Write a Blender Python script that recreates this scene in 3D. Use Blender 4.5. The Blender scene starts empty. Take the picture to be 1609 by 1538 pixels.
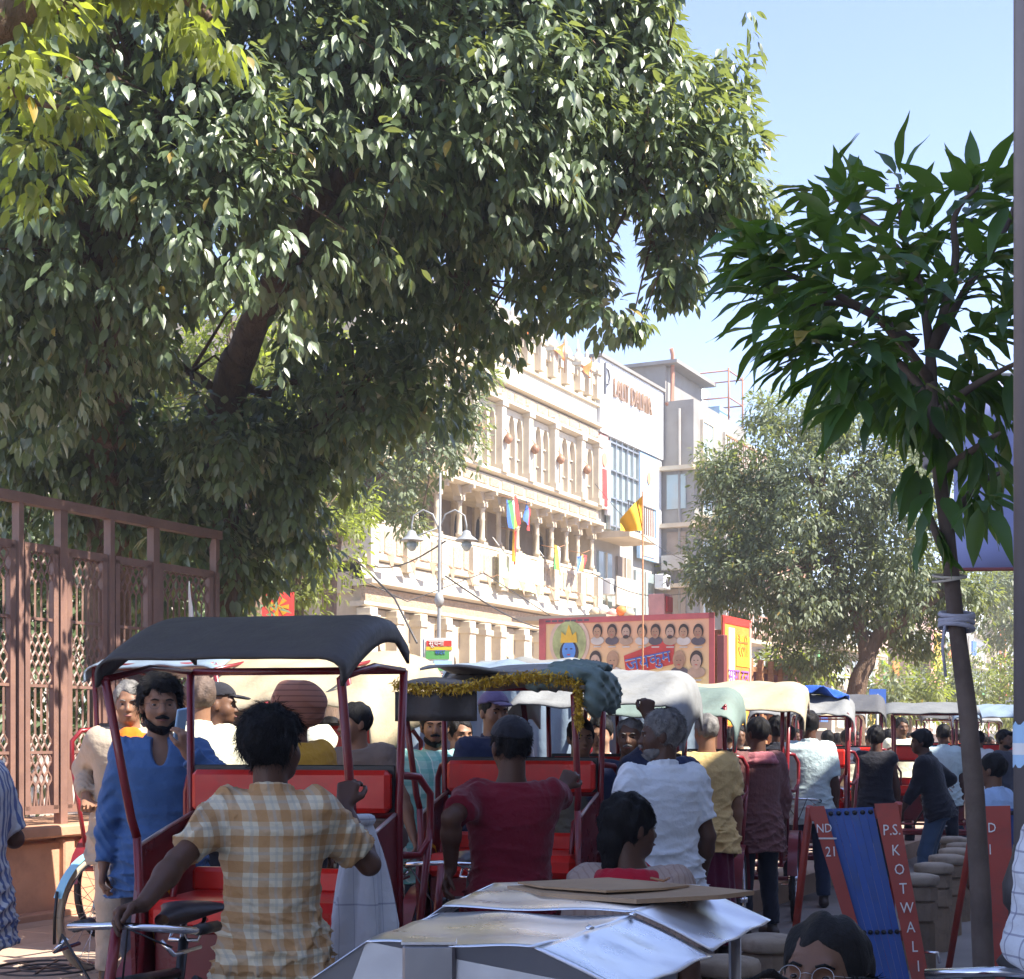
import bpy, math, random
import numpy as np
from mathutils import Vector, Matrix
random.seed(7); rng = np.random.default_rng(7)
R = math.radians
SC = bpy.context.scene
COL = SC.collection
# ---------------------------------------------------------------- camera, sky, sun
F_PX, CX, HY, CH = 2400.0, 804.5, 1155.0, 1.58
cam = bpy.data.objects.new('camera', bpy.data.cameras.new('camera'))
COL.objects.link(cam); SC.camera = cam
cam.location = (0, 0, CH); cam.rotation_euler = (R(90), 0, 0)
cam.data.sensor_width = 36; cam.data.sensor_fit = 'HORIZONTAL'
cam.data.lens = F_PX / 1609 * 36
cam.data.shift_y = (HY - 769) / 1609
cam.data.clip_start = .05; cam.data.clip_end = 3000
SUN = Vector((.906, -.423, 0)).normalized(); EL = R(48)
SUN = Vector((SUN.x * math.cos(EL), SUN.y * math.cos(EL), math.sin(EL)))
w = bpy.data.worlds.new('World'); SC.world = w; w.use_nodes = True
nt = w.node_tree; sky = nt.nodes.new('ShaderNodeTexSky'); sky.sky_type = 'NISHITA'
sky.sun_disc = False; sky.sun_elevation = EL; sky.sun_rotation = math.atan2(SUN.x, SUN.y)
sky.air_density = 1.0; sky.dust_density = .8; sky.ozone_density = 3.5; sky.altitude = 3000
hsv = nt.nodes.new('ShaderNodeMix'); hsv.data_type = 'RGBA'; hsv.blend_type = 'MULTIPLY'; hsv.inputs[0].default_value = 1; hsv.inputs[7].default_value = (1.27, 1.0, .93, 1)
nt.links.new(sky.outputs[0], hsv.inputs[6]); nt.links.new(hsv.outputs[2], nt.nodes['Background'].inputs[0])
nt.nodes['Background'].inputs[1].default_value = .14
sun = bpy.data.lights.new('sun', 'SUN'); sun.energy = 3.9; sun.angle = R(.5); sun.color = (1, .94, .84)
so = bpy.data.objects.new('sun', sun); COL.objects.link(so)
so.rotation_euler = SUN.to_track_quat('Z', 'Y').to_euler()
vs = SC.view_settings; vs.view_transform = 'Standard'; vs.look = 'None'; vs.gamma = 1; vs.exposure = 1.88
SC.render.engine = 'CYCLES'
# ---------------------------------------------------------------- helpers
def W(px, py, d): return Vector(((px - CX) / F_PX * d, d, CH + (HY - py) / F_PX * d))
def X(px, d): return (px - CX) / F_PX * d
def tag(o, label=None, cat=None, group=None, kind=None):
    if label: o['label'] = label
    if cat: o['category'] = cat
    if group: o['group'] = group
    if kind: o['kind'] = kind
    return o
def empty(name, loc=(0, 0, 0), rz=0, label=None, cat=None, group=None):
    o = bpy.data.objects.new(name, None); COL.objects.link(o); o.empty_display_size = .2
    o.location = loc; o.rotation_euler = (0, 0, rz)
    return tag(o, label, cat, group)
def link(name, me, parent=None, loc=None, rot=None, label=None):
    o = bpy.data.objects.new(name, me); COL.objects.link(o)
    if parent: o.parent = parent
    if loc is not None: o.location = loc
    if rot is not None: o.rotation_euler = rot
    if label: o['label'] = label
    return o
def mesh_np(name, V, Q, mats, smooth=True, mi=None):
    V = np.asarray(V, np.float32); Q = np.asarray(Q, np.int32)
    me = bpy.data.meshes.new(name); n, k = Q.shape
    me.vertices.add(len(V)); me.vertices.foreach_set('co', V.ravel())
    me.loops.add(n * k); me.loops.foreach_set('vertex_index', Q.ravel())
    me.polygons.add(n); me.polygons.foreach_set('loop_start', np.arange(0, n * k, k, dtype=np.int32))
    me.polygons.foreach_set('loop_total', np.full(n, k, np.int32))
    me.polygons.foreach_set('use_smooth', np.full(n, smooth, bool))
    for m in (mats if isinstance(mats, (list, tuple)) else [mats]): me.materials.append(m)
    if mi is not None: me.polygons.foreach_set('material_index', np.asarray(mi, np.int32))
    me.update(calc_edges=True); return me
class MB:
    def __init__(s): s.v = []; s.f = []; s.sm = []; s.mi = []; s.m = 0
    def add(s, v, f, smooth=False):
        b = len(s.v); s.v += [tuple(p) for p in v]
        s.f += [tuple(i + b for i in q) for q in f]; s.sm += [smooth] * len(f); s.mi += [s.m] * len(f); return s
    def box(s, c, d, rz=0, M=None, ch=0):
        hx, hy, hz = d[0] / 2, d[1] / 2, d[2] / 2
        if ch:
            ch = min(ch, hx * .9, hy * .9, hz * .9); v = []; ids = {}
            for sx in (-1, 1):
                for sy in (-1, 1):
                    for sz in (-1, 1):
                        for a in range(3):
                            ids[sx, sy, sz, a] = len(v); h = (hx, hy, hz); sg = (sx, sy, sz)
                            v.append([sg[i] * (h[i] - (0 if i == a else ch)) for i in range(3)])
            f = []
            for a in range(3):
                b, c2 = (a + 1) % 3, (a + 2) % 3
                for sg in (-1, 1):
                    q = []
                    for u, w_ in ((-1, -1), (1, -1), (1, 1), (-1, 1)):
                        t = [0, 0, 0]; t[a] = sg; t[b] = u; t[c2] = w_; q.append(ids[tuple(t) + (a,)])
                    f.append(q if sg > 0 else q[::-1])
                for u in (-1, 1):
                    for w_ in (-1, 1):
                        t1 = [0, 0, 0]; t1[a] = -1; t1[b] = u; t1[c2] = w_; t2 = list(t1); t2[a] = 1
                        q = [ids[tuple(t1) + (b,)], ids[tuple(t2) + (b,)], ids[tuple(t2) + (c2,)], ids[tuple(t1) + (c2,)]]
                        f.append(q if u * w_ < 0 else q[::-1])
            for sx in (-1, 1):
                for sy in (-1, 1):
                    for sz in (-1, 1):
                        q = [ids[sx, sy, sz, a] for a in range(3)]; f.append(q if sx * sy * sz > 0 else q[::-1])
        else:
            v = [(x, y, z) for x in (-hx, hx) for y in (-hy, hy) for z in (-hz, hz)]
            f = [(0, 1, 3, 2), (4, 6, 7, 5), (0, 4, 5, 1), (2, 3, 7, 6), (0, 2, 6, 4), (1, 5, 7, 3)]
        c = Vector(c); Mx = M or Matrix.Rotation(rz, 3, 'Z')
        return s.add([Mx @ Vector(p) + c for p in v], f)
    def tube(s, pts, r, n=8, caps=True, smooth=True, flat=1.0):
        pts = [Vector(p) for p in pts]; rs = r if isinstance(r, (list, tuple)) else [r] * len(pts)
        vs_ = []; up = None
        for i, p in enumerate(pts):
            t = (pts[min(i + 1, len(pts) - 1)] - pts[max(i - 1, 0)])
            t = t.normalized() if t.length > 1e-9 else Vector((0, 0, 1))
            if up is None: up = t.orthogonal().normalized()
            up = (up - t * up.dot(t)); up = up.normalized() if up.length > 1e-6 else t.orthogonal().normalized()
            sd = t.cross(up)
            for k in range(n):
                a = 2 * math.pi * k / n; vs_.append(p + (up * math.cos(a) + sd * math.sin(a) * flat) * rs[i])
        f = [(i * n + k, i * n + (k + 1) % n, (i + 1) * n + (k + 1) % n, (i + 1) * n + k) for i in range(len(pts) - 1) for k in range(n)]
        s.add(vs_, f, smooth)
        if caps:
            b = len(s.v) - len(vs_)
            s.f += [tuple(b + k for k in range(n))[::-1], tuple(b + (len(pts) - 1) * n + k for k in range(n))]
            s.sm += [False] * 2; s.mi += [s.m] * 2
        return s
    def lathe(s, prof, c=(0, 0, 0), n=16, M=None, smooth=True, sx=1, sy=1):
        c = Vector(c); v = []
        for r, z in prof:
            for k in range(n):
                a = 2 * math.pi * (k + .5) / n; p = Vector((r * math.cos(a) * sx, r * math.sin(a) * sy, z))
                v.append((M @ p if M else p) + c)
        m = len(prof)
        f = [(i * n + k, i * n + (k + 1) % n, (i + 1) * n + (k + 1) % n, (i + 1) * n + k) for i in range(m - 1) for k in range(n)]
        s.add(v, f, smooth); b = len(s.v) - len(v)
        s.f += [tuple(b + k for k in range(n))[::-1], tuple(b + (m - 1) * n + k for k in range(n))]; s.sm += [False] * 2; s.mi += [s.m] * 2
        return s
    def prism(s, poly, a, b, M=None, o=(0, 0, 0)):   # poly in xz-plane, extruded along y from a to b
        n = len(poly); o = Vector(o)
        v = [Vector((p[0], a, p[1])) for p in poly] + [Vector((p[0], b, p[1])) for p in poly]
        if M: v = [M @ p for p in v]
        ar = sum(poly[i][0] * poly[(i + 1) % n][1] - poly[(i + 1) % n][0] * poly[i][1] for i in range(n))
        f = [tuple(range(n)), tuple(range(2 * n - 1, n - 1, -1))] + [((i + 1) % n, i, n + i, n + (i + 1) % n) for i in range(n)]
        if (ar < 0) != (b < a): f = [q[::-1] for q in f]
        return s.add([p + o for p in v], f)
    def grid(s, fn, nu, nv, smooth=True, flip=False, thick=0):
        P = [[Vector(fn(i / nu, j / nv)) for j in range(nv + 1)] for i in range(nu + 1)]
        v = [p for r_ in P for p in r_]; w_ = nv + 1
        f = [(i * w_ + j, (i + 1) * w_ + j, (i + 1) * w_ + j + 1, i * w_ + j + 1) for i in range(nu) for j in range(nv)]
        if flip: f = [q[::-1] for q in f]
        return s.add(v, f, smooth)
    def mesh(s, name, mats):
        me = bpy.data.meshes.new(name); me.from_pydata([tuple(p) for p in s.v], [], s.f)
        for m in (mats if isinstance(mats, (list, tuple)) else [mats]): me.materials.append(m)
        me.polygons.foreach_set('use_smooth', s.sm); me.polygons.foreach_set('material_index', s.mi); me.update(); return me
    def build(s, name, mats, parent=None, loc=None, rot=None, label=None, solid=0, bevel=0, sub=0):
        o = link(name, s.mesh(name, mats), parent, loc, rot, label)
        if solid: m = o.modifiers.new('s', 'SOLIDIFY'); m.thickness = solid; m.offset = 0
        if bevel: m = o.modifiers.new('b', 'BEVEL'); m.width = bevel; m.segments = 2; m.limit_method = 'ANGLE'
        if sub: m = o.modifiers.new('u', 'SUBSURF'); m.levels = sub; m.render_levels = sub
        return o
# ---------------------------------------------------------------- materials
def nodes(m):
    m.use_nodes = True; nt = m.node_tree
    return nt, nt.nodes, nt.links, nt.nodes['Principled BSDF']
def ma(nt, op, a, b=None, c=None):
    n = nt.nodes.new('ShaderNodeMath'); n.operation = op
    for i, x in enumerate((a, b, c)):
        if x is None: continue
        if isinstance(x, (int, float)): n.inputs[i].default_value = x
        else: nt.links.new(x, n.inputs[i])
    return n.outputs[0]
def mixc(nt, f, a, b, mode='MIX'):
    n = nt.nodes.new('ShaderNodeMix'); n.data_type = 'RGBA'; n.blend_type = mode
    for s_, x in ((0, f), (6, a), (7, b)):
        if isinstance(x, (int, float)): n.inputs[s_].default_value = x
        elif isinstance(x, tuple): n.inputs[s_].default_value = x if len(x) == 4 else x + (1,)
        else: nt.links.new(x, n.inputs[s_])
    return n.outputs[2]
def coord(nt, rnd=True, scale=None):
    tc = nt.nodes.new('ShaderNodeTexCoord'); out = tc.outputs['Object']
    if rnd:
        oi = nt.nodes.new('ShaderNodeObjectInfo'); v = nt.nodes.new('ShaderNodeVectorMath'); v.operation = 'MULTIPLY_ADD'
        c = nt.nodes.new('ShaderNodeCombineXYZ'); nt.links.new(oi.outputs['Random'], c.inputs[0]); nt.links.new(oi.outputs['Random'], c.inputs[2])
        nt.links.new(c.outputs[0], v.inputs[0]); v.inputs[1].default_value = (17, 0, 9); nt.links.new(out, v.inputs[2]); out = v.outputs[0]
    if scale:
        mp = nt.nodes.new('ShaderNodeMapping'); mp.inputs['Scale'].default_value = scale; nt.links.new(out, mp.inputs[0]); out = mp.outputs[0]
    return out
def noise(nt, co, s, det=4, rough=.55, dist=0):
    n = nt.nodes.new('ShaderNodeTexNoise'); n.inputs['Scale'].default_value = s; n.inputs['Detail'].default_value = det
    n.inputs['Roughness'].default_value = rough; n.inputs['Distortion'].default_value = dist
    nt.links.new(co, n.inputs['Vector']); return n.outputs['Fac']
def ramp(nt, f, a, b):
    n = nt.nodes.new('ShaderNodeMapRange'); n.inputs[1].default_value = a; n.inputs[2].default_value = b
    nt.links.new(f, n.inputs[0]); return n.outputs[0]
MC = {}
def mat(name, col, rough=.6, metal=0, var=.18, scale=3, bump=.15, bs=40, dirt=None, da=.5, spec=.5, sheen=0, coat=0, stretch=None, pattern=None, transm=0, alpha=1, bdist=.01):
    if name in MC: return MC[name]
    m = bpy.data.materials.new(name); nt, N, L, B = nodes(m)
    co = coord(nt, True, stretch); n1 = noise(nt, co, scale, 5)
    c = tuple(col)[:3]
    base = mixc(nt, ramp(nt, n1, .3, .7), tuple(x * (1 - var) for x in c), tuple(min(1, x * (1 + var)) for x in c))
    if pattern: base = pattern(nt, base)
    if dirt:
        n2 = noise(nt, co, scale * 1.7, 8, .7); base = mixc(nt, ma(nt, 'MULTIPLY', ramp(nt, n2, .5, .75), da), base, tuple(dirt))
    L.new(base, B.inputs['Base Color'])
    B.inputs['Metallic'].default_value = metal; B.inputs['Specular IOR Level'].default_value = spec
    rr = ma(nt, 'ADD', ma(nt, 'MULTIPLY', ma(nt, 'SUBTRACT', noise(nt, co, scale * 3, 4), .5), .25), rough); L.new(rr, B.inputs['Roughness'])
    if sheen: B.inputs['Sheen Weight'].default_value = sheen
    if coat: B.inputs['Coat Weight'].default_value = coat; B.inputs['Coat Roughness'].default_value = .15
    if transm: B.inputs['Transmission Weight'].default_value = transm
    if alpha < 1: B.inputs['Alpha'].default_value = alpha
    if bump:
        bn = N.new('ShaderNodeBump'); bn.inputs['Strength'].default_value = bump; bn.inputs['Distance'].default_value = bdist
        L.new(noise(nt, co, bs, 6, .6), bn.inputs['Height']); L.new(bn.outputs[0], B.inputs['Normal'])
    MC[name] = m; return m
def band(nt, v, period, width, ph=0):
    fr = ma(nt, 'FRACT', ma(nt, 'ADD', ma(nt, 'DIVIDE', v, period), ph + 50))
    return ma(nt, 'LESS_THAN', fr, width)
def sep(nt, rnd=False):
    s = nt.nodes.new('ShaderNodeSeparateXYZ'); nt.links.new(coord(nt, rnd), s.inputs[0]); return s.outputs
def plaid(specs):     # specs: list of (axis, period, width, phase, colour, strength)
    def f(nt, base):
        s = sep(nt)
        for ax, p, w_, ph, c, st in specs:
            v = s[ax]
            if ax == 0: v = ma(nt, 'ADD', v, ma(nt, 'MULTIPLY', s[1], .8))
            base = mixc(nt, ma(nt, 'MULTIPLY', band(nt, v, p, w_, ph), st), base, c)
        return base
    return f
def cloth(name, col, pattern=None, **k):
    kw = dict(rough=.85, var=.1, scale=5, bump=.55, bs=9, spec=.2, sheen=.15, bdist=.035); kw.update(k)
    return mat(name, col, pattern=pattern, **kw)
def leafmat(name, top, under, rough=.35, tr=.35, var=.4, sp=.5):
    m = bpy.data.materials.new(name); nt, N, L, B = nodes(m)
    gi = N.new('ShaderNodeNewGeometry'); co = coord(nt, False)
    rv = gi.outputs['Random Per Island']
    wn = N.new('ShaderNodeTexWhiteNoise'); wn.noise_dimensions = '1D'; oi = N.new('ShaderNodeObjectInfo')
    L.new(ma(nt, 'ADD', rv, oi.outputs['Random']), wn.inputs['W'])
    r1 = wn.outputs['Value']
    t = mixc(nt, r1, tuple(x * (1 - var) for x in top), tuple(x * (1 + var) for x in top))
    yl = mixc(nt, ma(nt, 'MULTIPLY', ma(nt, 'GREATER_THAN', r1, .992), .8), t, (.35, .22, .03))
    c = mixc(nt, gi.outputs['Backfacing'], yl, tuple(under))
    c = mixc(nt, ma(nt, 'MULTIPLY', noise(nt, co, 30, 3), .25), c, tuple(x * 1.8 for x in top))
    L.new(c, B.inputs['Base Color']); B.inputs['Roughness'].default_value = rough; B.inputs['Specular IOR Level'].default_value = sp
    T = N.new('ShaderNodeBsdfTranslucent'); L.new(mixc(nt, 1.0, c, (2.9, 2.9, .9), 'MULTIPLY'), T.inputs[0])
    mx = N.new('ShaderNodeMixShader'); mx.inputs[0].default_value = tr
    L.new(B.outputs[0], mx.inputs[1]); L.new(T.outputs[0], mx.inputs[2]); L.new(mx.outputs[0], N['Material Output'].inputs[0])
    return m
# ---------------------------------------------------------------- implicit surfaces (bodies, clothes, soft things)
class SDF:
    def __init__(s, lo, hi, h):
        s.h = h; s.lo = np.array(lo, np.float32)
        s.ax = [np.arange(lo[i] - h, hi[i] + 2 * h, h, dtype=np.float32) for i in range(3)]
        s.F = np.full([len(a) for a in s.ax], 1.0, np.float32)
    def reg(s, lo, hi, mg):
        sl = []
        for i in range(3):
            a = int(np.searchsorted(s.ax[i], lo[i] - mg)); b = int(np.searchsorted(s.ax[i], hi[i] + mg)); sl.append(slice(a, max(b, a)))
        sl = tuple(sl)
        g = [s.ax[0][sl[0]][:, None, None], s.ax[1][sl[1]][None, :, None], s.ax[2][sl[2]][None, None, :]]
        return sl, g
    def comb(s, sl, d, k, mode='u'):
        if d.size == 0: return
        a = s.F[sl]
        if mode == 'u':
            if k <= 0: s.F[sl] = np.minimum(a, d)
            else:
                h = np.clip(.5 + .5 * (a - d) / k, 0, 1); s.F[sl] = a * (1 - h) + d * h - k * h * (1 - h)
        else:
            d = -d
            if k <= 0: s.F[sl] = np.maximum(a, d)
            else:
                h = np.clip(.5 - .5 * (a - d) / k, 0, 1); s.F[sl] = a * (1 - h) + d * h + k * h * (1 - h)
    def cap(s, a, b, ra, rb=None, k=.02, mode='u'):
        rb = ra if rb is None else rb; a = np.array(a, np.float32); b = np.array(b, np.float32); rm = max(ra, rb)
        sl, g = s.reg(np.minimum(a, b) - rm, np.maximum(a, b) + rm, k + 2.5 * s.h)
        ab = b - a; L2 = max(float(ab @ ab), 1e-9)
        px, py, pz = g[0] - a[0], g[1] - a[1], g[2] - a[2]
        t = np.clip((px * ab[0] + py * ab[1] + pz * ab[2]) / L2, 0, 1)
        d = np.sqrt((px - t * ab[0]) ** 2 + (py - t * ab[1]) ** 2 + (pz - t * ab[2]) ** 2) - (ra + (rb - ra) * t)
        s.comb(sl, d, k, mode)
    def ell(s, c, r, M=None, k=.02, mode='u', mod=None):   # M: 3x3 local->world; mod(x,y,z,d) in local coords
        c = np.array(c, np.float32); rm = max(r); sl, g = s.reg(c - rm, c + rm, k + 2.5 * s.h)
        x, y, z = g[0] - c[0], g[1] - c[1], g[2] - c[2]
        if M is not None: x, y, z = M[0][0] * x + M[1][0] * y + M[2][0] * z, M[0][1] * x + M[1][1] * y + M[2][1] * z, M[0][2] * x + M[1][2] * y + M[2][2] * z
        q = np.sqrt((x / r[0]) ** 2 + (y / r[1]) ** 2 + (z / r[2]) ** 2)
        q2 = np.sqrt((x / r[0] ** 2) ** 2 + (y / r[1] ** 2) ** 2 + (z / r[2] ** 2) ** 2) + 1e-6
        d = q * (q - 1) / q2
        if mod: d = mod(x, y, z, d)
        s.comb(sl, d, k, mode)
    def fn(s, lo, hi, f, k=.02, mode='u'):
        sl, g = s.reg(np.array(lo), np.array(hi), k + 2.5 * s.h); s.comb(sl, f(*g), k, mode)
    def mesh(s, name, mats):
        F = s.F; F[0], F[-1], F[:, 0], F[:, -1], F[:, :, 0], F[:, :, -1] = [1.0] * 6
        I = F < 0; n0, n1, n2 = F.shape
        c = np.zeros((n0 - 1, n1 - 1, n2 - 1), np.int8)
        for a in (0, 1):
            for b in (0, 1):
                for d in (0, 1): c += I[a:n0 - 1 + a, b:n1 - 1 + b, d:n2 - 1 + d]
        act = np.argwhere((c > 0) & (c < 8)); idx = np.full(c.shape, -1, np.int32); idx[tuple(act.T)] = np.arange(len(act))
        V = np.zeros((len(act), 3)); cnt = np.zeros(len(act))
        for e in range(3):
            for a in (0, 1):
                for b in (0, 1):
                    o = [0, 0, 0]; o[(e + 1) % 3] = a; o[(e + 2) % 3] = b; p = act + o; q = p.copy(); q[:, e] += 1
                    fa = F[tuple(p.T)]; fb = F[tuple(q.T)]; m = (fa < 0) != (fb < 0)
                    t = np.where(m, fa / np.where(m, fa - fb, 1), 0); P = np.array(o, float) + np.zeros((len(act), 3)); P[:, e] += t
                    V[m] += P[m]; cnt[m] += 1
        V = (V / cnt[:, None] + act) * s.h + np.array([a[0] for a in s.ax])
        Q = []
        for e in range(3):
            e1, e2 = (e + 1) % 3, (e + 2) % 3
            A = np.moveaxis(I, (e, e1, e2), (0, 1, 2)); ix = np.moveaxis(idx, (e, e1, e2), (0, 1, 2))
            a0 = A[:-1, 1:-1, 1:-1]; a1 = A[1:, 1:-1, 1:-1]; m = np.argwhere(a0 != a1)
            i, j, k2 = m.T; q = np.stack([ix[i, j, k2], ix[i, j + 1, k2], ix[i, j + 1, k2 + 1], ix[i, j, k2 + 1]], 1)
            fl = ~a0[i, j, k2]; q[fl] = q[fl][:, ::-1]; Q.append(q)
        return mesh_np(name, V, np.concatenate(Q), mats)
# ---------------------------------------------------------------- materials used by the setting
M_asph = mat('asphalt', (.22, .195, .175), .9, var=.25, scale=.8, bump=.5, bs=60, dirt=(.24, .2, .16), da=.6)
M_pave = mat('paving', (.42, .31, .23), .9, var=.15, scale=1.5, bump=.4, bs=50, dirt=(.25, .18, .13), da=.6)
M_pave2 = mat('grey_paving', (.3, .28, .27), .85, var=.2, scale=1.2, bump=.3, bs=50, dirt=(.14, .12, .11), da=.7)
M_sand = mat('red_sandstone', (.5, .27, .165), .85, var=.18, scale=2, bump=.4, bs=30, dirt=(.22, .12, .08), da=.5)
M_post = mat('bollard_sandstone', (.27, .2, .14), .9, var=.25, scale=4, bump=.5, bs=30, dirt=(.09, .07, .05), da=.8)
M_cap = mat('bollard_cap', (.34, .27, .2), .85, var=.2, scale=5, bump=.4, bs=30, dirt=(.14, .1, .07), da=.7)
M_fence = mat('fence_paint', (.21, .118, .092), .5, var=.15, scale=4, bump=.15, bs=60, dirt=(.36, .2, .12), da=.4)
M_cream = mat('cream_stone', (.53, .44, .315), .8, var=.1, scale=1.2, bump=.15, bs=12, dirt=(.28, .21, .15), da=.5)
M_white = mat('white_stone', (.6, .53, .41), .75, var=.08, scale=1.2, bump=.1, bs=12, dirt=(.36, .29, .21), da=.5)
M_tan = mat('carved_tan_stone', (.45, .33, .22), .85, var=.2, scale=9, bump=1, bs=22, dirt=(.58, .5, .4), da=.6, bdist=.05)
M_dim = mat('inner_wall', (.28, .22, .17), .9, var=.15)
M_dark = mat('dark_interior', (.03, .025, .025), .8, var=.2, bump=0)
M_shut = mat('shutter', (.36, .29, .22), .7, var=.1, scale=3)
M_clad = mat('white_cladding', (.66, .68, .7), .45, var=.03, bump=.02)
M_conc = mat('bare_concrete', (.25, .235, .215), .9, var=.15, scale=.8, bump=.3, bs=10, dirt=(.18, .15, .13), da=.6)
M_plas = mat('pink_plaster', (.5, .36, .3), .9, var=.12, scale=.8, bump=.2, bs=10, dirt=(.3, .2, .17), da=.5)
M_plas2 = mat('pale_plaster', (.42, .39, .34), .9, var=.12, scale=.8, bump=.2, bs=10, dirt=(.3, .26, .22), da=.5)
M_brick = mat('brick_wall', (.36, .17, .11), .9, var=.2, scale=2, bump=.4, bs=14)
M_glass = mat('window_glass', (.3, .36, .36), .12, var=.15, scale=.7, bump=0, spec=.8)
M_steel = mat('galvanised', (.45, .46, .47), .4, metal=.8, var=.1)
M_iron = mat('dark_iron', (.06, .055, .055), .5, metal=.3, var=.2)
M_lamp = mat('grey_lamp_paint', (.3, .31, .31), .5, var=.1)
M_orange = mat('orange_paint', (.75, .2, .04), .6, var=.1); M_yellow = mat('yellow_print', (.8, .5, .04), .6, var=.12, scale=6)
M_red = mat('red_print', (.6, .05, .04), .6, var=.15, scale=4); M_blue = mat('blue_print', (.05, .14, .5), .6, var=.1)
M_green = mat('green_print', (.1, .35, .1), .6, var=.1); M_wht = mat('white_print', (.8, .8, .78), .6, var=.04)
M_pink = mat('pink_print', (.7, .35, .3), .6, var=.2, scale=3); M_sky = mat('pale_blue_print', (.35, .55, .75), .6, var=.15, scale=3)
M_black = mat('black_print', (.02, .02, .02), .6, var=.1); M_skinp = mat('portrait_print', (.5, .27, .16), .7, var=.15, scale=9)
M_wood = mat('truck_wood', (.36, .17, .08), .8, var=.25, scale=6, bump=.3, stretch=(1, 1, 5)); M_maroonp = mat('maroon_paint', (.2, .05, .05), .55, var=.15)
U = Vector((.4415, .8973, 0)); UR = math.atan2(.8973, .4415)
def st(x, y=0, z=0):          # a point of the street frame: x along the facade line, -y towards the street
    return Vector((-3.49, 36, 0)) + U * x + Vector((-.8973, .4415, 0)) * y + Vector((0, 0, z))
# ---------------------------------------------------------------- ground
tag(MB().add([(-160, -45, 0), (200, -45, 0), (200, 290, 0), (-160, 290, 0)], [(0, 1, 2, 3)]).build('ground', M_pave2), kind='structure')
tag(MB().add([(1.2 - 12, 3 - 24.4 + 0, .004), (1.2 - 1.6, 1.8, .004), (60, 122, .004), (30, 140, .004), (-14, 40, .004)][:0] or
    [(-8, -8, .004), (-.2, 3.5, .004), (64, 134, .004), (48, 140, .004), (-14, 14, .004)], [(0, 1, 2, 3, 4)]).build('road', M_asph), kind='structure')
# left pavement, a step above the road, with flagstones near the camera
m = MB(); A, B = Vector((-4.6, -.2, 0)), Vector((34, 78.3, 0)); Nn = Vector((-.8973, .4415, 0)) * 30
m.add([A, B, B + Nn, A + Nn, *[p + Vector((0, 0, .2)) for p in (A, B, B + Nn, A + Nn)]], [(4, 5, 6, 7), (0, 1, 5, 4), (3, 7, 6, 2), (1, 2, 6, 5), (0, 4, 7, 3)])
lp = tag(m.build('left_pavement', M_pave), kind='structure')
fl = MB().box((0, 0, 0), (.585, .585, .02), ch=.006).mesh('flagstone', M_pave)
for i in range(14):
    for j in range(10):
        p = Vector((-2.2, 5.0, .209)) + U * (i * .6) + Vector((-.8973, .4415, 0)) * (j * .6 + .34)
        link('flagstone', fl, lp, p + Vector((0, 0, random.uniform(-.003, .004))), (0, 0, UR))
# right pavement
m = MB(); A, B = Vector((-.6, 2.0, 0)), Vector((44, 92.5, 0)); Nn = Vector((.8973, -.4415, 0)) * 9
m.add([A, A + Nn, B + Nn, B, *[p + Vector((0, 0, .13)) for p in (A, A + Nn, B + Nn, B)]], [(4, 5, 6, 7), (0, 4, 7, 3), (0, 1, 5, 4), (2, 3, 7, 6)])
tag(m.build('right_pavement', M_pave2), kind='structure')
# ---------------------------------------------------------------- arch panel helper
def arch_panel(m, x0, x1, z0, z1, jamb, spring, crown, y0, y1, cusp=0, n=14, ncus=5):
    a, b = x0 + jamb, x1 - jamb
    def h(u):
        v = abs(2 * u - 1); base = math.sqrt(max(0, 1 - v ** 2.2))
        return spring + (crown - spring) * base - cusp * abs(math.sin(u * math.pi * ncus)) * (1 if 0 < u < 1 else 0)
    xs = [a + (b - a) * i / n for i in range(n + 1)]; hs = [h(i / n) for i in range(n + 1)]
    for (p, q) in ((x0, a), (b, x1)):
        if q - p > 1e-4: m.box(((p + q) / 2, (y0 + y1) / 2, (z0 + z1) / 2), (q - p, y1 - y0, z1 - z0))
    for i in range(n):
        v = [(xs[i], y0, hs[i]), (xs[i + 1], y0, hs[i + 1]), (xs[i + 1], y0, z1), (xs[i], y0, z1), (xs[i], y1, hs[i]), (xs[i + 1], y1, hs[i + 1]), (xs[i + 1], y1, z1), (xs[i], y1, z1)]
        m.add(v, [(0, 1, 2, 3), (5, 4, 7, 6), (0, 4, 5, 1), (3, 2, 6, 7)])
# ---------------------------------------------------------------- the cream temple
T = empty('temple', st(0), UR, 'ornate cream stone temple with arched balconies, merlons and white ground floor pilasters', 'temple')
L_ = 14.0
m = MB(); m.box((7, 6.6, 6), (13.9, 9.8, 11.9)); m.box((.9, 1.0, 10), (1.7, 1.9, 3.6)); m.box((7, .95, 4.9), (13.95, 1.8, .5)); m.box((7, .95, 5.9), (13.95, 1.8, .35))
m.box((7, .95, 8.45), (13.95, 1.8, .5)); m.box((13.85, .95, 6), (.22, 1.7, 11.6)); m.box((.12, .95, 2.6), (.22, 1.7, 5.2)); m.build('wall', M_cream, T)
MB().box((7, .9, 10.2), (13.9, 1.5, 3.3)).build('upper_wall', M_tan, T)
def band_part(name, z, h, proj, mt=M_white, x0=-.15, x1=14.05, parent=T):
    mm = MB()
    mm.add([(x0, 0, z), (x1, 0, z), (x1, -proj, z + h * .35), (x0, -proj, z + h * .35), (x1, -proj, z + h), (x0, -proj, z + h), (x1, .3, z + h), (x0, .3, z + h), (x1, .3, z), (x0, .3, z)],
           [(0, 1, 2, 3), (3, 2, 4, 5), (5, 4, 6, 7), (0, 3, 5, 7, 9), (1, 8, 6, 4, 2)])
    return mm.build(name, mt, parent)
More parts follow.
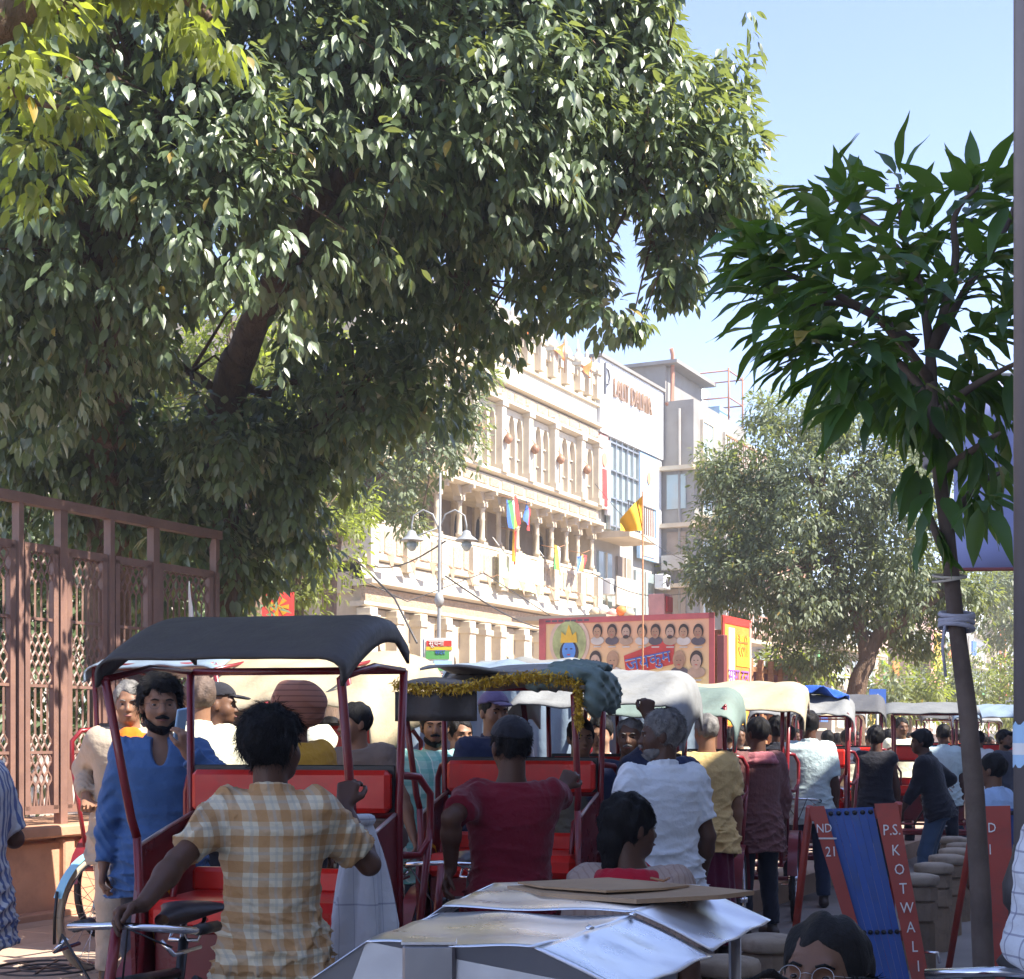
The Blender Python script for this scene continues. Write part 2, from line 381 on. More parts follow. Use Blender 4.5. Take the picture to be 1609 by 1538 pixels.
band_part('cornice', 4.62, .12, .10); MB().box((6.95, -.03, 4.91), (14.1, .14, .34)).build('carved_frieze', M_tan, T); band_part('cornice', 5.1, .16, .32)
MB().add([(-.3, -.2, 5.25), (14.1, -.2, 5.25), (14.1, -.02, 5.72), (-.3, -.02, 5.72)], [(0, 1, 2, 3)]).build('sloping_eave', M_white, T)
band_part('cornice', 5.74, .1, .12); band_part('cornice', 6.62, .12, .1); band_part('cornice', 8.16, .14, .3); band_part('cornice', 8.72, .16, .22)
band_part('cornice', 10.74, .14, .28); band_part('cornice', 11.3, .12, .22); band_part('cornice', 11.98, .09, .12)
MB().box((6.95, -.02, 8.5), (14, .12, .36)).build('carved_frieze', M_cream, T); MB().box((6.95, -.02, 11.08), (14, .12, .34)).build('carved_frieze', M_cream, T)
pn = MB().box((0, 0, 0), (.58, .05, .24), ch=.02).mesh('frieze_panel', M_tan)
for z in (8.5, 11.08):
    for i in range(18): link('frieze_panel', pn, T, (.55 + i * .76, -.09, z))
pn2 = MB().box((0, 0, 0), (.62, .05, .42), ch=.02).mesh('parapet_panel', M_white)
for i in range(18): link('parapet_panel', pn2, T, (.55 + i * .76, -.03, 11.66))
MB().box((6.95, .12, 11.7), (14, .3, .56)).build('parapet', M_white, T); MB().box((6.95, .12, 12.35), (14, .22, .66)).build('parapet', M_cream, T)
mer = MB(); mer.box((0, 0, .38), (.3, .3, .76)); mer.box((0, 0, .8), (.42, .42, .1)); mer.lathe([(.2, .85), (.22, .95), (.15, 1.1), (.05, 1.2), (.08, 1.26), (.03, 1.36), (.008, 1.6)], n=8); mem = mer.mesh('merlon', M_white)
bay = [0.1, 1.8, 3.55, 5.27, 6.95, 8.67, 10.45, 12.42, 13.75]
for x in sorted(bay + [(a + b) / 2 for a, b in zip(bay, bay[1:])]): link('merlon', mem, T, (x, -.05, 12.2))
fil = MB()
for i in range(34): fil.box((.3 + i * .4, -.02, 12.75), (.2, .2, .24))
fil.build('parapet_teeth', M_cream, T)
pil = MB(); pil.box((0, 0, 1.1), (.26, .26, 2.2), ch=.02); pil.box((0, 0, .12), (.36, .34, .22)); pil.box((0, 0, 1.9), (.36, .34, .12)); pme = pil.mesh('pilaster', M_white)
for x in bay: link('pilaster', pme, T, (x, -.12, 8.82))
for x in bay: MB().box((x, -.14, 5.97 + .1), (.34, .2, 1.0)).build('rail_pier', M_white, T)
# tall arched windows of the upper floor, three or so to a bay
aw = MB(); arch_panel(aw, -.40, .40, 0, 1.86, .06, 1.15, 1.74, -.04, .14, cusp=.04, n=12); awm = aw.mesh('window_arch', M_white)
fr = MB(); fr.box((0, 0, .62), (.03, .05, 1.24)); fr.box((0, 0, 1.12), (.66, .05, .04)); fr.box((0, 0, .55), (.66, .04, .03)); frm = fr.mesh('window_frame', M_white)
shm = MB().box((0, 0, .85), (.68, .04, 1.7)).mesh('shutter', M_shut)
lam = MB(); lam.lathe([(.02, 0), (.1, .06), (.13, .16), (.07, .26), (.02, .3)], n=8); lam.tube([(0, 0, .3), (0, .1, .42), (0, .2, .42)], .012, 6); lamm = lam.mesh('wall_lantern', mat('lantern_brown', (.3, .15, .08), .5))
for a, b in zip(bay, bay[1:]):
    n = 3 if b - a > 1.5 else 2
    for i in range(n):
        x = a + .13 + (b - a - .26) * (i + .5) / n
        o = link('window', shm, T, (x, .02 + .1, 8.88)); fo = link('window_frame', frm, o, (0, -.05, 0)); ao = link('window_arch', awm, T, (x, .0, 8.86)); wsx = (b - a - .26) / n / .8; o.scale = ao.scale = (wsx, 1, 1)
for x in bay[1:8]: link('wall_lantern', lamm, T, (x, -.36, 9.6))
# balcony: pierced rail, columns, brackets
MB().box((6.95, -.02, 6.24), (14, .12, .8)).build('balcony_rail', M_white, T)
rp = MB().box((0, 0, 0), (.46, .05, .56), ch=.02).mesh('rail_panel', mat('carved_cream', (.5, .41, .3), .85, var=.25, scale=16, bump=1, bs=30, bdist=.04))
for i in range(23): link('rail_panel', rp, T, (.42 + i * .58, -.09, 6.22))
colm = MB(); colm.box((0, 0, .06), (.24, .24, .12)); colm.lathe([(.1, .12), (.11, .2), (.075, .26), (.07, .7), (.085, .74), (.07, .78), (.07, 1.0), (.11, 1.08)], n=10); colm.box((0, 0, 1.13), (.24, .24, .1))
colm.add([(-.12, -.1, 1.18), (.12, -.1, 1.18), (.34, -.1, 1.5), (-.34, -.1, 1.5), (-.12, .1, 1.18), (.12, .1, 1.18), (.34, .1, 1.5), (-.34, .1, 1.5)], [(0, 1, 2, 3), (5, 4, 7, 6), (4, 0, 3, 7), (1, 5, 6, 2)])
colm.box((0, -.2, 1.32), (.1, .28, .1)); colm.box((0, -.26, 1.42), (.1, .4, .09)); colme = colm.mesh('column', M_cream)
for x in (.1, 1.24, 2.53, 3.62, 4.85, 6.17, 7.16, 8.31, 9.65, 10.67, 11.73, 12.6, 13.7): link('column', colme, T, (x, .05, 6.7))
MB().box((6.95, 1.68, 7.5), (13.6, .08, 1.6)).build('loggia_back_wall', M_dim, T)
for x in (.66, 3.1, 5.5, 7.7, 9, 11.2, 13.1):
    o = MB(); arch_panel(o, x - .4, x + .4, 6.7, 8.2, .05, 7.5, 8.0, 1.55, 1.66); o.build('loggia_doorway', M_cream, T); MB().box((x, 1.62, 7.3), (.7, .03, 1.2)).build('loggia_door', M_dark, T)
# ground floor arches and pilasters
gp = MB(); gp.box((0, 0, 2.3), (.34, .4, 4.6), ch=.02); gp.box((0, 0, 4.35), (.44, .48, .14)); gp.box((0, 0, .3), (.46, .5, .6)); gpm = gp.mesh('ground_pilaster', M_white)
gx = [0.1, 1.33, 2.49, 3.81, 5.11, 6.01, 6.94, 8.43, 9.65, 11, 12.4, 13.8]
for x in gx: link('ground_pilaster', gpm, T, (x, -.03, 0))
for i, (a, b) in enumerate(zip(gx, gx[1:])):
    o = MB(); arch_panel(o, a + .17, b - .17, 0, 4.6, .1, 2.9, 3.9, .1, .3, cusp=.1, n=20, ncus=7); o.build('ground_arch', M_cream, T)
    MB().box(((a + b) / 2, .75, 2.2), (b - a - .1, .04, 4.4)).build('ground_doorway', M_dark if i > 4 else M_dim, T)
MB().box((-.02, 5, 5.2), (.1, 9.4, .5)).build('side_band', M_cream, T)
# the bare return wall and its windows, seen left of the corner
for yy in (1.6, 3.6, 5.6):
    MB().box((-.03, yy, 7.4), (.08, 1.0, 1.5)).build('side_window', M_dim, T); MB().box((-.03, yy, 3), (.08, 1.1, 2.4)).build('side_window', M_dim, T)
# flags and bunting hung on the temple: things of their own
def flag_mesh(name, cols, w, h, ph=0, tri=False, sag=.12):
    mm = MB(); n = len(cols)
    for i in range(n):
        mm.m = i
        def fn(u, v, i=i):
            a = (i + v) / n
            if tri: return (w * u * (1 - .0), .05 * math.sin(5 * u + ph + 2 * a), -h * a * 1.0 * (1 - u) - h * .5 * u)
            return (w * a + .02 * math.sin(6 * u), .05 * math.sin(9 * a + ph + 2 * u), -h * u - sag * math.sin(3 * a + ph))
        mm.grid(fn, 6, 3)
    return mm.mesh(name, [c for c in cols])
five = [M_blue, M_green, M_wht, M_yellow, M_red]
for px_, py_, w, h, ry, lab, cols in ((773, 783, .62, .8, -.25, 'five striped cloth flag hung highest between the temple balcony columns', five),
        (803, 793, .4, .55, .2, 'small blue and red flag beside the highest striped flag', [M_blue, M_red]),
        (783, 835, .16, .95, .0, 'narrow red and yellow pennant hanging under the striped flag', [M_yellow, M_red]),
        (846, 862, .55, .75, -.15, 'large black, yellow and orange flag draped from the balcony rail', [M_black, M_green, M_yellow, M_wht, M_orange]),
        (888, 870, .5, .55, .3, 'small striped flag furthest right on the balcony rail', [M_blue, M_wht, M_yellow, M_red])):
    r = (px_ - CX) / F_PX; t = (3.49 + 36 * r) / (.4415 - .897 * r); d = 36 + .897 * t
    e = empty('flag', st(t, -.45, CH + (HY - py_) / F_PX * d), UR, lab, 'flag', 'flags on the temple')
    link('flag_cloth', flag_mesh('flag_cloth', cols, w, h, px_), e, (0, 0, 0), (0, ry, 0))
    MB().tube([(0, .35, .1), (0, -.1, -.02), (w * .9, -.16, .12)], .012, 6).build('flag_stick', M_wood, e)
for px_, py_, lab in ((818, 505, 'orange pennant on the temple parapet nearest the tree'), (873, 540, 'orange pennant on the temple parapet in the middle'), (915, 568, 'small red pennant on the parapet beside the white sign')):
    r = (px_ - CX) / F_PX; t = (3.49 + 36 * r) / (.4415 - .897 * r); d = 36 + .897 * t
    e = empty('pennant', st(t, -.3, CH + (HY - py_) / F_PX * d), UR, lab, 'pennant', 'pennants on the temple parapet')
    link('pennant_cloth', flag_mesh('pennant_cloth', [M_orange], .45, .75, px_, True), e, (0, 0, 0), (0, 1.1, 0)); MB().tube([(0, 0, .1), (0, 0, -.9)], .014, 6).build('pennant_stick', M_wood, e)
bn = empty('bunting', st(0, -.5, 5.9), UR, 'string of brown triangular bunting flags under the temple balcony', 'bunting')
MB().tube([(x / 10, -.03 * math.sin(x), -.05 + .06 * math.cos(x * .62)) for x in range(0, 138, 3)], .008, 4).build('cord', M_wood, bn)
bt = MB().add([(-.19, 0, 0), (.19, 0, 0), (.02, -.03, -.42), (-.19, .01, 0), (.19, .01, 0), (.02, -.02, -.42)], [(0, 2, 1), (3, 4, 5)]).mesh('triangle', mat('bunting_cloth', (.42, .28, .18), .8, var=.2))
for i in range(13): link('triangle', bt, bn, (.4 + i * 1.02, 0, -.03), (0, random.uniform(-.15, .15), 0))
e = empty('banner', st(6.5, -.3, 6.75), UR, 'pale green and yellow cloth banner tied over the balcony rail', 'banner')
bm = mat('balcony_banner', (.66, .72, .42), .8, var=.12, scale=1.5, dirt=(.8, .5, .15), da=.6)
MB().grid(lambda u, v: (2.9 * u, .04 * math.sin(9 * u), -.05 - .18 * math.sin(math.pi * u * 2) ** 2 * (1 - v) - 1.05 * v), 24, 6).build('banner_cloth', bm, e)
for k in (0, 2.9): MB().tube([(k, 0, 0), (k, .2, .25)], .01, 5).build('tie', M_wht, e)
# ---------------------------------------------------------------- the shop building with the white sign front
def text(body, size, mt, parent, loc, rot, ext=.02, align='LEFT', font=None, name='lettering', sx=1):
    c = bpy.data.curves.new(name, 'FONT'); c.body = body; c.size = size; c.extrude = ext; c.align_x = align; c.resolution_u = 2
    if font: c.font = font
    c.materials.append(mt); t = bpy.data.objects.new('tmp', c); COL.objects.link(t); bpy.context.view_layer.update()
    me = bpy.data.meshes.new_from_object(t.evaluated_get(bpy.context.evaluated_depsgraph_get())); bpy.data.objects.remove(t)
    if not me.materials: me.materials.append(mt)
    o = link(name, me, parent, loc, rot); o.scale = (sx, 1, 1); return o
S = empty('shop_building', st(14.06), UR, 'tall shop building with blank white front sign and glass panel beside the temple', 'building')
MB().box((2.8, 4.2, 6.7), (5.6, 8, 13.4)).build('wall', M_plas2, S)
MB().box((2.8, .03, 12.42), (5.64, .3, 2.36)).build('white_sign', M_clad, S); MB().box((2.8, .1, 13.66), (5.8, .6, .1)).build('sign_coping', M_conc, S)
for k in (.94, 1.88, 2.82, 3.76, 4.7): MB().box((k, -.125, 12.4), (.012, .012, 2.3)).build('sign_joint', M_plas2, S)
MG = mat('sign_gold', (.33, .2, .12), .4, metal=.3, var=.1)
text('LALIT DALMIA', .86, MG, S, (.95, -.17, 12.55), (R(90), 0, 0), .03, name='sign_lettering', sx=.62)
lg = MB(); lg.box((.28, -.16, 12.98), (.09, .05, 1.0)); lg.tube([(.32, -.17, 13.3), (.5, -.17, 13.28), (.62, -.17, 13.05), (.56, -.17, 12.86), (.4, -.17, 12.8)], .035, 6); lg.build('sign_logo', mat('sign_grey', (.1, .1, .11), .4), S)
for x0, x1, z0, z1, mt, nm in ((.05, .75, 8.85, 11.2, M_pink, 'poster'), (3.55, 5.15, 7.6, 11.2, M_sky, 'poster')):
    o = MB().box(((x0 + x1) / 2, .0, (z0 + z1) / 2), (x1 - x0, .12, z1 - z0)).build(nm, mt, S)
    q = MB(); cx_ = (x0 + x1) / 2; w = (x1 - x0)
    q.lathe([(.16, 0), (.17, .02)], (cx_, -.07, z1 - .8), n=14, M=Matrix.Rotation(R(90), 3, 'X'), sx=1, sy=1.3)
    q.build('portrait_face', M_skinp, o); q = MB().prism([(cx_ - w * .35, z0 + .1), (cx_ + w * .35, z0 + .1), (cx_ + w * .22, z1 - 1.1), (cx_ - w * .22, z1 - 1.1)], -.06, -.09); q.build('portrait_garment', M_red if mt is M_pink else M_plas, o)
MB().box((5.37, .0, 9.4), (.45, .12, 3.6)).build('white_panel', M_clad, S); MB().box((.87, .02, 9.9), (.2, .12, 2.4)).build('white_panel', M_clad, S)
MB().box((2.25, .08, 9.75), (2.5, .06, 2.95)).build('glass_front', M_glass, S)
for k in range(6): MB().box((1.0 + k * .5, .0, 9.75), (.05, .08, 2.95)).build('mullion', M_steel, S)
for k in range(4): MB().box((2.25, -.01, 8.4 + k * .9), (2.5, .06, .05)).build('transom', M_steel, S)
MB().box((1.2, -.5, 7.95), (2.4, 1.2, .2)).build('balcony_slab', M_cream, S)
for k in range(13): MB().box((.05 + k * .195, -1.05, 8.5), (.025, .025, .9)).build('baluster', M_iron, S)
MB().box((1.2, -1.05, 8.97), (2.4, .05, .05)).build('handrail', M_iron, S)
for x0, x1, z0, z1, mt in ((.4, 1.5, 5.6, 7.5, M_glass), (2, 3.2, 5.4, 7.5, M_dim), (3.6, 5.3, 5.4, 7.2, M_glass), (.3, 2.4, 3, 4.8, M_dark), (2.8, 5.3, 3, 4.8, M_glass)):
    o = MB().box(((x0 + x1) / 2, .16, (z0 + z1) / 2), (x1 - x0, .1, z1 - z0)).build('window', mt, S); MB().box(((x0 + x1) / 2, .1, (z0 + z1) / 2), (.05, .1, z1 - z0)).build('mullion', M_white, o)
MB().box((2.8, -.25, 5.1), (5.6, .8, .24)).build('ledge', M_cream, S)
MB().box((1.2, -.55, 6.2), (1.9, .04, .9)).build('hanging_board', M_white, S)
for x_, z_ in ((.35, 6.3), (3.3, 4.95), (5.1, 6.9)):
    o = MB().box((x_, -.3, z_), (.7, .35, .5), ch=.02).build('air_conditioner', M_clad, S); MB().lathe([(.17, 0), (.18, .02), (.05, .03)], (x_, -.48, z_), n=14, M=Matrix.Rotation(R(90), 3, 'X')).build('fan_grille', M_iron, o)
# clutter on the roofs behind the sign
e = empty('rooftop_hut', st(12.6, 3.5, 11.9), UR, 'grey and brown rooftop hut with a pipe frame behind the temple parapet', 'hut')
MB().box((0, 0, 1.6), (2.2, 2, 3.2)).build('wall', M_conc, e); MB().box((1.6, .2, 1.3), (.9, 1.6, 2.6)).build('lift_shaft', M_brick, e); MB().box((-.2, -1.02, 1.9), (.9, .05, 1.2)).build('doorway', M_iron, e)
for x in (2.2, 2.9, 3.6): MB().tube([(x, -.4, 0), (x, -.4, 2.6)], .03, 6).build('pipe', M_steel, e)
for z in (1.6, 2.5): MB().tube([(2.2, -.4, z), (3.6, -.4, z)], .025, 6).build('pipe', M_steel, e)
e = empty('rooftop_tank', st(9.3, 2.5, 11.9), UR, 'pale square rooftop cabin seen over the temple merlons', 'cabin')
MB().box((0, 0, 1.3), (1.2, 1.2, 2.6)).build('wall', M_sky, e); MB().box((0, -.02, 2.65), (1.35, 1.35, .1)).build('roof', M_conc, e)
# ---------------------------------------------------------------- concrete building with roof frame
def windows(parent, rows, zs, xs, w, h, y=-.02, mt=M_glass, fr=M_white):
    for z in zs:
        for x in xs:
            o = MB().box((x, y + .0, z), (w, .1, h)).build('window', mt, parent)
            f = MB(); f.box((x - w / 2 - .03, y - .03, z), (.06, .12, h + .12)); f.box((x + w / 2 + .03, y - .03, z), (.06, .12, h + .12)); f.box((x, y - .03, z + h / 2 + .03), (w, .12, .06)); f.box((x, y - .06, z - h / 2 - .03), (w + .2, .2, .06)); f.box((x, y - .02, z), (.04, .09, h)); f.build('window_frame', fr, o)
Cb = empty('concrete_building', st(19.8, -1.2), UR, 'unplastered grey concrete building with balconies and a roof pipe frame', 'building')
MB().box((3, 4.5, 6.65), (6, 9, 13.3)).build('wall', M_conc, Cb)
MB().box((2.1, 3.6, 14.0), (3.9, 5, 1.3)).build('roof_room', M_conc, Cb); MB().box((2.1, 3.4, 14.7), (4.3, 5.6, .12)).build('roof_slab', M_conc, Cb)
MB().tube([(-.02, 1.0, 13.2), (.3, .9, 13.35), (.35, .9, 15.0), (.2, .9, 15.2)], .07, 8).build('flue_pipe', M_brick, Cb)
for x in (4.2, 5.9):
    for y in (.1, 2.2): MB().tube([(x, y, 13.2), (x, y, 15.3)], .04, 6).build('frame_post', M_brick, Cb)
for z in (14.2, 15.2): MB().tube([(4.2, .1, z), (5.9, .1, z), (5.9, 2.2, z), (4.2, 2.2, z), (4.2, .1, z)], .03, 6).build('frame_rail', M_brick, Cb)
MB().box((5, 1, 13.6), (1.3, 1, .7)).build('roof_crate', M_sky, Cb); MB().tube([(-.06, .5, 13), (-.06, .5, 5)], .05, 6).build('drain_pipe', M_conc, Cb)
for z in (11.0, 9.0, 6.9, 5.0):
    MB().box((2.6, -.6, z), (5.4, 1.3, .16)).build('balcony_slab', M_cream, Cb); MB().box((-.2, .6, z - .1), (.35, 1.4, .14)).build('side_ledge', M_cream, Cb)
    b = MB(); [b.box((.1 + i * .26, -1.2, z + .5), (.03, .03, .85)) for i in range(20)]; b.box((2.6, -1.2, z + .93), (5.2, .06, .06)); b.build('balcony_railing', M_brick, Cb)
    for x in (.05, 2.6, 5.1): MB().box((x, -1.12, z - 1), (.14, .14, 2.0)).build('balcony_post', M_plas2, Cb)
windows(Cb, 0, (12, 10, 8, 6), (1.3, 3.8), 1.1, 1.3)
for z in (10.1, 8.1, 6.1): MB().box((-.03, .62, z), (.08, .7, 1.2)).build('side_window', M_dim if z < 10 else M_glass, Cb)
MB().box((-.2, .6, 7.6), (.4, .9, .5)).build('air_cooler', M_plas2, Cb)
Bb = empty('terrace_building', st(26.2), UR, 'beige terrace building with a water tank on its roof beyond the concrete one', 'building')
MB().box((3.5, 4, 6.8), (7, 8, 13.6)).build('wall', M_plas2, Bb); windows(Bb, 0, (12, 9.6, 7, 4.4), (1.2, 3.3, 5.4), 1, 1.4)
for z in (10.8, 8.3, 5.7): MB().box((3.5, -.4, z), (7, .8, .15)).build('ledge', M_cream, Bb)
tk = MB(); tk.lathe([(.7, 0), (.72, .3), (.7, .34), (.72, .7), (.7, .74), (.72, 1.1), (.55, 1.3), (.2, 1.4)], (1.4, 1.6, 14.2), n=18); tk.build('water_tank', M_steel, Bb)
for a in (.9, 1.9):
    for b in (1.1, 2.1): MB().box((a, b, 13.9), (.1, .1, .65)).build('tank_leg', M_plas, Bb)
MB().box((3.2, 1.4, 14.1), (1.2, 1.6, 1.0)).build('roof_box', M_plas, Bb)
specs = [(33.5, 8, 9.5, M_brick, 'red brick building glimpsed between the trees', 3, 3), (42, 9, 8.2, M_plas2, 'pale plaster building behind the middle tree', 3, 3),
         (52, 6, 7.4, M_plas, 'low pink building left of the poster facade', 2, 2), (58.5, 10, 8.6, M_plas, 'pink plaster building with a yellow poster on its front', 3, 4),
         (69, 12, 9.4, M_conc, 'grey concrete building far down the street', 3, 4), (81.5, 8, 11.4, M_clad, 'far pale blue glass fronted building behind the sapling', 4, 3),
         (90, 7, 12.3, M_plas2, 'far building with orange sign strips beside the grey pole', 4, 3), (97.5, 16, 13.5, M_conc, 'farthest building of the row, grey with green awnings', 4, 5)]
for x0, w, h, mt, lab, rows, cols in specs:
    e = empty('row_building', st(x0, random.uniform(-.8, .5)), UR, lab, 'building')
    MB().box((w / 2, 5, h / 2), (w, 10, h)).build('wall', mt, e); MB().box((w / 2, 4.6, h + .15), (w + .2, 9.8, .3)).build('roof_parapet', M_cream, e)
    zs = [1.6 + (h - 2) * (i + .5) / rows for i in range(rows)]; xs = [w * (i + .5) / cols for i in range(cols)]
    windows(e, 0, zs, xs, w / cols * .55, 1.3, mt=random.choice([M_glass, M_dim]))
    for z in zs: MB().box((w / 2, -.35, z - 1.0), (w, .7, .12)).build('ledge', M_cream, e)
    for i in range(3):
        x = random.uniform(.8, w - .8); z = random.choice(zs)
        MB().box((x, -.8, z - .3), (random.uniform(.5, 1.6), .08, random.uniform(.5, 1.2))).build('shop_sign', random.choice([M_red, M_orange, M_blue, M_wht, M_green, M_yellow]), e)
    if 58 < x0 < 59:
        o = MB().box((4.2, -.75, 6.2), (4.2, .1, 3.4)).build('poster_board', M_pink, e); MB().box((4.1, -.82, 6.5), (2.3, .04, 2.4)).build('poster', M_yellow, e)
    if x0 == 90:
        for k in range(5): MB().box((.8 + k * 1.2, -.8, 7.6), (.3, .1, random.uniform(3, 5.5))).build('sign_strip', M_orange if k % 2 else M_wht, e)
# end-of-street mass of buildings on the far left behind the trees
for x0, w, h, mt, lab in ((-9.5, 6, 6.5, M_plas2, 'low pale building left of the temple, mostly hidden by leaves'),):
    e = empty('row_building', st(x0, 1.5), UR, lab, 'building'); MB().box((w / 2, 5, h / 2), (w, 10, h)).build('wall', mt, e); windows(e, 0, (2.5, 5.5), (2, 5, 7.5), 1.2, 1.5)
# ---------------------------------------------------------------- the building on the near right pavement (its shade lies over the foreground)
for (o, x0, x1, H, lab) in (((7.41, 5.6), -24, 0, 11.3, 'tall plastered building lining the near right pavement'), ((7.41, 5.6), .05, 75, 9.9, 'lower arcaded row of shops along the right pavement')):
    e = empty('arcade_building', Vector((o[0], o[1], 0)), UR, lab, 'building'); cxx = (x0 + x1) / 2
    MB().box((cxx, -5, H / 2), (x1 - x0, 10, H)).build('wall', M_plas2, e)
    for z in (3.2, 6.4):
        for x in range(int(x0) + 2, min(int(x1), 30), 3): MB().box((x, .02, z), (1.4, .12, 1.8)).build('window', M_glass, e)
        MB().box((cxx, .25, z - 1.3), (x1 - x0, .5, .16)).build('ledge', M_cream, e)
# ---------------------------------------------------------------- fence on its sandstone plinth
Fo = Vector((-3.37, 11.66, 0)); FR = UR
Fe = empty('lattice_fence', Fo + Vector((.8973, -.4415, 0)) * .14, FR, 'tall rust red steel lattice fence with expanded mesh panels at left', 'fence')
pl = empty('fence_plinth', Fo, FR, 'sunlit red sandstone plinth carrying the lattice fence', 'plinth')
MB().box((-2.5, .5, .42), (9.3, .9, .8), ch=.01).build('core', M_sand, pl); MB().box((-2.5, .45, .86), (9.4, 1.1, .09), ch=.015).build('coping', M_sand, pl)
b_ = MB().box((0, 0, 0), (.93, .06, .56), ch=.012).mesh('facing_slab', M_sand); b2 = MB().box((0, 0, 0), (.12, .1, .6), ch=.012).mesh('buttress', M_sand)
for i in range(9): link('facing_slab', b_, pl, (-6.5 + i * .99, .03, .5)); link('buttress', b2, pl, (-6.99 + i * .99, .0, .5))
MB().box((-2.5, .0, .235), (9.3, .24, .07), ch=.01).build('footing', M_sand, pl)
tops, bots = 3.33, 1.02
MB().box((-2.54, .2, tops), (8.92, .09, .075)).build('top_rail', M_fence, Fe)
posts = [-6.8, -4.9, -3.0, -1.62, -.92, -.32, .36, .86, 1.9]
posts = []
for px_ in (-300, -180, -60, 38, 105, 181, 250, 346):
    r = (px_ - CX) / F_PX; posts.append((3.37 + 11.66 * r) / (.4415 - .897 * r))
for i, x in enumerate(posts): MB().box((x, .2, (tops + .85) / 2 + .0), (.05 if i % 2 else .075, .07, tops - .9)).build('post', M_fence, Fe)
rodc = {}
def rod(wide, z0, z1, amp, ph):
    key = (round(z0, 2), round(z1, 2), ph)
    if key in rodc: return rodc[key]
    mm = MB(); z = z0; pts = [(0, 0, z0)]; seg = 0; zz = z0 + .12
    def s_(k): return amp if (k + ph) % 2 else -amp
    blocks = [(.42, 'd'), (.34, 's')] * 4; k = 0; cur = s_(0); pts.append((cur, 0, zz))
    for ln, ty in blocks:
        if ty == 's': zz += ln; pts.append((cur, 0, min(zz, z1)))
        else:
            n = 6
            for q in range(n):
                pts.append((cur, 0, zz + ln / n * .35)); k += 1; cur = s_(k); zz += ln / n; pts.append((cur, 0, zz))
                if zz > z1: break
        if zz > z1: break
    pts = [p for p in pts if p[2] <= z1] + [(cur, 0, z1)]
    rodc[key] = MB().tube(pts, .0066, 4, smooth=False, flat=1.6).mesh('rod', M_fence); return rodc[key]
cnt = 0
for a, b in zip(posts, posts[1:]):
    a += .045; b -= .045; zt = 2.98; w = b - a
    fp = MB(); [fp.box(((a + b) / 2, .2, z), (w, .05, .06)) for z in (bots, zt, )]
    fp.box((a + .03, .2, (zt + bots) / 2), (.05, .05, zt - bots)); fp.box((b - .03, .2, (zt + bots) / 2), (.05, .05, zt - bots)); fp.build('panel_frame', M_fence, Fe)
    for z in (1.45, 1.95, 2.45): MB().box(((a + b) / 2, .2, z), (w - .1, .022, .022)).build('cross_bar', M_fence, Fe)
    n = max(3, int(w / .045))
    for i in range(n):
        link('rod', rod(0, bots + .03, zt - .03, .017, i % 2), Fe, (a + .065 + (w - .13) * (i + .5) / n, .2, 0))
bw_ = empty('boundary_wall', Fo, FR, 'dark backdrop wall added just behind the lattice fence', 'wall')  # wall added so the background behind the fence reads dark
MB().box((-6, 3.0, 1.25), (16, .3, 2.5)).build('masonry', mat('dark_backdrop_wall', (.07, .05, .045), .9, var=.3, scale=2, bump=.5, bs=12), bw_); MB().box((-6, 3.0, 2.54), (16.1, .4, .1)).build('coping', M_dim, bw_)
# wires twisted on the fence
e = tag(MB().tube([(-3.92, 10.6, 2.6), (-3.86, 10.62, 2.35), (-3.8, 10.6, 2.2), (-3.78, 10.65, 1.95), (-3.74, 10.62, 1.8), (-3.8, 10.7, 1.7), (-3.7, 10.8, 1.62)], .012, 5).build('loose_wire', M_wht), 'pale loose wire tangled on the leftmost fence post', 'wire')
# ---------------------------------------------------------------- the hoarding and overhead wire
e = empty('hoarding', (2.72, 9.4, 0), 0, 'plain blue violet hoarding sheet hung beside the grey pole', 'hoarding')
mb = mat('hoarding_blue', (.33, .37, .66), .6, var=.06, scale=1, bump=.05)
MB().grid(lambda u, v: (3.2 * u, .03 * math.sin(5 * u) * math.sin(3 * v), 2.60 + 1.2 * v), 12, 8).build('sheet', mb, e, solid=.01); MB().tube([(-.02, 0, 2.6), (3.2, 0, 2.62)], .012, 6).build('lower_rail', M_maroonp, e); MB().tube([(-.02, 0, 3.8), (3.2, 0, 3.8)], .012, 6).build('upper_rail', M_lamp, e); MB().tube([(3.2, 0, 0), (3.2, 0, 3.9)], .05, 8).build('post', M_iron, e); MB().tube([(1.8, .06, 0), (1.8, .06, 3.85)], .04, 8).build('post', M_iron, e)
def wire(pts, r, lab): return tag(MB().tube(pts, r, 4).build('overhead_wire', M_iron), lab, 'wire', 'wires over the street')
wire([W(1100, 306, 14) + Vector((0, 0, .0)), W(1230, 299, 13), W(1350, 300, 12.4), W(1470, 290, 12), W(1609, 280, 11)], .006, 'thin black wire crossing the sky towards the grey pole')
wire([W(500, 880, 30), W(640, 945, 31), W(760, 900, 33), W(900, 990, 36)], .012, 'sagging wire in front of the temple cornice')
for q_, (a_, b_, lab_) in enumerate((((700, 905, 24), (935, 990, 34), 'thin grey cable from the street lamp towards the truck'), ((540, 870, 31), (700, 850, 24.2), 'thin cable from the left trees to the street lamp'), ((930, 900, 46), (1090, 930, 40), 'cable drooping under the shop balcony'), ((935, 760, 48), (1075, 880, 50), 'black cable bundle crossing the shop front'))):
    a_, b_ = W(*a_), W(*b_); wire([a_.lerp(b_, t_ / 10) - Vector((0, 0, .35 * math.sin(math.pi * t_ / 10))) for t_ in range(11)], .014, lab_)
wire([W(560, 880, 30), W(620, 940, 29), W(655, 1010, 26)], .02, 'grey cable slanting down from the temple corner')
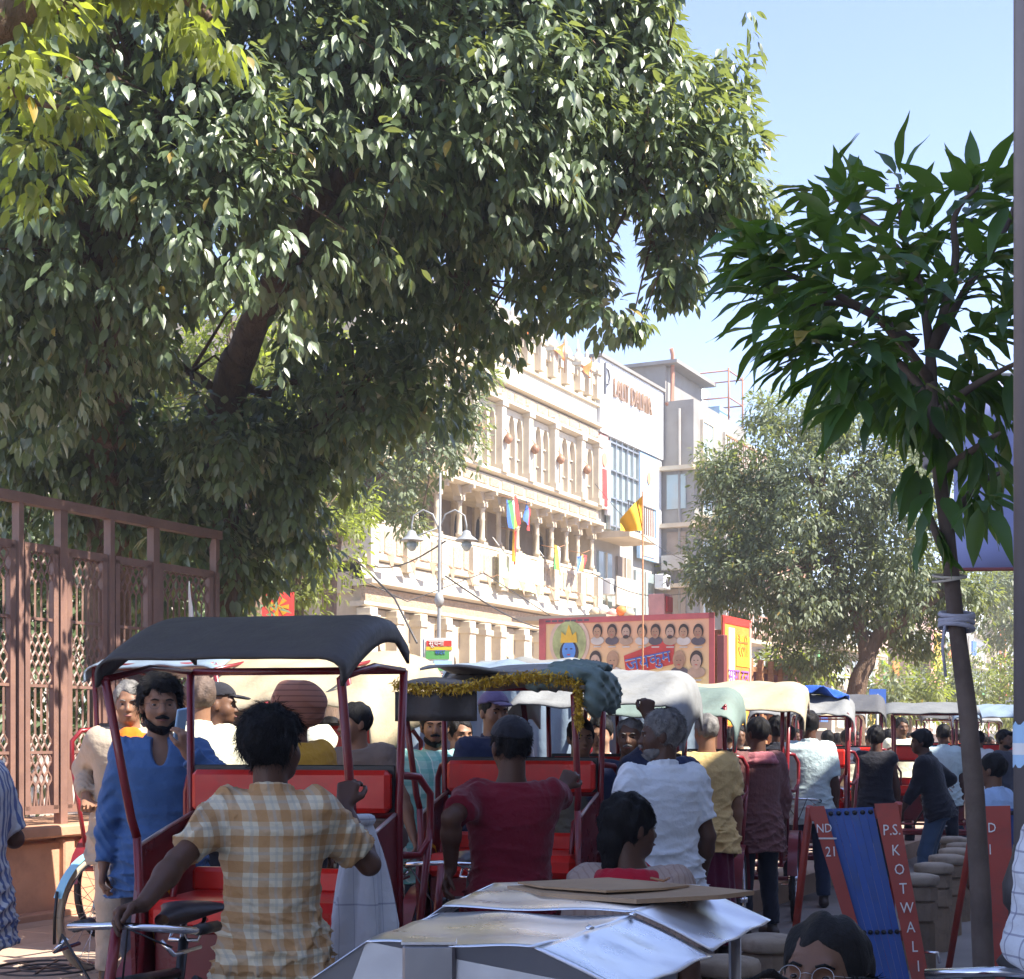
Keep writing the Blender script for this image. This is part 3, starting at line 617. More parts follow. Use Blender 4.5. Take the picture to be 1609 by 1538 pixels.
# ---------------------------------------------------------------- trees
def leaf_template(L, Wd, fold=.25, bend=.2, wavy=0, nseg=4):
    V = []; Q = []
    for i in range(nseg + 1):
        t = i / nseg; wv = Wd * (math.sin(math.pi * min(1, t * 1.02) ** .8) ** .9 if 0 < t < 1 else .0) * (1 if t < .55 else 1 - .25 * (t - .55))
        z = -bend * L * t * t
        V += [(t * L, 0, z), (t * L, wv / 2, z + fold * wv / 2 + wavy * math.sin(i * 2.1)), (t * L, -wv / 2, z + fold * wv / 2 + wavy * math.cos(i * 1.9))]
    for i in range(nseg):
        a = 3 * i; b = a + 3; Q += [(a, b, b + 1, a + 1), (a, a + 2, b + 2, b)]
    return np.array(V, float), np.array(Q)
def frames(d, n):           # rows: direction d, normal n -> matrices with columns (d, side, normal)
    d = d / np.linalg.norm(d, axis=1, keepdims=True); s = np.cross(n, d); s /= (np.linalg.norm(s, axis=1, keepdims=True) + 1e-9); n2 = np.cross(d, s)
    return np.stack([d, s, n2], 2)
def leaves_mesh(name, P, Mx, sc, tmpl, mt):
    V, Q = tmpl; n = len(P)
    out = np.einsum('nij,kj->nki', Mx, V) * sc[:, None, None] + P[:, None, :]
    QQ = (Q[None] + (np.arange(n) * len(V))[:, None, None]).reshape(-1, 4)
    return mesh_np(name, out.reshape(-1, 3), QQ, mt, smooth=True)
def clusters(C, O, nl, droop, spread, lsc, jit=.3):
    """C cluster centres, O outward directions, nl leaves each: positions, frames and scales"""
    n = len(C); C = np.repeat(C, nl, 0); O = np.repeat(O, nl, 0); N = len(C)
    r = rng.normal(size=(N, 3)); r /= np.linalg.norm(r, axis=1, keepdims=True)
    d = r * .75 + O * .55 + np.array([0, 0, -droop]) ; nn = O * .8 + np.array([0, 0, .75]) + rng.normal(size=(N, 3)) * jit + r * .25
    P = C + r * spread * rng.random((N, 1)) ** .5 + O * .02
    return P, frames(d, nn), lsc * (.65 + .55 * rng.random(N))
def blob_clusters(blobs, dens, shell=.45, gaps=None, seed=0):
    g = np.random.default_rng(seed); Cs = []; Os = []
    for c, r in blobs:
        c = np.array(c, float); r = np.array(r if isinstance(r, (tuple, list)) else (r, r, r), float)
        n = int(dens * (r[0] * r[1] * r[2]) ** (2 / 3) * 4)
        u = g.normal(size=(n, 3)); u /= np.linalg.norm(u, axis=1, keepdims=True)
        rad = 1 - shell * g.random((n, 1)) ** 1.6
        lump = 1 + .17 * np.sin(u[:, :1] * 7 + c[0] * 3) + .15 * np.sin(u[:, 2:] * 9 + c[1]) + .08 * np.sin(u[:, 1:2] * 15)
        Cs.append(c + u * rad * r * lump); o = u / r; o /= np.linalg.norm(o, axis=1, keepdims=True); Os.append(o)
    return np.concatenate(Cs), np.concatenate(Os)
def carve(C, O, keep):
    m = keep(C); return C[m], O[m]
def proj(P): return CX + P[:, 0] / P[:, 1] * F_PX, HY - (P[:, 2] - CH) / P[:, 1] * F_PX
M_bark = mat('brown_bark', (.2, .13, .085), .95, var=.35, scale=3, bump=1, bs=14, stretch=(3, 3, .6), bdist=.05, dirt=(.07, .045, .03))
M_bark2 = mat('sapling_bark', (.115, .085, .07), .9, var=.3, scale=5, bump=.6, bs=30, dirt=(.18, .15, .12), da=.5)
M_leafA = leafmat('fig_leaf', (.085, .122, .058), (.18, .21, .13), rough=.42, tr=.2, sp=1.0)
M_leafB = leafmat('lime_leaf', (.12, .14, .035), (.16, .19, .06), rough=.5, tr=.45)
M_leafC = leafmat('dusty_leaf', (.115, .14, .085), (.16, .18, .12), rough=.5, tr=.3)
M_leafS = leafmat('sapling_leaf', (.042, .09, .02), (.065, .11, .03), rough=.42, tr=.3, var=.25)
def branch(mb, pts, r0, r1, n=10, wob=.04):
    pts = [Vector(p) for p in pts]; out = []
    for i in range(len(pts) - 1):
        for k in range(4):
            t = k / 4; p0 = pts[max(i - 1, 0)]; p1, p2 = pts[i], pts[i + 1]; p3 = pts[min(i + 2, len(pts) - 1)]
            p = .5 * ((2 * p1) + (p2 - p0) * t + (2 * p0 - 5 * p1 + 4 * p2 - p3) * t * t + (3 * p1 - p0 - 3 * p2 + p3) * t ** 3)
            out.append(p + Vector((random.uniform(-wob, wob), random.uniform(-wob, wob), 0)) * r0 * 2)
    out.append(pts[-1]); m = len(out); mb.tube(out, [r0 + (r1 - r0) * i / (m - 1) for i in range(m)], n)
def twigs(mb, C, hubs, n, r=.012):
    hubs = np.array(hubs); idx = rng.choice(len(C), min(n, len(C)), replace=False)
    for i in idx:
        c = C[i]; h = hubs[np.argmin(((hubs - c) ** 2).sum(1))]
        mid = (c + h) / 2 + np.array([0, 0, .12]) + rng.normal(size=3) * .12; mb.tube([h, mid, c], [r * 1.8, r, r * .4], 5)
# --- the big fig tree over the left half
def Bz(px, py, d, r): return (tuple(W(px, py, d)), r)
big = [Bz(150, 120, 11.0, 1.5), Bz(420, 60, 11.5, 1.5), Bz(700, 90, 12, 1.5), Bz(930, 60, 12.5, 1.0), Bz(330, 330, 11, (1.35, 1.1, 1.0)), Bz(90, 400, 11.3, (1.3, 1.1, 1.1)),
       Bz(640, 250, 12, (1.5, 1.4, .95)), Bz(890, 230, 12.3, (1.1, 1.2, .85)), Bz(1060, 280, 12.5, (.72, .9, .62)), Bz(1000, 130, 12.6, (.75, .9, .8)), Bz(1130, 215, 12.7, (.38, .5, .42)), Bz(900, 390, 12.6, (.42, .7, .55)),
       Bz(560, 480, 13.6, (1.35, 1.2, .85)), Bz(740, 420, 13.2, (.75, .8, .75)), Bz(860, 440, 12.8, (.42, .5, .42)), Bz(640, 590, 13.8, (.7, .7, .5)), Bz(1055, 410, 12.6, (.3, .4, .36)), Bz(1140, 330, 12.6, (.36, .4, .3)), Bz(1150, 130, 12.7, (.12, .3, .2)),
       Bz(170, 660, 13.6, (1.4, .9, .75)), Bz(430, 690, 13.8, (.75, .7, .6)), Bz(40, 560, 12, (.8, .8, .6)), Bz(400, 830, 14.3, (.42, .4, .65)), Bz(520, 700, 13.9, (.42, .4, .45)), Bz(320, 770, 14.2, (.6, .4, .5)), Bz(50, 800, 15.5, (1.5, .6, 1.0)), Bz(230, 860, 15.2, (1.3, .6, .7)), Bz(945, 490, 12.2, (.3, .3, .2)), Bz(1000, 510, 12.2, (.12, .2, .08)), Bz(1040, 60, 12.6, (.55, .8, .5)), Bz(1070, 440, 12.6, (.26, .3, .22)), Bz(1150, 300, 12.6, (.4, .5, .4)),
       Bz(350, 700, 12.9, (.5, .4, .5)), Bz(300, 820, 13.6, (.5, .3, .6)), Bz(430, 760, 13.6, (.6, .4, .6)), Bz(380, 900, 14.0, (.35, .3, .45)), Bz(180, 760, 13.9, (1.1, .4, .7)), Bz(60, 690, 13.6, (.9, .5, .6)), Bz(560, 640, 13.2, (.8, .5, .5)), Bz(480, 850, 14, (.3, .3, .4)), Bz(250, 520, 12.6, (.6, .5, .5)), Bz(500, 400, 12.9, (.7, .5, .5)),
       Bz(980, -60, 12.8, (1.2, 1.4, .9)), Bz(1000, 40, 13.3, (.8, .9, .8)), Bz(820, 60, 13.2, (1.2, 1, 1)), Bz(400, -180, 11.5, (3.2, 2, 1.2)), Bz(900, -140, 12.4, (1.0, 1.5, .8)), Bz(-250, 250, 11.5, (1.8, 1.6, 2.2))]
C, O = blob_clusters(big, 92, .6, seed=3)
holes = [(358, 545, 88, 76), (985, 395, 34, 85), (790, 455, 22, 40), (560, 545, 10, 16), (455, 560, 12, 14), (1110, 25, 60, 70), (905, 530, 40, 30), (437, 955, 40, 34), (660, 740, 60, 60), (1150, 420, 60, 80)]
def keepb(C):
    px, py = proj(C); m = np.ones(len(C), bool)
    for a, b, rx, ry in holes: m &= ((px - a) / rx) ** 2 + ((py - b) / ry) ** 2 > 1
    m &= ~((px > 1100) & (py < 20)); m &= ~((py > 520 + .9 * np.maximum(0, 900 - px)) & (px > 560)); m &= ~((px > 540) & (px < 620) & (py > 780)); m &= px < 1215
    for pts, wd in ((((352, 625), (372, 560), (420, 470), (455, 400), (500, 320), (545, 262)), 30), (((165, 520), (152, 400), (134, 290)), 22), (((160, 430), (200, 350)), 18)):
        for (a0, b0), (a1, b1) in zip(pts, pts[1:]):
            vx, vy = a1 - a0, b1 - b0; t = np.clip(((px - a0) * vx + (py - b0) * vy) / (vx * vx + vy * vy), 0, 1); dd = np.hypot(px - a0 - t * vx, py - b0 - t * vy)
            m &= ~((dd < wd * (.75 + .25 * np.sin(px * .13 + py * .09))) & (C[:, 1] < 13.6 - .0035 * (620 - py)))
    return m
C, O = carve(C, O, keepb)
# low foliage behind is darker only because it hangs in the crown's own shade
bt = empty('fig_tree', W(335, 1155, 14.2) + Vector((0, 0, -1.38)), 0, 'huge spreading fig tree with glossy drooping leaves over the left half of the street', 'tree')
bt.location = (0, 0, 0)
mb = MB(); base = W(345, 1155, 14.2); base.z = .1
branch(mb, [base, W(352, 900, 14), W(356, 640, 13.7), W(378, 560, 13.4)], .18, .15)
branch(mb, [W(352, 650, 13.7), W(378, 560, 13.4), W(440, 430, 12.8), W(525, 290, 12.4), W(620, 180, 12.2), W(720, 60, 12)], .155, .07, 12)
branch(mb, [W(475, 350, 12.6), W(560, 330, 12.6), W(700, 340, 12.8), W(860, 330, 12.8), W(1000, 300, 12.6)], .09, .03)
branch(mb, [W(430, 440, 13), W(600, 420, 13.4), W(760, 440, 13.2)], .07, .02)
b3 = MB(); base2 = W(170, 1155, 15); base2.z = .1
branch(mb, [base2, W(172, 800, 14), W(170, 540, 12.3), W(150, 400, 11.7), W(132, 280, 11.4), W(120, 100, 11.2)], .24, .06, 12)
branch(mb, [W(160, 430, 11.8), W(200, 350, 11.5), W(250, 250, 11.3), W(330, 120, 11.2)], .08, .03)
branch(mb, [W(362, 640, 13.7), W(300, 585, 13.5), W(200, 570, 13.2)], .05, .02); branch(mb, [W(372, 600, 13.6), W(420, 620, 13.6), W(460, 600, 13.5), W(560, 620, 13.6)], .05, .015)
mb.build('trunk', M_bark, bt)
tw = MB(); twigs(tw, C, [W(*p) for p in ((600, 200, 12.1), (860, 330, 12.8), (700, 340, 12.8), (760, 440, 13.2), (160, 400, 11.7), (250, 250, 11.3), (560, 330, 12.6), (1000, 300, 12.6), (300, 585, 13.5), (560, 620, 13.6), (172, 700, 14), (362, 760, 14))], 320)
tag(tw.build('twig', M_bark, bt), kind='stuff')
tA = leaf_template(.128, .056, .2, .2)
P, Mx, s = clusters(C, O, 9, .75, .09, 1.0)
print('big leaves', len(P))
dd = np.where((np.abs(proj(P)[0] - 804) < 800) & (proj(P)[1] > 0) & (proj(P)[1] < 1000), P[:, 1], 99); near = np.argsort(dd)[:298]
rest = np.ones(len(P), bool); rest[near] = False
tag(link('foliage', leaves_mesh('foliage', P[rest], Mx[rest], s[rest], tA, M_leafA), bt), kind='stuff')
lm1 = leaves_mesh('leaf', np.zeros((1, 3)), np.eye(3)[None], np.ones(1), tA, M_leafA)
def leaf_objs(par, P, Mx, s, me, name='leaf'):
    for p, m_, k in zip(P, Mx, s):
        o = bpy.data.objects.new(name, me); COL.objects.link(o); o.parent = par
        o.matrix_local = Matrix.Translation(Vector(p)) @ Matrix(m_.tolist()).to_4x4() @ Matrix.Scale(float(k), 4)
leaf_objs(bt, P[near], Mx[near], s[near], lm1)
# --- nearer branch entering at the top left
nb = [Bz(300, 20, 7.6, (.28, .3, .2)), Bz(345, 75, 7.6, (.11, .2, .1)), Bz(50, 30, 7.4, (.33, .3, .2)), Bz(110, 170, 7.8, (.3, .3, .08)), Bz(50, 240, 7.8, (.17, .2, .2)), Bz(35, 120, 7.0, (.13, .15, .3)), Bz(100, 290, 7.9, (.13, .15, .12)), Bz(180, -60, 7.6, (.9, .4, .3))]
C, O = blob_clusters(nb, 62, .9, seed=9)
bt2 = empty('overhanging_tree', (0, 0, 0), 0, 'sunlit yellow green branch of a nearer tree entering at the top left corner', 'tree')
mb = MB(); branch(mb, [(-5.6, 5.5, .1), (-5.4, 5.6, 3), (-4.7, 6.2, 4.9), W(-120, 40, 7.4), W(60, 0, 7.5), W(240, -30, 7.6), W(330, 30, 7.6)], .22, .02); branch(mb, [W(-60, 60, 7.4), W(30, 150, 7.7), W(110, 170, 7.8)], .03, .01); mb.build('trunk', M_bark, bt2)
P, Mx, s = clusters(C, O, 8, .7, .08, .88)
dd = np.argsort(P[:, 1]); tag(link('foliage', leaves_mesh('foliage', P[dd[200:]], Mx[dd[200:]], s[dd[200:]], tA, M_leafB), bt2), kind='stuff')
leaf_objs(bt2, P[dd[:200]], Mx[dd[:200]], s[dd[:200]], leaves_mesh('leaf', np.zeros((1, 3)), np.eye(3)[None], np.ones(1), tA, M_leafB))
# --- other trees: crown of many small leaves on a branched trunk
def tree(name, lab, blobs, trunk, dens, nl, mt, tmpl, spread, sc, droop=.5, group=None, tw_n=60, hubs=None, keep=None, seed=1, mtr=None):
    e = empty(name, (0, 0, 0), 0, lab, 'tree', group); mb = MB()
    for pts, r0, r1 in trunk: branch(mb, pts, r0, r1)
    mb.build('trunk', mtr or M_bark, e)
    C, O = blob_clusters(blobs, dens, .6, seed=seed)
    if keep: C, O = carve(C, O, keep)
    if tw_n:
        tw = MB(); twigs(tw, C, [t[0][-1] for t in trunk] + [t[0][len(t[0]) // 2] for t in trunk], tw_n, .015); tag(tw.build('twig', M_bark, e), kind='stuff')
    P, Mx, s = clusters(C, O, nl, droop, spread, sc); tag(link('crown', leaves_mesh('crown', P, Mx, s, tmpl, mt), e), kind='stuff'); return e
tS = leaf_template(.11, .045, .2, .15, nseg=3)
tree('hedge', 'dark tangled hedge growing behind the lattice fence', [Bz(p, 1000, 17.5, (1.3, .5, 1.9)) for p in range(-200, 330, 90)] + [Bz(p, 900, 18, (1.3, .5, 1.2)) for p in range(-150, 330, 100)],
     [([Vector((-4 - i * .8, 17.6, .1)), Vector((-4 - i * .8, 17.6, 2.2))], .05, .03) for i in range(4)], 40, 10, M_leafA, tS, .16, 1.4, seed=12, tw_n=0)
b27 = W(1345, 1090, 27); gz = lambda p, z=.1: Vector((p.x, p.y, z))
tree('street_tree', 'round dusty green street tree with forked leaning trunk in the middle distance',
     [Bz(1290, 760, 27, (1.9, 1.7, 1.3)), Bz(1170, 800, 27, (.9, 1, 1.1)), Bz(1250, 900, 27, (1.7, 1.6, 1.1)), Bz(1130, 900, 27, (.75, .9, .6)), Bz(1410, 860, 27, (1.2, 1.3, 1.3)), Bz(1290, 660, 27, (.8, 1, .5)), Bz(1430, 700, 27, (.9, 1, .8)), Bz(1200, 650, 27.3, (.35, .5, .4)), Bz(1270, 1030, 27.2, (.75, .8, .4)), Bz(1490, 930, 27.5, (.9, 1, .5)), Bz(1130, 740, 26.8, (.45, .5, .5)), Bz(1330, 960, 27.4, (1.6, .8, .6)), Bz(1440, 1000, 27.6, (.6, .6, .35))],
     [([gz(b27), W(1345, 1095, 27), W(1362, 1040, 27), W(1380, 1000, 27), W(1440, 960, 26.8), W(1480, 930, 26.8)], .2, .08), ([W(1362, 1040, 27), W(1350, 980, 27), W(1310, 880, 27), W(1290, 780, 27)], .14, .05)],
     92, 13, M_leafC, tS, .13, 1.05, seed=4)
tree('background_tree', 'pale sunlit tree leaning in front of the temple left corner',
     [Bz(670, 690, 31, (1.2, 1, .9)), Bz(600, 760, 31, (1.0, 1, .8)), Bz(720, 650, 31, (.6, .6, .6)), Bz(640, 820, 31, (.35, .6, .3)), Bz(540, 720, 32, (1.2, 1, 1.5)), Bz(760, 590, 31, (.3, .4, .3))],
     [([gz(W(520, 1155, 32)), W(520, 900, 32), W(560, 780, 31.5), W(660, 700, 31)], .2, .05)], 46, 10, M_leafC, tS, .16, 1.5, seed=5)
tree('background_tree', 'bright yellow green tree seen through the gap beside the big branch',
     [Bz(370, 540, 24, (1.4, 1, 1.0)), Bz(330, 640, 24, (1.8, 1, 1)), Bz(480, 600, 25, (1, 1, .9))], [([gz(W(400, 1155, 24)), W(400, 800, 24), W(380, 600, 24)], .2, .06)], 40, 12, M_leafB, tS, .16, 1.5, seed=6)
tree('background_tree', 'lime green shrubby tree behind the left canopies near the temple corner',
     [Bz(490, 860, 26, (.9, .8, .9)), Bz(450, 930, 26, (.8, .7, .6)), Bz(380, 960, 27, (1, .8, .6)), Bz(560, 800, 27, (.4, .6, .4))], [([gz(W(470, 1155, 26)), W(470, 950, 26), W(480, 860, 26)], .12, .04)], 50, 12, M_leafB, tS, .15, 1.3, seed=7)
for k, (a, b, d, r, mt, lab) in enumerate(((1245, 1050, 32, (.8, .8, .7), M_leafB, 'lime green bush behind the slatted truck body'), (1430, 1080, 46, (1.4, 1, 1.0), M_leafB, 'bright bush between the blue sign and the sapling trunk'), (1490, 1070, 52, (1.2, 1, 1.4), M_leafC, 'dusty bush just left of the sapling trunk'), (1570, 1085, 55, (1.6, 1, 1.5), M_leafB, 'rounded bush at right between the sapling and the grey pole'), (1385, 1090, 40, (.7, .6, .7), M_leafC, 'small dark bush directly behind the blue sign'))):
    tree('bush', lab, [Bz(a, b, d, r), Bz(a + 26 * 40 / d, b + 20, d + .5, tuple(x * .7 for x in r))], [([gz(W(a, b, d)), W(a, b, d)], .08, .03)], 26, 10, mt, tS, .2, 1.9, seed=20 + k, tw_n=0)
tree('background_tree', 'green tree far down the street behind the grey pole', [Bz(1545, 915, 60, (2.2, 2, 1.1)), Bz(1610, 960, 66, (2.4, 2, 2.8))], [([gz(W(1600, 1155, 64)), W(1600, 960, 64)], .2, .08)], 24, 10, M_leafC, tS, .25, 2.4, seed=31, tw_n=0)
# --- the dark sapling at the right with large leaves
sp = empty('mango_sapling', (0, 0, 0), 0, 'dark young street tree with large pointed leaves and cloth tied round its thin trunk', 'tree')
D = 5.6; mb = MB(); f0 = W(1552, 1155, D); f0.z = .1
branch(mb, [f0, W(1546, 1538, D), W(1535, 1300, D), W(1520, 1120, D), W(1505, 1000, D), W(1492, 870, D), W(1478, 760, D), W(1466, 640, D), W(1462, 560, D)], .042, .019, 12, .02)
lim = [[(1490, 880), (1455, 800), (1440, 740)], [(1470, 640), (1400, 560), (1300, 530), (1230, 520)], [(1464, 580), (1450, 470), (1420, 370), (1410, 290)], [(1464, 600), (1380, 500), (1260, 440), (1190, 410)], [(1462, 560), (1520, 450), (1580, 360), (1600, 290)], [(1470, 650), (1540, 600), (1620, 560)],
       [(1440, 430), (1380, 360), (1310, 310)], [(1440, 540), (1340, 480), (1240, 480)], [(1478, 720), (1430, 650), (1380, 620)], [(1480, 740), (1540, 700), (1570, 680)], [(1462, 560), (1500, 420), (1500, 340), (1540, 290)], [(1490, 820), (1540, 760), (1580, 740)]]
for i, l in enumerate(lim):
    dz = [-.05, .4, .1, -.35, .3, -.2, .35, -.1, .45, -.3, -.15, .3][i]; n = len(l)
    branch(mb, [W(a, b, D + dz * k / (n - 1)) for k, (a, b) in enumerate(l)], .02, .006, 7, .02)
mb.build('trunk', M_bark2, sp)
tL = [leaf_template(.185, .052, .35, b_, .004, 6) for b_ in (.12, .3, .5)]
lms = [leaves_mesh('leaf', np.zeros((1, 3)), np.eye(3)[None], np.ones(1), t, M_leafS) for t in tL]
spots = []      # leaf whorls at branch ends and along them
wh = [(1195, 400, -.35), (1180, 355, -.3), (1230, 520, .4), (1245, 440, 0), (1290, 300, .35), (1330, 330, .2), (1410, 285, .1), (1420, 330, .1), (1250, 575, .3), (1300, 520, .3), (1350, 450, 0), (1370, 380, .1), (1440, 420, 0), (1500, 300, -.1), (1545, 290, -.1), (1600, 275, .3), (1590, 330, .3), (1540, 400, .1), (1500, 470, 0), (1600, 430, .2), (1560, 520, 0), (1620, 560, -.2), (1450, 520, 0), (1390, 540, .2), (1330, 580, .3), (1440, 600, .1), (1390, 630, .4), (1520, 610, 0), (1580, 640, -.1), (1440, 740, -.05), (1460, 690, 0), (1550, 700, -.2), (1580, 745, .3), (1520, 780, 0), (1490, 660, .1), (1560, 600, .2), (1480, 380, .2), (1220, 470, -.1), (1300, 400, -.2), (1620, 330, .1), (1620, 680, 0), (1350, 300, .3), (1250, 370, -.3), (1275, 480, .2), (1400, 450, -.2), (1460, 840, 0)]
g = np.random.default_rng(5)
while len(wh) < 150:
    a, b = g.uniform(1170, 1700), g.uniform(300, 900)
    core = (((a - 1460) / 290) ** 2 + ((b - 450) / 210) ** 2 < 1) or (560 < b < 800 and abs(a - 1530) < 130 - .3 * (b - 560))
    if core and not (a < 1330 and b > 600): wh.append((a, b, g.uniform(-.75, .6)))
for a, b, dz in wh:
    nl = 6 if b > 640 else 7
    c = np.array(W(a, b, D + dz)); out = c - np.array(W(1470, 560, D)); out[2] *= .4; out /= (np.linalg.norm(out) + .01)
    for k in range(nl):
        r = rng.normal(size=3); r[2] *= .45; r /= np.linalg.norm(r); d = r * .75 + out * .8 + np.array([0, 0, -.05 if b < 560 else -.4]); nn = np.array([0, 0, 1.]) + rng.normal(size=3) * .3
        spots.append((c + r * .035, frames(d[None], nn[None])[0], .72 + .5 * rng.random()))
spots.sort(key=lambda q: q[0][1] - .6 * q[2])
for i, (p, m_, k) in enumerate(spots[:299]): leaf_objs(sp, [p], [m_], [k], lms[i % 3])
if len(spots) > 299:
    q = spots[299:]; tag(link('foliage', leaves_mesh('foliage', np.array([a[0] for a in q]), np.array([a[1] for a in q]), np.array([a[2] for a in q]), tL[1], M_leafS), sp), kind='stuff')
Mct = cloth('tied_cloth', (.42, .42, .5)); Mst = mat('pale_string', (.5, .45, .38), .8)
for (px_, py_, r, mt, lab) in ((1503, 965, .062, Mct, 'grey checked cloth strip tied round the sapling trunk'), (1492, 905, .062, Mst, 'pale string loop round the sapling trunk fork'), (1470, 712, .04, Mct, 'whitish rag bound round the upper sapling trunk')):
    c = W(px_, py_, D); m_ = MB()
    for k in range(5 if mt is Mct else 2): m_.tube([(math.cos(a) * r * .95, math.sin(a) * r * .95, -.012 * k + .012 * math.sin(a + k)) for a in np.linspace(0, 6.3, 18)], .009 if mt is Mct else .005, 6)
    if py_ == 965: m_.tube([(-.05, -.03, -.03), (-.06, -.03, -.12), (-.045, -.02, -.23)], .006, 5)
    tag(m_.build('binding', mt, None, c), lab, 'cloth' if mt is Mct else 'string')
# ---------------------------------------------------------------- rickshaws
M_rk = mat('rickshaw_maroon_paint', (.2, .012, .018), .35, var=.2, scale=5, bump=.05, coat=.3, dirt=(.1, .03, .03), da=.5)
M_vin = mat('red_vinyl', (.68, .022, .014), .32, var=.2, scale=4, dirt=(.3, .06, .04), da=.45, bump=.15, bs=8, spec=.5, bdist=.01)
M_panel = mat('maroon_side_panel', (.16, .012, .015), .3, var=.2, scale=3, bump=.05, coat=.4, dirt=(.22, .08, .05), da=.35)
M_trim = mat('pale_edge_trim', (.6, .5, .48), .35, metal=.3, var=.1); M_chrome = mat('chrome', (.75, .76, .8), .15, metal=1, var=.05, bump=0)
M_tyre = mat('tyre_rubber', (.035, .033, .032), .8, var=.2, bump=.3, bs=60); M_blk = mat('black_metal', (.02, .02, .022), .4, var=.2)
M_sad = mat('saddle_vinyl', (.035, .03, .035), .4, var=.2, scale=6)
def hoodmat(n, c, **k): return mat('hood_' + n, c, k.pop('rough', .7), var=.12, scale=2.5, bump=.6, bs=7, bdist=.02, **k)
H_black = hoodmat('black', (.05, .041, .035), rough=.6, dirt=(.09, .08, .07), da=.35); H_cream = hoodmat('cream', (.42, .35, .23), dirt=(.25, .19, .12), da=.5); H_white = hoodmat('white', (.22, .225, .225), dirt=(.13, .12, .1), da=.6); H_green = hoodmat('pale_green', (.15, .2, .175), dirt=(.1, .11, .09), da=.5)
H_grey = hoodmat('grey', (.08, .08, .085)); H_blue = hoodmat('pale_blue_sheet', (.2, .26, .33), rough=.35); H_tarp = hoodmat('grey_green_tarp', (.13, .18, .16)); H_royal = hoodmat('royal_blue', (.02, .1, .5)); H_wood = mat('weathered_sheet', (.2, .17, .14), .8, var=.3, scale=4, bump=.5, bs=18, stretch=(1, 6, 1))
M_gold = mat('gold_tinsel', (.6, .38, .03), .35, metal=.5, var=.5, scale=30, bump=1, bs=70)
SM = {}
def sh(key, f, mats):
    if key not in SM: SM[key] = f().mesh(key.split('|')[0], mats)
    return SM[key]
def wheel(r=.34, tr=.022):
    m = MB(); n = 28; pts = [(0, r * math.cos(2 * math.pi * i / n), r * math.sin(2 * math.pi * i / n)) for i in range(n + 1)]
    return m.tube(pts, tr, 8, caps=False)
def spokes(r=.34):
    m = MB(); m.tube([(-.05, 0, 0), (.05, 0, 0)], .022, 8)
    for i in range(24):
        a = 2 * math.pi * i / 24; sx = .03 if i % 2 else -.03
        m.tube([(sx, .02 * math.cos(a + 1.2), .02 * math.sin(a + 1.2)), (0, (r - .02) * math.cos(a), (r - .02) * math.sin(a))], .0022, 3, caps=False)
    n = 28; m.tube([(0, (r - .025) * math.cos(2 * math.pi * i / n), (r - .025) * math.sin(2 * math.pi * i / n)) for i in range(n + 1)], .013, 6, caps=False); return m
def add_wheel(par, loc, r=.34, tr=.022, rz=0, tm=None, key=''):
    w_ = link('wheel', sh('wheel|%s%s' % (r, key), lambda: wheel(r, tr), tm or M_tyre), par, loc, (0, 0, rz)); link('spokes', sh('spokes|%s' % r, lambda: spokes(r), M_chrome), w_); return w_
WH = .44   # half width of the seat
def frame_mesh():
    m = MB(); r = .017
    for s_ in (-1, 1):
        x = s_ * WH
        m.tube([(x * 1.0, -.46, 1.78), (x * .97, -.27, 1.27), (x * .95, -.24, 1.2)], r, 8); m.tube([(x, .34, .55), (x, .33, 1.3), (x * 1.03, .36, 1.84)], r, 8)
        m.tube([(x * .95, -.24, 1.2), (x * .95, -.2, .85), (x * .95, -.25, .5)], r, 8); m.tube([(x * 1.0, -.46, 1.78), (x * 1.02, -.05, 1.84), (x * 1.03, .36, 1.84)], .012, 6)
        m.tube([(x * .97, .3, 1.24), (x * .8, .0, 1.12), (x * .8, -.1, .86)], .014, 6)      # inner arm strut
        m.tube([(x, .34, 1.42), (x * 1.12, .45, 1.41), (x * 1.2, .5, 1.34), (x * 1.2, .5, 1.16), (x * 1.12, .45, 1.09), (x, .34, 1.1)], .016, 8)   # hand hoop
        m.tube([(x * 1.2, .5, 1.2), (x * 1.1, .4, .6)], .015, 8)
        m.tube([(x * .95, -.25, .5), (x * .95, .5, .5)], r, 8)
    for y, z in ((.34, 1.26), (.36, 1.84), (-.25, .5), (.5, .5), (.34, .75)): m.tube([(-WH, y, z), (WH, y, z)], r * .9, 8)
    m.tube([(-.5, .12, .36), (.5, .12, .36)], .018, 8); m.tube([(-.2, .3, .5), (-.2, .12, .36)], .015, 6); m.tube([(.2, .3, .5), (.2, .12, .36)], .015, 6); m.box((0, -.42, .43), (.8, .36, .025)); m.tube([(-.38, -.25, .5), (-.38, -.6, .44), (.38, -.6, .44), (.38, -.25, .5)], .014, 6)
    return m
def side_panel(s_):
    m = MB(); x = s_ * (WH * .97); P = [(.33, 1.26), (.05, 1.21), (-.2, 1.16), (-.26, .85), (-.24, .55), (.33, .55)]
    v = [(x - .008, y, z) for y, z in P] + [(x + .008, y, z) for y, z in P]; n = len(P)
    return m.add(v, [tuple(range(n)), tuple(range(2 * n - 1, n - 1, -1))] + [((i + 1) % n, i, n + i, n + (i + 1) % n) for i in range(n)])
def cushion(c, d, seams=0):
    m = MB(); m.box(c, d, ch=min(d) * .28)
    return m
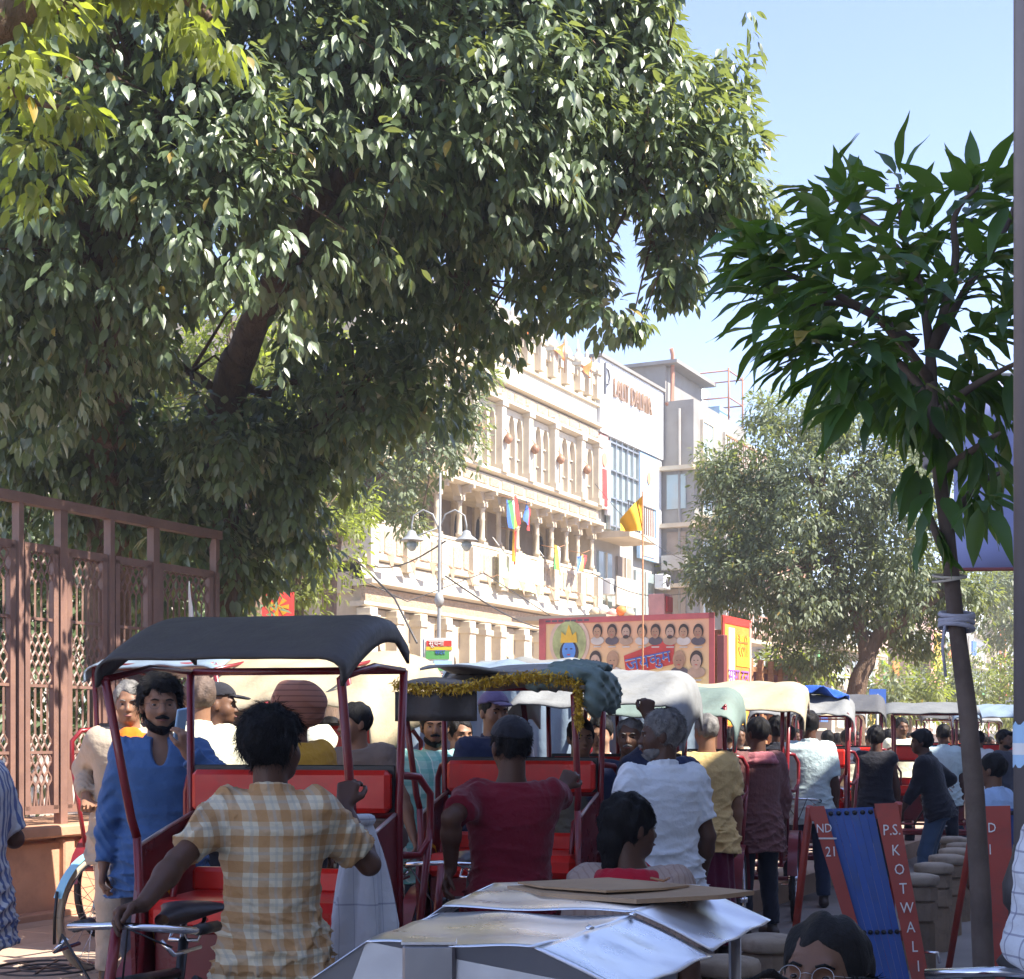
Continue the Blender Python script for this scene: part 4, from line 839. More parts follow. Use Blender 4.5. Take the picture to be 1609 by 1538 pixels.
def hood_fn(yf, yr, zf, zc, drop, wv=.0, half=.49, peak=.1, ph=0):
    def fn(u, v):
        a = (u - .5) * 2; s_ = abs(a); y = yf + (yr - yf) * v
        z = (zf + (zc - zf) * min(1, math.sin(min(1, v / .72) * math.pi / 2))) - (0 if v < .8 else (v - .8) * .35)
        fr = 1 - .2 * (1 - v)
        if s_ < .72: x = a / .72 * half * .84; z += .012 * math.cos(a * 9) * wv
        else:
            t = (s_ - .72) / .28; an = t * math.pi / 2
            x = math.copysign(half * (.84 + .16 * math.sin(min(1, t * 1.6) * math.pi / 2)), a); z -= drop * t ** 1.5 * (1.0)
        z += wv * (.02 * math.sin(u * 13 + v * 9 + ph) + .014 * math.sin(u * 29 - v * 17 + ph)); y -= .02 * math.sin(u * math.pi) * (1 - v)
        return (x, y, z)
    return fn
PASS = []
def rickshaw(label, loc, rz, hood=None, hp=None, curtain=None, full=True, name='cycle_rickshaw', bike=True, seatm=None, extra=None):
    e = empty(name, loc, rz, label, 'rickshaw', 'cycle rickshaws waiting in the street')
    link('frame', sh('frame', frame_mesh, M_rk), e)
    for s_ in (-1, 1):
        p = link('side_panel', sh('side_panel|%d' % s_, lambda: side_panel(s_), M_panel), e)
        link('painted_motif', sh('painted_motif|%d' % s_, lambda: MB().add([(s_ * (WH * .97 - .0105), .0 + .11 * math.cos(a) * r_, .86 + .14 * math.sin(a) * r_) for a in np.linspace(0, 6.283, 13)[:-1] for r_ in (1, .86)], [(2 * i, (2 * i + 2) % 24, (2 * i + 3) % 24, 2 * i + 1) for i in range(12)]), M_yellow), p)
        link('edge_trim', sh('edge_trim|%d' % s_, lambda: MB().tube([(s_ * WH * .97, .33, 1.265), (s_ * WH * .97, .05, 1.215), (s_ * WH * .97, -.2, 1.165)], .009, 6), M_trim), p)
        add_wheel(e, (s_ * .51, .12, .36), .35); 
        link('mudguard', sh('mudguard|%d' % s_, lambda: MB().grid(lambda u, v: (s_ * .51 + (v - .5) * .08, .12 + .41 * math.cos(2.9 * u + .1), .36 + .41 * math.sin(2.9 * u + .1) * 1.0), 12, 2), M_rk), e)
    b = link('backrest', sh('backrest', lambda: cushion((0, .3, 1.355), (2 * WH - .05, .07, .17)), M_vin), e)
    link('backrest_piping', sh('backrest_piping', lambda: MB().box((0, .335, 1.36), (2 * WH - .03, .012, .2), ch=.004), M_blk), b)
    link('seat', sh('seat', lambda: cushion((0, .04, .9), (2 * WH - .08, .5, .12)), M_vin), e)
    link('seat_back_pad', sh('seat_back_pad', lambda: cushion((0, .24, 1.0), (2 * WH - .1, .06, .1)), M_vin), e); link('seat_box', sh('seat_box', lambda: MB().box((0, .06, .69), (2 * WH - .1, .42, .3), ch=.01), M_panel), e)
    if hood:
        mb = MB().grid(hood_fn(*(hp or (-.5, .42, 1.86, 2.05, .13, .3))), 40, 20)
        mb.build('hood', hood, e, solid=.012)
    if curtain: MB().grid(lambda u, v: (-.47 + .94 * u, .42 + .05 * math.sin(u * 11) * v + .02 * math.sin(u * 31), (hp[3] - .05 if hp else 1.9) - .9 * v + .012 * math.sin(u * 17)), 36, 10).build('rear_curtain', curtain, e)
    if bike: bike_front(e)
    return e
def bike_front(e):
    add_wheel(e, (0, -1.66, .36), .34, rz=0)
    link('fork', sh('fork', lambda: MB().tube([(0, -1.31, 1.0), (0, -1.40, .72)], .018, 8).tube([(-.05, -1.66, .36), (-.055, -1.5, .6), (-.05, -1.4, .72), (.05, -1.4, .72), (.055, -1.5, .6), (.05, -1.66, .36)], .012, 6), M_rk), e)
    link('bike_frame', sh('bike_frame', lambda: MB().tube([(0, -1.35, .84), (0, -.86, .8)], .018, 8).tube([(0, -1.38, .76), (0, -.95, .36)], .02, 8).tube([(0, -.8, .9), (0, -.95, .36)], .018, 8).tube([(0, -.95, .36), (0, -.2, .42)], .018, 8).tube([(.06, -.85, .78), (.2, -.25, .5)], .014, 6).tube([(-.06, -.85, .78), (-.2, -.25, .5)], .014, 6), M_blk), e)
    hb = link('handlebar', sh('handlebar', lambda: MB().tube([(-.21, -1.06, .98), (-.2, -1.2, .985), (-.16, -1.29, 1.0), (0, -1.31, 1.01), (.16, -1.29, 1.0), (.2, -1.2, .985), (.21, -1.06, .98)], .012, 8).tube([(-.15, -1.33, .97), (-.19, -1.33, .93), (-.2, -1.15, .93)], .007, 6).tube([(.15, -1.33, .97), (.19, -1.33, .93), (.2, -1.15, .93)], .007, 6), M_chrome), e)
    for s_ in (-1, 1): link('grip', sh('grip|%d' % s_, lambda: MB().tube([(s_ * .2, -1.18, .985), (s_ * .212, -1.04, .98)], .018, 8), M_blk), hb)
    sd = MB(); 
    def sf(u, v):
        a = 2 * math.pi * u; wd = .025 + .1 * (v ** 1.4); return (wd * math.cos(a), -.98 + .28 * v, .985 + .035 * math.sin(a) * (.6 + .4 * math.sin(math.pi * v)) + .015 * v)
    link('saddle', sh('saddle', lambda: MB().grid(sf, 16, 10), M_sad), e)
    link('saddle_springs', sh('saddle_springs', lambda: MB().tube([(.05, -.74, .97), (.05, -.76, .93), (.05, -.8, .9), (-.05, -.8, .9), (-.05, -.76, .93), (-.05, -.74, .97)], .008, 6).tube([(0, -.8, .9), (0, -.8, .97)], .013, 8).tube([(0, -.95, .965), (.04, -.8, .94), (.05, -.72, .96)], .006, 5).tube([(0, -.95, .965), (-.04, -.8, .94), (-.05, -.72, .96)], .006, 5), M_chrome), e)
    ch = sh('chainring', lambda: MB().tube([(.05, -.95 + .1 * math.cos(a), .36 + .1 * math.sin(a)) for a in np.linspace(0, 6.283, 20)], .006, 5, caps=False).tube([(.04, -.95, .36), (.07, -.95, .52), (.15, -.95, .52)], .01, 6).tube([(-.04, -.95, .36), (-.07, -.95, .2), (-.15, -.95, .2)], .01, 6), M_chrome)
    link('crank', ch, e); link('brake_cable', sh('brake_cable', lambda: MB().tube([(-.18, -1.32, .95), (-.1, -1.46, 1.0), (0, -1.46, .85), (0, -1.45, .75)], .004, 4).tube([(.18, -1.32, .95), (.1, -1.45, 1.02), (.01, -1.3, .8), (0, -.9, .78)], .004, 4), M_blk), e)
Y1 = R(-13)
r1 = rickshaw('maroon cycle rickshaw with taut black hood nearest the camera at left', (-.945, 5.86, 0), R(-10.5), H_black, (-.5, .42, 1.85, 2.04, .1, .06, .455))
h2 = rickshaw('maroon cycle rickshaw with gold tinsel fringe and teal tarp bundle on its flat roof', (-.02, 8.1, 0), Y1, None)
fl2 = MB().grid(lambda u, v: (-.46 + .96 * u + .02 * math.sin(9 * v), -.5 + .98 * v, 1.82 + .08 * v + .012 * math.sin(u * 12) + .02 * math.sin(v * 7 + u * 3)), 30, 14).build('flat_roof', H_wood, h2, solid=.025)
fl3 = MB().grid(lambda u, v: (-.40 + .8 * u, -.3 + .78 * v + .03 * math.sin(u * 8), 1.92 + .03 * v + .02 * math.sin(u * 7 + v * 5)), 24, 12).build('upper_sheet', mat('grey_board', (.25, .24, .23), .8, var=.3, scale=3, bump=.4), h2, solid=.012)
gm = MB()
for i in range(3200):
    t = random.random(); r_ = random.random()
    if r_ < .75: c = Vector((-.47 + .92 * t, -.53, 1.85 - .03 * math.sin(math.pi * t * 2)))
    else: c = Vector((.47, -.53 + .1 * random.random(), 1.85 - .22 * t))
    d = Vector((random.gauss(0, .5), random.gauss(0, .4), random.gauss(-.55, .45))).normalized() * random.uniform(.014, .034); n = Vector((random.gauss(0, .0028), random.gauss(0, .0028), random.gauss(0, .0028)))
    c += Vector((random.gauss(0, .008), random.gauss(0, .012), random.gauss(-.01, .014))); gm.add([c - n, c + n, c + d + n * .4], [(0, 1, 2)])
tag(gm.build('tinsel_fringe', M_gold, h2), kind='stuff')
MB().grid(lambda u, v: (-.47 + .42 * u, -.5 + .03 * math.sin(u * 9), 1.8 - .15 * v), 12, 4).build('hanging_flap', H_black, h2, solid=.01)
tb = SDF((.2, -.6, 1.6), (.75, .3, 2.15), .012)
for c, r_ in (((.42, -.36, 1.88), (.2, .16, .07)), ((.54, -.42, 1.77), (.075, .12, .12)), ((.4, -.08, 1.93), (.19, .26, .055)), ((.58, -.2, 1.79), (.065, .22, .12)), ((.3, -.46, 1.83), (.13, .08, .05))):
    tb.ell(c, r_, None, .04, mod=lambda x, y, z, d: d + .016 * np.abs(np.sin(24 * x + 20 * y + 12 * z + 2.5 * np.sin(14 * z))) + .012 * np.abs(np.sin(45 * z - 22 * y + 3 * np.sin(18 * x))))
link('tarp_bundle', tb.mesh('tarp_bundle', H_tarp), h2)
r3 = rickshaw('maroon cycle rickshaw with sagging dirty white hood behind the man in the white shirt', (.6, 9.6, 0), Y1, H_white, (-.58, .5, 1.76, 1.98, .3, .45, .54))
r4 = rickshaw('cycle rickshaw with pale green hood between the white and the cream hoods', (1.17, 11.3, 0), Y1, H_green, (-.55, .45, 1.72, 1.93, .26, .35, .52))
r5 = rickshaw('cycle rickshaw with broad cream hood glowing in the sun', (1.88, 13.0, 0), Y1, H_cream, (-.6, .5, 1.78, 2.03, .2, .5, .62))
r6 = rickshaw('cycle rickshaw with crumpled white hood and royal blue tarp on top', (2.85, 15.0, 0), Y1, H_white, (-.5, .45, 1.78, 1.96, .25, .7, .5))
MB().grid(lambda u, v: (-.1 + .55 * u, -.2 + .6 * v, 2.03 - .22 * (u - .3) ** 2 + .04 * math.sin(u * 14 + v * 9)), 16, 12).build('blue_tarp', H_royal, r6, solid=.01)
r7 = rickshaw('cycle rickshaw with stiff grey hood carrying brown cardboard boxes', (3.75, 17.4, 0), Y1, H_grey, (-.5, .42, 1.84, 2.04, .25, .2))
r8 = rickshaw('cycle rickshaw with long flat grey hood just left of the sapling trunk', (5.15, 18.8, 0), Y1, hoodmat('mid_grey', (.16, .165, .165)), (-.6, .5, 1.84, 1.98, .1, .2, .56))
r9 = rickshaw('cycle rickshaw with pale blue hood just right of the sapling trunk', (6.6, 21.2, 0), Y1, H_blue, (-.5, .42, 1.82, 2.0, .14, .3))
far = [(5.0, 24.5, H_cream, 'distant rickshaw with cream hood below the blue road sign'), (7.4, 26, H_grey, 'distant rickshaw with grey hood behind the black shirted man'), (9.0, 30, H_white, 'distant rickshaw with white hood at the far right of the crowd'), (4.3, 21.0, H_white, 'rickshaw with white hood behind the grey hooded one')]
for x, y, hm, lab in far: rickshaw(lab, (x, y, 0), Y1 + random.uniform(-.2, .2), hm)
back = [(-2.25, 10.4, H_blue, (-.5, .42, 1.8, 1.9, .1, .3), None, 'rickshaw with flat pale blue hood behind the grey haired cyclist'), (-1.25, 9.6, H_cream, (-.6, .6, 1.56, 1.9, .45, .8, .66), None, 'rickshaw with big torn cream hood behind the turbaned man'),
        (-.75, 12.2, H_blue, (-.5, .42, 1.6, 1.75, .3, .4), H_blue, 'plastic sheeted rickshaw behind the man in the grey printed tee'), (.05, 11.2, H_blue, (-.5, .45, 1.75, 1.9, .3, .5), H_blue, 'rickshaw wrapped in pale blue plastic behind the man in the purple cap'),
        (.2, 13.2, H_white, (-.5, .45, 1.8, 2.02, .3, .5), H_white, 'tall white sheeted rickshaw behind the tinsel fringed one'), (-1.6, 13.4, H_white, (-.5, .45, 1.7, 1.9, .2, .8), None, 'white hooded rickshaw half hidden behind the cream hood'), (1.4, 14.6, H_grey, (-.5, .45, 1.8, 1.95, .2, .8), H_blue, 'pale blue sheeted rickshaw behind the raised fist')]
for x, y, hm, hp, cu, lab in back: rickshaw(lab, (x, y, .2 if x < .5 else 0), Y1 + random.uniform(-.15, .15) + (math.pi if cu or x < -2 else 0), hm, hp, cu)
# cargo on the grey hooded rickshaw
Mcard = mat('cardboard', (.36, .24, .14), .9, var=.12, scale=4, bump=.2, bs=20, dirt=(.22, .14, .08), da=.5)
for (x, y, z, w_, h_, lab) in ((3.62, 17.2, .96, .36, .3, 'closed brown carton on the seat of the grey hooded rickshaw'), (4.05, 17.3, .96, .28, .42, 'upright brown carton with white label leaning by the rickshaw side')):
    e = empty('carton', (x, y, z), Y1, lab, 'carton', None); MB().box((0, 0, h_ / 2), (w_, .28, h_), ch=.005).build('box', Mcard, e); MB().box((0, -.146, h_ * .55), (w_ * .4, .008, h_ * .4)).build('paper_label', M_wht, e)
for i, q_ in enumerate(('lowest', 'second lowest', 'middle', 'second highest', 'topmost')): tag(MB().box((0, 0, 0), (.5, .34, .035), ch=.006).build('paper_bundle', M_wht, None, (3.66, 17.2 - .0, 1.28 + .036 * i), (0, 0, Y1 + random.uniform(-.1, .1))), q_ + ' white paper bundle of the stack on the brown carton', 'bundle', 'paper bundles on the carton')
# ---------------------------------------------------------------- towel on the first rickshaw
Mtow = cloth('towel', (.55, .58, .64), plaid([(0, .06, .06, 0, (.12, .14, .25), .35), (2, .3, .02, 0, (.12, .14, .25), .5)]), bump=.4)
hw = r1.matrix_basis @ Vector((.44, -.33, 1.28))
tw_ = MB()
def tf(u, v):
    a = 2 * math.pi * u; r_ = .028 + .062 * min(1, v * 1.5) ** .8; f = 1 + .28 * math.sin(a * 5 + 2 * v) * min(1, v * 4)
    return (r_ * math.cos(a) * f * 1.15, r_ * math.sin(a) * f * .7, -.55 * v + .025 * math.sin(a * 3) * v)
tw_.grid(tf, 48, 18); tw_.tube([(.03 * math.cos(a), .03 * math.sin(a), .0) for a in np.linspace(0, 6.3, 12)], .02, 8)
tag(tw_.build('towel', Mtow, None, hw + Vector((.04, -.03, -.0))), 'pale grey checked cotton towel knotted on the black hooded rickshaw post', 'towel')
# ---------------------------------------------------------------- steel cart in the foreground
Mst = mat('brushed_steel', (.8, .82, .86), .3, metal=1, var=.06, scale=2, bump=.3, bs=4, bdist=.012); Mst2 = mat('dull_steel', (.34, .34, .36), .42, metal=.85, var=.12, scale=3, bump=.2, bs=6)
A0, A1, A2, A3 = W(480, 1545, 3.35), W(575, 1480, 3.4), W(840, 1478, 3.3), W(945, 1550, 3.15)
dv = W(1100, 1408, 4.4) - A2; dv.z = 0
cart = empty('steel_cart', (A2.x - .35, A2.y + .3, 0), 0, 'stainless steel vending cart with sloping hood sides in the foreground', 'cart'); ci = Vector(cart.location)
def cl(p): return p - ci
zt = A1.z; A1.z = A2.z = zt
S0 = [cl(p) for p in (A1 + Vector((-.12, -.02, -.08)), A1, A2, A2 + Vector((.2, -.02, -.095)))]
secs = [0, .36, .40, .72, 1.0]
for k, (a, b) in enumerate(((0, .52), (.525, 1.0))):
    q = MB(); lift = .012 * k; pa = [p + dv * a + Vector((-.22 * a if q_ < 2 else 0, 0, lift)) for q_, p in enumerate(S0)]; pb = [p + dv * b + Vector((-.22 * b if q_ < 2 else 0, 0, lift + .012 * k)) for q_, p in enumerate(S0)]
    q.grid(lambda u, v: pa[1].lerp(pa[2], u).lerp(pb[1].lerp(pb[2], u), v) + Vector((0, 0, .0035 * math.sin(u * 9 + v * 5 + k) + .0025 * math.sin(v * 13))), 24, 24, smooth=True); q.build('hood_top', Mst, cart, solid=.003)
    q = MB(); q.grid(lambda u, v: pa[2].lerp(pa[3], u).lerp(pb[2].lerp(pb[3], u), v) + Vector((0, 0, .004 * math.sin(v * 14 + k * 2) * math.sin(u * 4))), 16, 24); q.build('hood_side', Mst, cart, solid=.003)
    q = MB(); q.grid(lambda u, v: pa[1].lerp(pa[0], u).lerp(pb[1].lerp(pb[0], u), v), 6, 16, flip=True); q.build('hood_side', Mst, cart, solid=.003)
q = MB(); f = [S0[0], S0[1], S0[2], S0[3], S0[3] - Vector((0, 0, .25)), S0[0] - Vector((0, 0, .25))]; q.add([p + Vector((0, .01, 0)) for p in f], [(0, 5, 4, 3, 2, 1)]); q.build('end_plate', Mst2, cart)
ep = S0[1].lerp(S0[2], .38); MB().box((ep.x - .0, ep.y - .0, ep.z - .2), (.115, .03, .4), ch=.006).build('end_bracket', Mst2, cart); MB().box((ep.x, ep.y + .02, ep.z + .004), (.12, .07, .006)).build('bracket_lip', Mst, cart)
q = MB()
for a in (.05, .95):
    for s_ in (0, 3): p = S0[s_] + dv * a; q.tube([(p.x * .92, p.y + .03, -ci.z), (p.x * .92, p.y + .03, p.z)], .018, 8)
q.build('stand_legs', Mst2, cart)
mid = (S0[0] + S0[3]) / 2 + dv * .5; MB().box((mid.x - .08, mid.y + .05, .74), (.42, 1.0, .46), rz=-math.atan2(dv.x, dv.y), ch=.01).build('cabinet', Mst2, cart)
for a in (.25, .5, .75): p = S0[2] + dv * a; MB().lathe([(.009, 0), (.012, .004), (.004, .01)], p + Vector((.01, 0, .006)), n=10).build('rivet', M_chrome, cart)
# cardboard sheet resting on it
c0 = [W(797, 1391, 4.35), W(1085, 1388, 5.0), W(1188, 1400, 4.35), W(1000, 1408, 3.95), W(850, 1404, 4.0)]
zc = zt + .03; q = MB(); c0 = [Vector((X(a, (CH - zc) * F_PX / (b - HY)), (CH - zc) * F_PX / (b - HY), zc)) for a, b in ((797, 1391), (1000, 1386), (1185, 1398), (1130, 1406), (1000, 1414), (850, 1402))]
for p in c0: p.z = zc + random.uniform(-.004, .008)
v = c0 + [p - Vector((0, 0, .012)) for p in c0]; q.add(v, [(0, 5, 4, 3, 2, 1)[::-1][::-1], (6, 7, 8, 9, 10, 11)] + [(i, (i + 1) % 6, 6 + (i + 1) % 6, 6 + i) for i in range(6)])
cb = empty('cardboard_sheet', (0, 0, 0), 0, 'torn flat brown cardboard sheet lying on top of the steel cart', 'cardboard'); q.build('sheet', Mcard, cb)
v2 = [p + Vector((.03, .0, .012)) * 1.0 for p in c0]; q = MB(); q.add([p.lerp(v2[0], .3) for p in v2] + [p.lerp(v2[0], .3) - Vector((0, 0, .006)) for p in v2], [(0, 5, 4, 3, 2, 1)[::-1][::-1], (6, 7, 8, 9, 10, 11)] + [(i, (i + 1) % 6, 6 + (i + 1) % 6, 6 + i) for i in range(6)]); q.build('upper_ply', Mcard, cb)
p = W(1040, 1396, 4.3); MB().tube([(p.x - .03, p.y, zc + .028), (p.x - .005, p.y - .1, zc + .03), (p.x + .02, p.y, zc + .028)], .004, 5).build('tear', M_wood, cb)
# ---------------------------------------------------------------- police barriers
M_bred = mat('barrier_red', (.36, .045, .025), .5, var=.12, scale=3, bump=.1, dirt=(.16, .05, .04), da=.85); M_bblu = mat('barrier_blue', (.015, .075, .33), .45, var=.12, scale=3, bump=.1, dirt=(.05, .08, .16), da=.8)
M_lett = mat('hand_painted_white', (.75, .72, .7), .6, var=.1)
def quad_plate(mb, tl, tr, br, bl, th=.02):
    n = (tr - tl).cross(bl - tl).normalized() * th; v = [tl, tr, br, bl, tl - n, tr - n, br - n, bl - n]
    mb.add(v, [(0, 3, 2, 1), (4, 5, 6, 7), (0, 1, 5, 4), (1, 2, 6, 5), (2, 3, 7, 6), (3, 0, 4, 7)])
def barrier(label, d, tl, tr, lean, wr, side, texts):
    """tl, tr: pixels of the upper corners at depth d; the panel leans like the photographed one"""
    a = W(tl[0], tl[1], d); b = W(tr[0], tr[1], d - .1); e = empty('police_barrier', (a.x, a.y, 0), 0, label, 'barrier', None); o = Vector((a.x, a.y, 0)); a -= o; b -= o
    dn = Vector((lean, -.25, -a.z)); w_ = (b - a)
    def pt(u, v): return a + w_ * (u * (1 - .39 * v)) + dn * v
    m = MB(); quad_plate(m, pt(0, 0), pt(wr, 0), pt(wr, 1), pt(0, 1), .03); m.build('left_stile', M_bred, e)
    m = MB(); quad_plate(m, pt(1 - side, 0), pt(1, 0), pt(1, 1), pt(1 - side, 1), .03); m.build('right_stile', M_bred, e)
    n = 6; off = Vector((0, .02, 0))
    for i in range(n):
        u0 = wr + .01 + (1 - side - wr - .02) * i / n; u1 = u0 + (1 - side - wr - .02) / n * .97
        m = MB(); quad_plate(m, pt(u0, .012) + off, pt(u1, .012) + off, pt(u1, 1) + off, pt(u0, 1) + off, .012); m.build('blue_slat', M_bblu, e)
        for v in (.03, .5): p = pt((u0 + u1) / 2, v) + Vector((0, .008, 0)); MB().lathe([(.013, 0), (.011, .008), (.004, .014)], p, n=8, M=Matrix.Rotation(R(90), 3, 'X')).build('bolt_head', M_blk, e)
    m = MB(); [quad_plate(m, pt(0, v) + Vector((0, .05, 0)), pt(1, v) + Vector((0, .05, 0)), pt(1, v + .04) + Vector((0, .05, 0)), pt(0, v + .04) + Vector((0, .05, 0))) for v in (.02, .5, .9)]; m.build('cross_rail', M_bred, e)
    bk = [pt(1, 0) + Vector((.01, .02, 0)), pt(1, 0) + Vector((.06, .55, -a.z))]; MB().tube(bk, .02, 8).build('rear_strut', M_bred, e); MB().tube([pt(0, 0) + Vector((.01, .04, 0)), pt(0, 0) + Vector((-.02, .6, -a.z))], .02, 8).build('rear_strut', M_bred, e)
    ax = w_.normalized(); zz = (-dn).normalized(); nn = ax.cross(zz).normalized(); zz = nn.cross(ax)
    Mx = Matrix((ax, zz, nn)).transposed()
    for body, u, v, sz in texts:
        o_ = text(body, sz, M_lett, e, (0, 0, 0), (0, 0, 0), .002, 'CENTER', name='lettering'); p = pt(u, v) + nn * .036
        o_.matrix_local = Matrix.Translation(p) @ Mx.to_4x4() @ Matrix.Diagonal((.82, 1, 1, 1))
    return e, pt
e, pt = barrier('red and blue police barrier lettered down its right stile beside the stone bollards', 7.6, (1272, 1268), (1410, 1262), .33, .17, .26,
    [('ND', .085, .105, .062), ('21', .085, .2, .07)] + [('P.S.', .87, .125, .075)] + [(c, .87, .205 + i * .0745, .075) for i, c in enumerate('KOTWALI')] + [('154', .88, .80, .085)])
for u, v, w_ in ((.085, .125, .11), (.87, .735, .13)):
    p = pt(u, v); MB().box(p + Vector((0, -.036, 0)), (w_ * .8, .006, .008)).build('painted_line', M_lett, e)
for v in (.58, .8): p = pt(1, v); MB().tube([p, p + Vector((.06, -.02, 0)), p + Vector((.07, -.02, -.05))], .008, 6).build('hinge_hook', M_chrome, e)
barrier('second red police barrier partly hidden behind the sapling trunk and grey pole', 8.4, (1535, 1268), (1640, 1266), .03, .5, .38, [('ND', .13, .12, .075), ('1', .15, .22, .08)])
# ---------------------------------------------------------------- stone bollards along the kerb
bo = MB()
for n_, (r_, z) in enumerate(()): pass
def bollard_parts():
    s_ = MB(); oc = lambda r0, z0, r1, z1: s_.lathe([(r0, z0), (r1, z1)], n=8, smooth=False)
    s_.lathe([(.14, 0), (.13, .34), (.12, .345), (.12, .355), (.152, .362), (.152, .475), (.13, .48), (.13, .492), (.154, .498), (.15, .58), (.13, .59)], n=8, smooth=False)
    for k in range(8):
        a = 2 * math.pi * k / 8; c, q = math.cos(a), math.sin(a); Rm = Matrix.Rotation(a, 3, 'Z')
        s_.add([Rm @ Vector(p) for p in ((.124, -.045, .02), (.124, .045, .02), (.124, .045, .25), (.124, 0, .33), (.124, -.045, .25), (.116, -.045, .02))], [(0, 1, 2, 3, 4)])
    c = MB().lathe([(.1, .585), (.16, .6), (.168, .612), (.168, .642), (.16, .656), (.1, .668), (.01, .672)], n=18); return s_, c
bs_, bc_ = bollard_parts(); [setattr(b_, 'v', [(x * .86, y * .86, z) for x, y, z in b_.v]) for b_ in (bs_, bc_)]; bsm = bs_.mesh('shaft', M_post); bcm = bc_.mesh('cap', M_cap)
bpos = [((1140, 1500), 6.25, 'nearest stone bollard beside the steel cart'), ((1207, 1466), 7.0, 'stone bollard behind the nearest one, left of the woman with glasses'), ((1442, 1371), 10.3, 'stone bollard touching the lettered barrier'), ((1467, 1354), 11.2, 'second stone bollard from the lettered barrier'), ((1488, 1341), 12.1, 'third stone bollard from the lettered barrier'),
        ((1502, 1331), 13.0, 'fourth stone bollard, partly behind the sapling trunk'), ((1512, 1323), 14.0, 'fifth stone bollard behind the sapling trunk'), ((1240, 1490), 7.9, 'squat stone bollard hidden behind the woman with glasses'), ((1498, 1313), 15.4, 'farthest stone bollard of the row')]
for (px_, py_), d, lab in bpos:
    zb = CH + (HY - py_) / F_PX * d - .675; e = empty('bollard', (X(px_, d), d, zb if abs(zb) < .2 else .13), random.uniform(0, .5), lab, 'bollard', 'stone bollards along the kerb'); link('shaft', bsm, e); link('cap', bcm, e)
# ---------------------------------------------------------------- grey pole with its iron base
e = empty('street_pole', (X(1618, 3.9), 3.9, 0), 0, 'tall grey metal pole at the right edge with torn blue stickers', 'pole')
Mp = mat('pole_grey', (.2, .18, .18), .45, metal=.2, var=.12, scale=3, bump=.1)
MB().tube([(0, 0, 1.1), (0, 0, 6.5)], .04, 20).build('shaft', Mp, e)
MB().lathe([(.08, .0), (.08, .6), (.09, .64), (.07, .68), (.06, .76), (.085, .8), (.06, .83), (.06, .96), (.083, 1.0), (.06, 1.03), (.052, 1.13), (.066, 1.15), (.068, 1.2), (.045, 1.27), (.041, 1.3)], n=20).build('moulded_base', M_iron, e)
st_ = MB().grid(lambda u, v: (.0415 * math.sin(-2.2 + 2.2 * u), -.0415 * math.cos(-2.2 + 2.2 * u), 1.5 + .11 * v + .006 * math.sin(u * 20)), 10, 4).build('torn_sticker', M_sky, e); MB().grid(lambda u, v: (.042 * math.sin(-2.2 + 2 * u), -.042 * math.cos(-2.2 + 2 * u), 1.53 + .03 * v), 10, 2).build('sticker_print', M_wht, e)
# ---------------------------------------------------------------- two armed street lamp, board, road sign, saffron flag
e = empty('street_lamp', (X(690, 24), 24, .1), 0, 'tall grey street lamp with two curved arms in front of the temple', 'lamp'); k = 24 / F_PX
pole = MB(); pole.tube([(-.02, 0, 0), (0, 0, 3.4), (.01, 0, 4.6), (.02, 0, 5.6)], [.035, .03, .024, .016], 10); pole.lathe([(.05, 3.5), (.08, 3.6), (.05, 3.72)], n=10); pole.build('pole', M_lamp, e)
for s_, dz in ((-1, 0), (1, -.0)):
    a = MB(); a.tube([(0, 0, 4.7), (s_ * .1, 0, 4.95), (s_ * .25, 0, 5.02), (s_ * .4, 0, 4.93), (s_ * .43, 0, 4.78), (s_ * .43, 0, 4.68)], .014, 8); a.build('arm', M_lamp, e)
    a = MB(); a.lathe([(.02, .12), (.06, .1), (.08, .04), (.17, -.03), (.185, -.045), (.08, -.04)], (s_ * .43, 0, 4.58), n=16); sh_ = a.build('lamp_shade', M_lamp, e); MB().lathe([(.07, 0), (.09, -.06), (.05, -.13), (.02, -.15)], (s_ * .43, 0, 4.52), n=14).build('glass_bowl', M_glass, e)
MB().tube([(-.43, 0, 4.58), (.02, 0, 4.75)], .012, 6).build('tie_rod', M_lamp, e)
def devan(body, size, mt, parent, loc, rot, nm='lettering'): return text(body, size, mt, parent, loc, rot, .003, 'LEFT', name=nm)
e = empty('notice_board', (X(690, 19.5), 19.5, .1), 0, 'small printed notice board with red heading on a thin post left of the tinsel roof', 'sign'); bw, bh, bz = .38, .44, 2.5
MB().box((0, 0, bz), (bw, .03, bh)).build('board', M_wht, e); MB().tube([(-.2, .02, 0), (-.2, .02, bz + .25)], .015, 6).build('post', M_wht, e)
for z0, h_, mt, x0, w_ in ((.15, .07, M_red, .0, .32), (.085, .04, M_yellow, 0, .33), (-.0, .1, M_green, -.02, .3), (-.1, .06, M_sky, .05, .24), (-.17, .05, M_green, 0, .33)): MB().box((x0, -.02, bz + z0), (w_, .008, h_)).build('printed_band', mt, e)
devan('\u0938\u0942\u091a\u0928\u093e', .09, M_wht, e, (-.13, -.028, bz + .12), (R(90), 0, 0)); devan('\u0938\u0926\u0930', .08, M_blue, e, (-.05, -.028, bz + .01), (R(90), 0, 0))
e = empty('pedestrian_sign', (X(1379, 22), 22, .0), 0, 'small blue square road sign with white triangle behind the rickshaw hoods', 'sign')
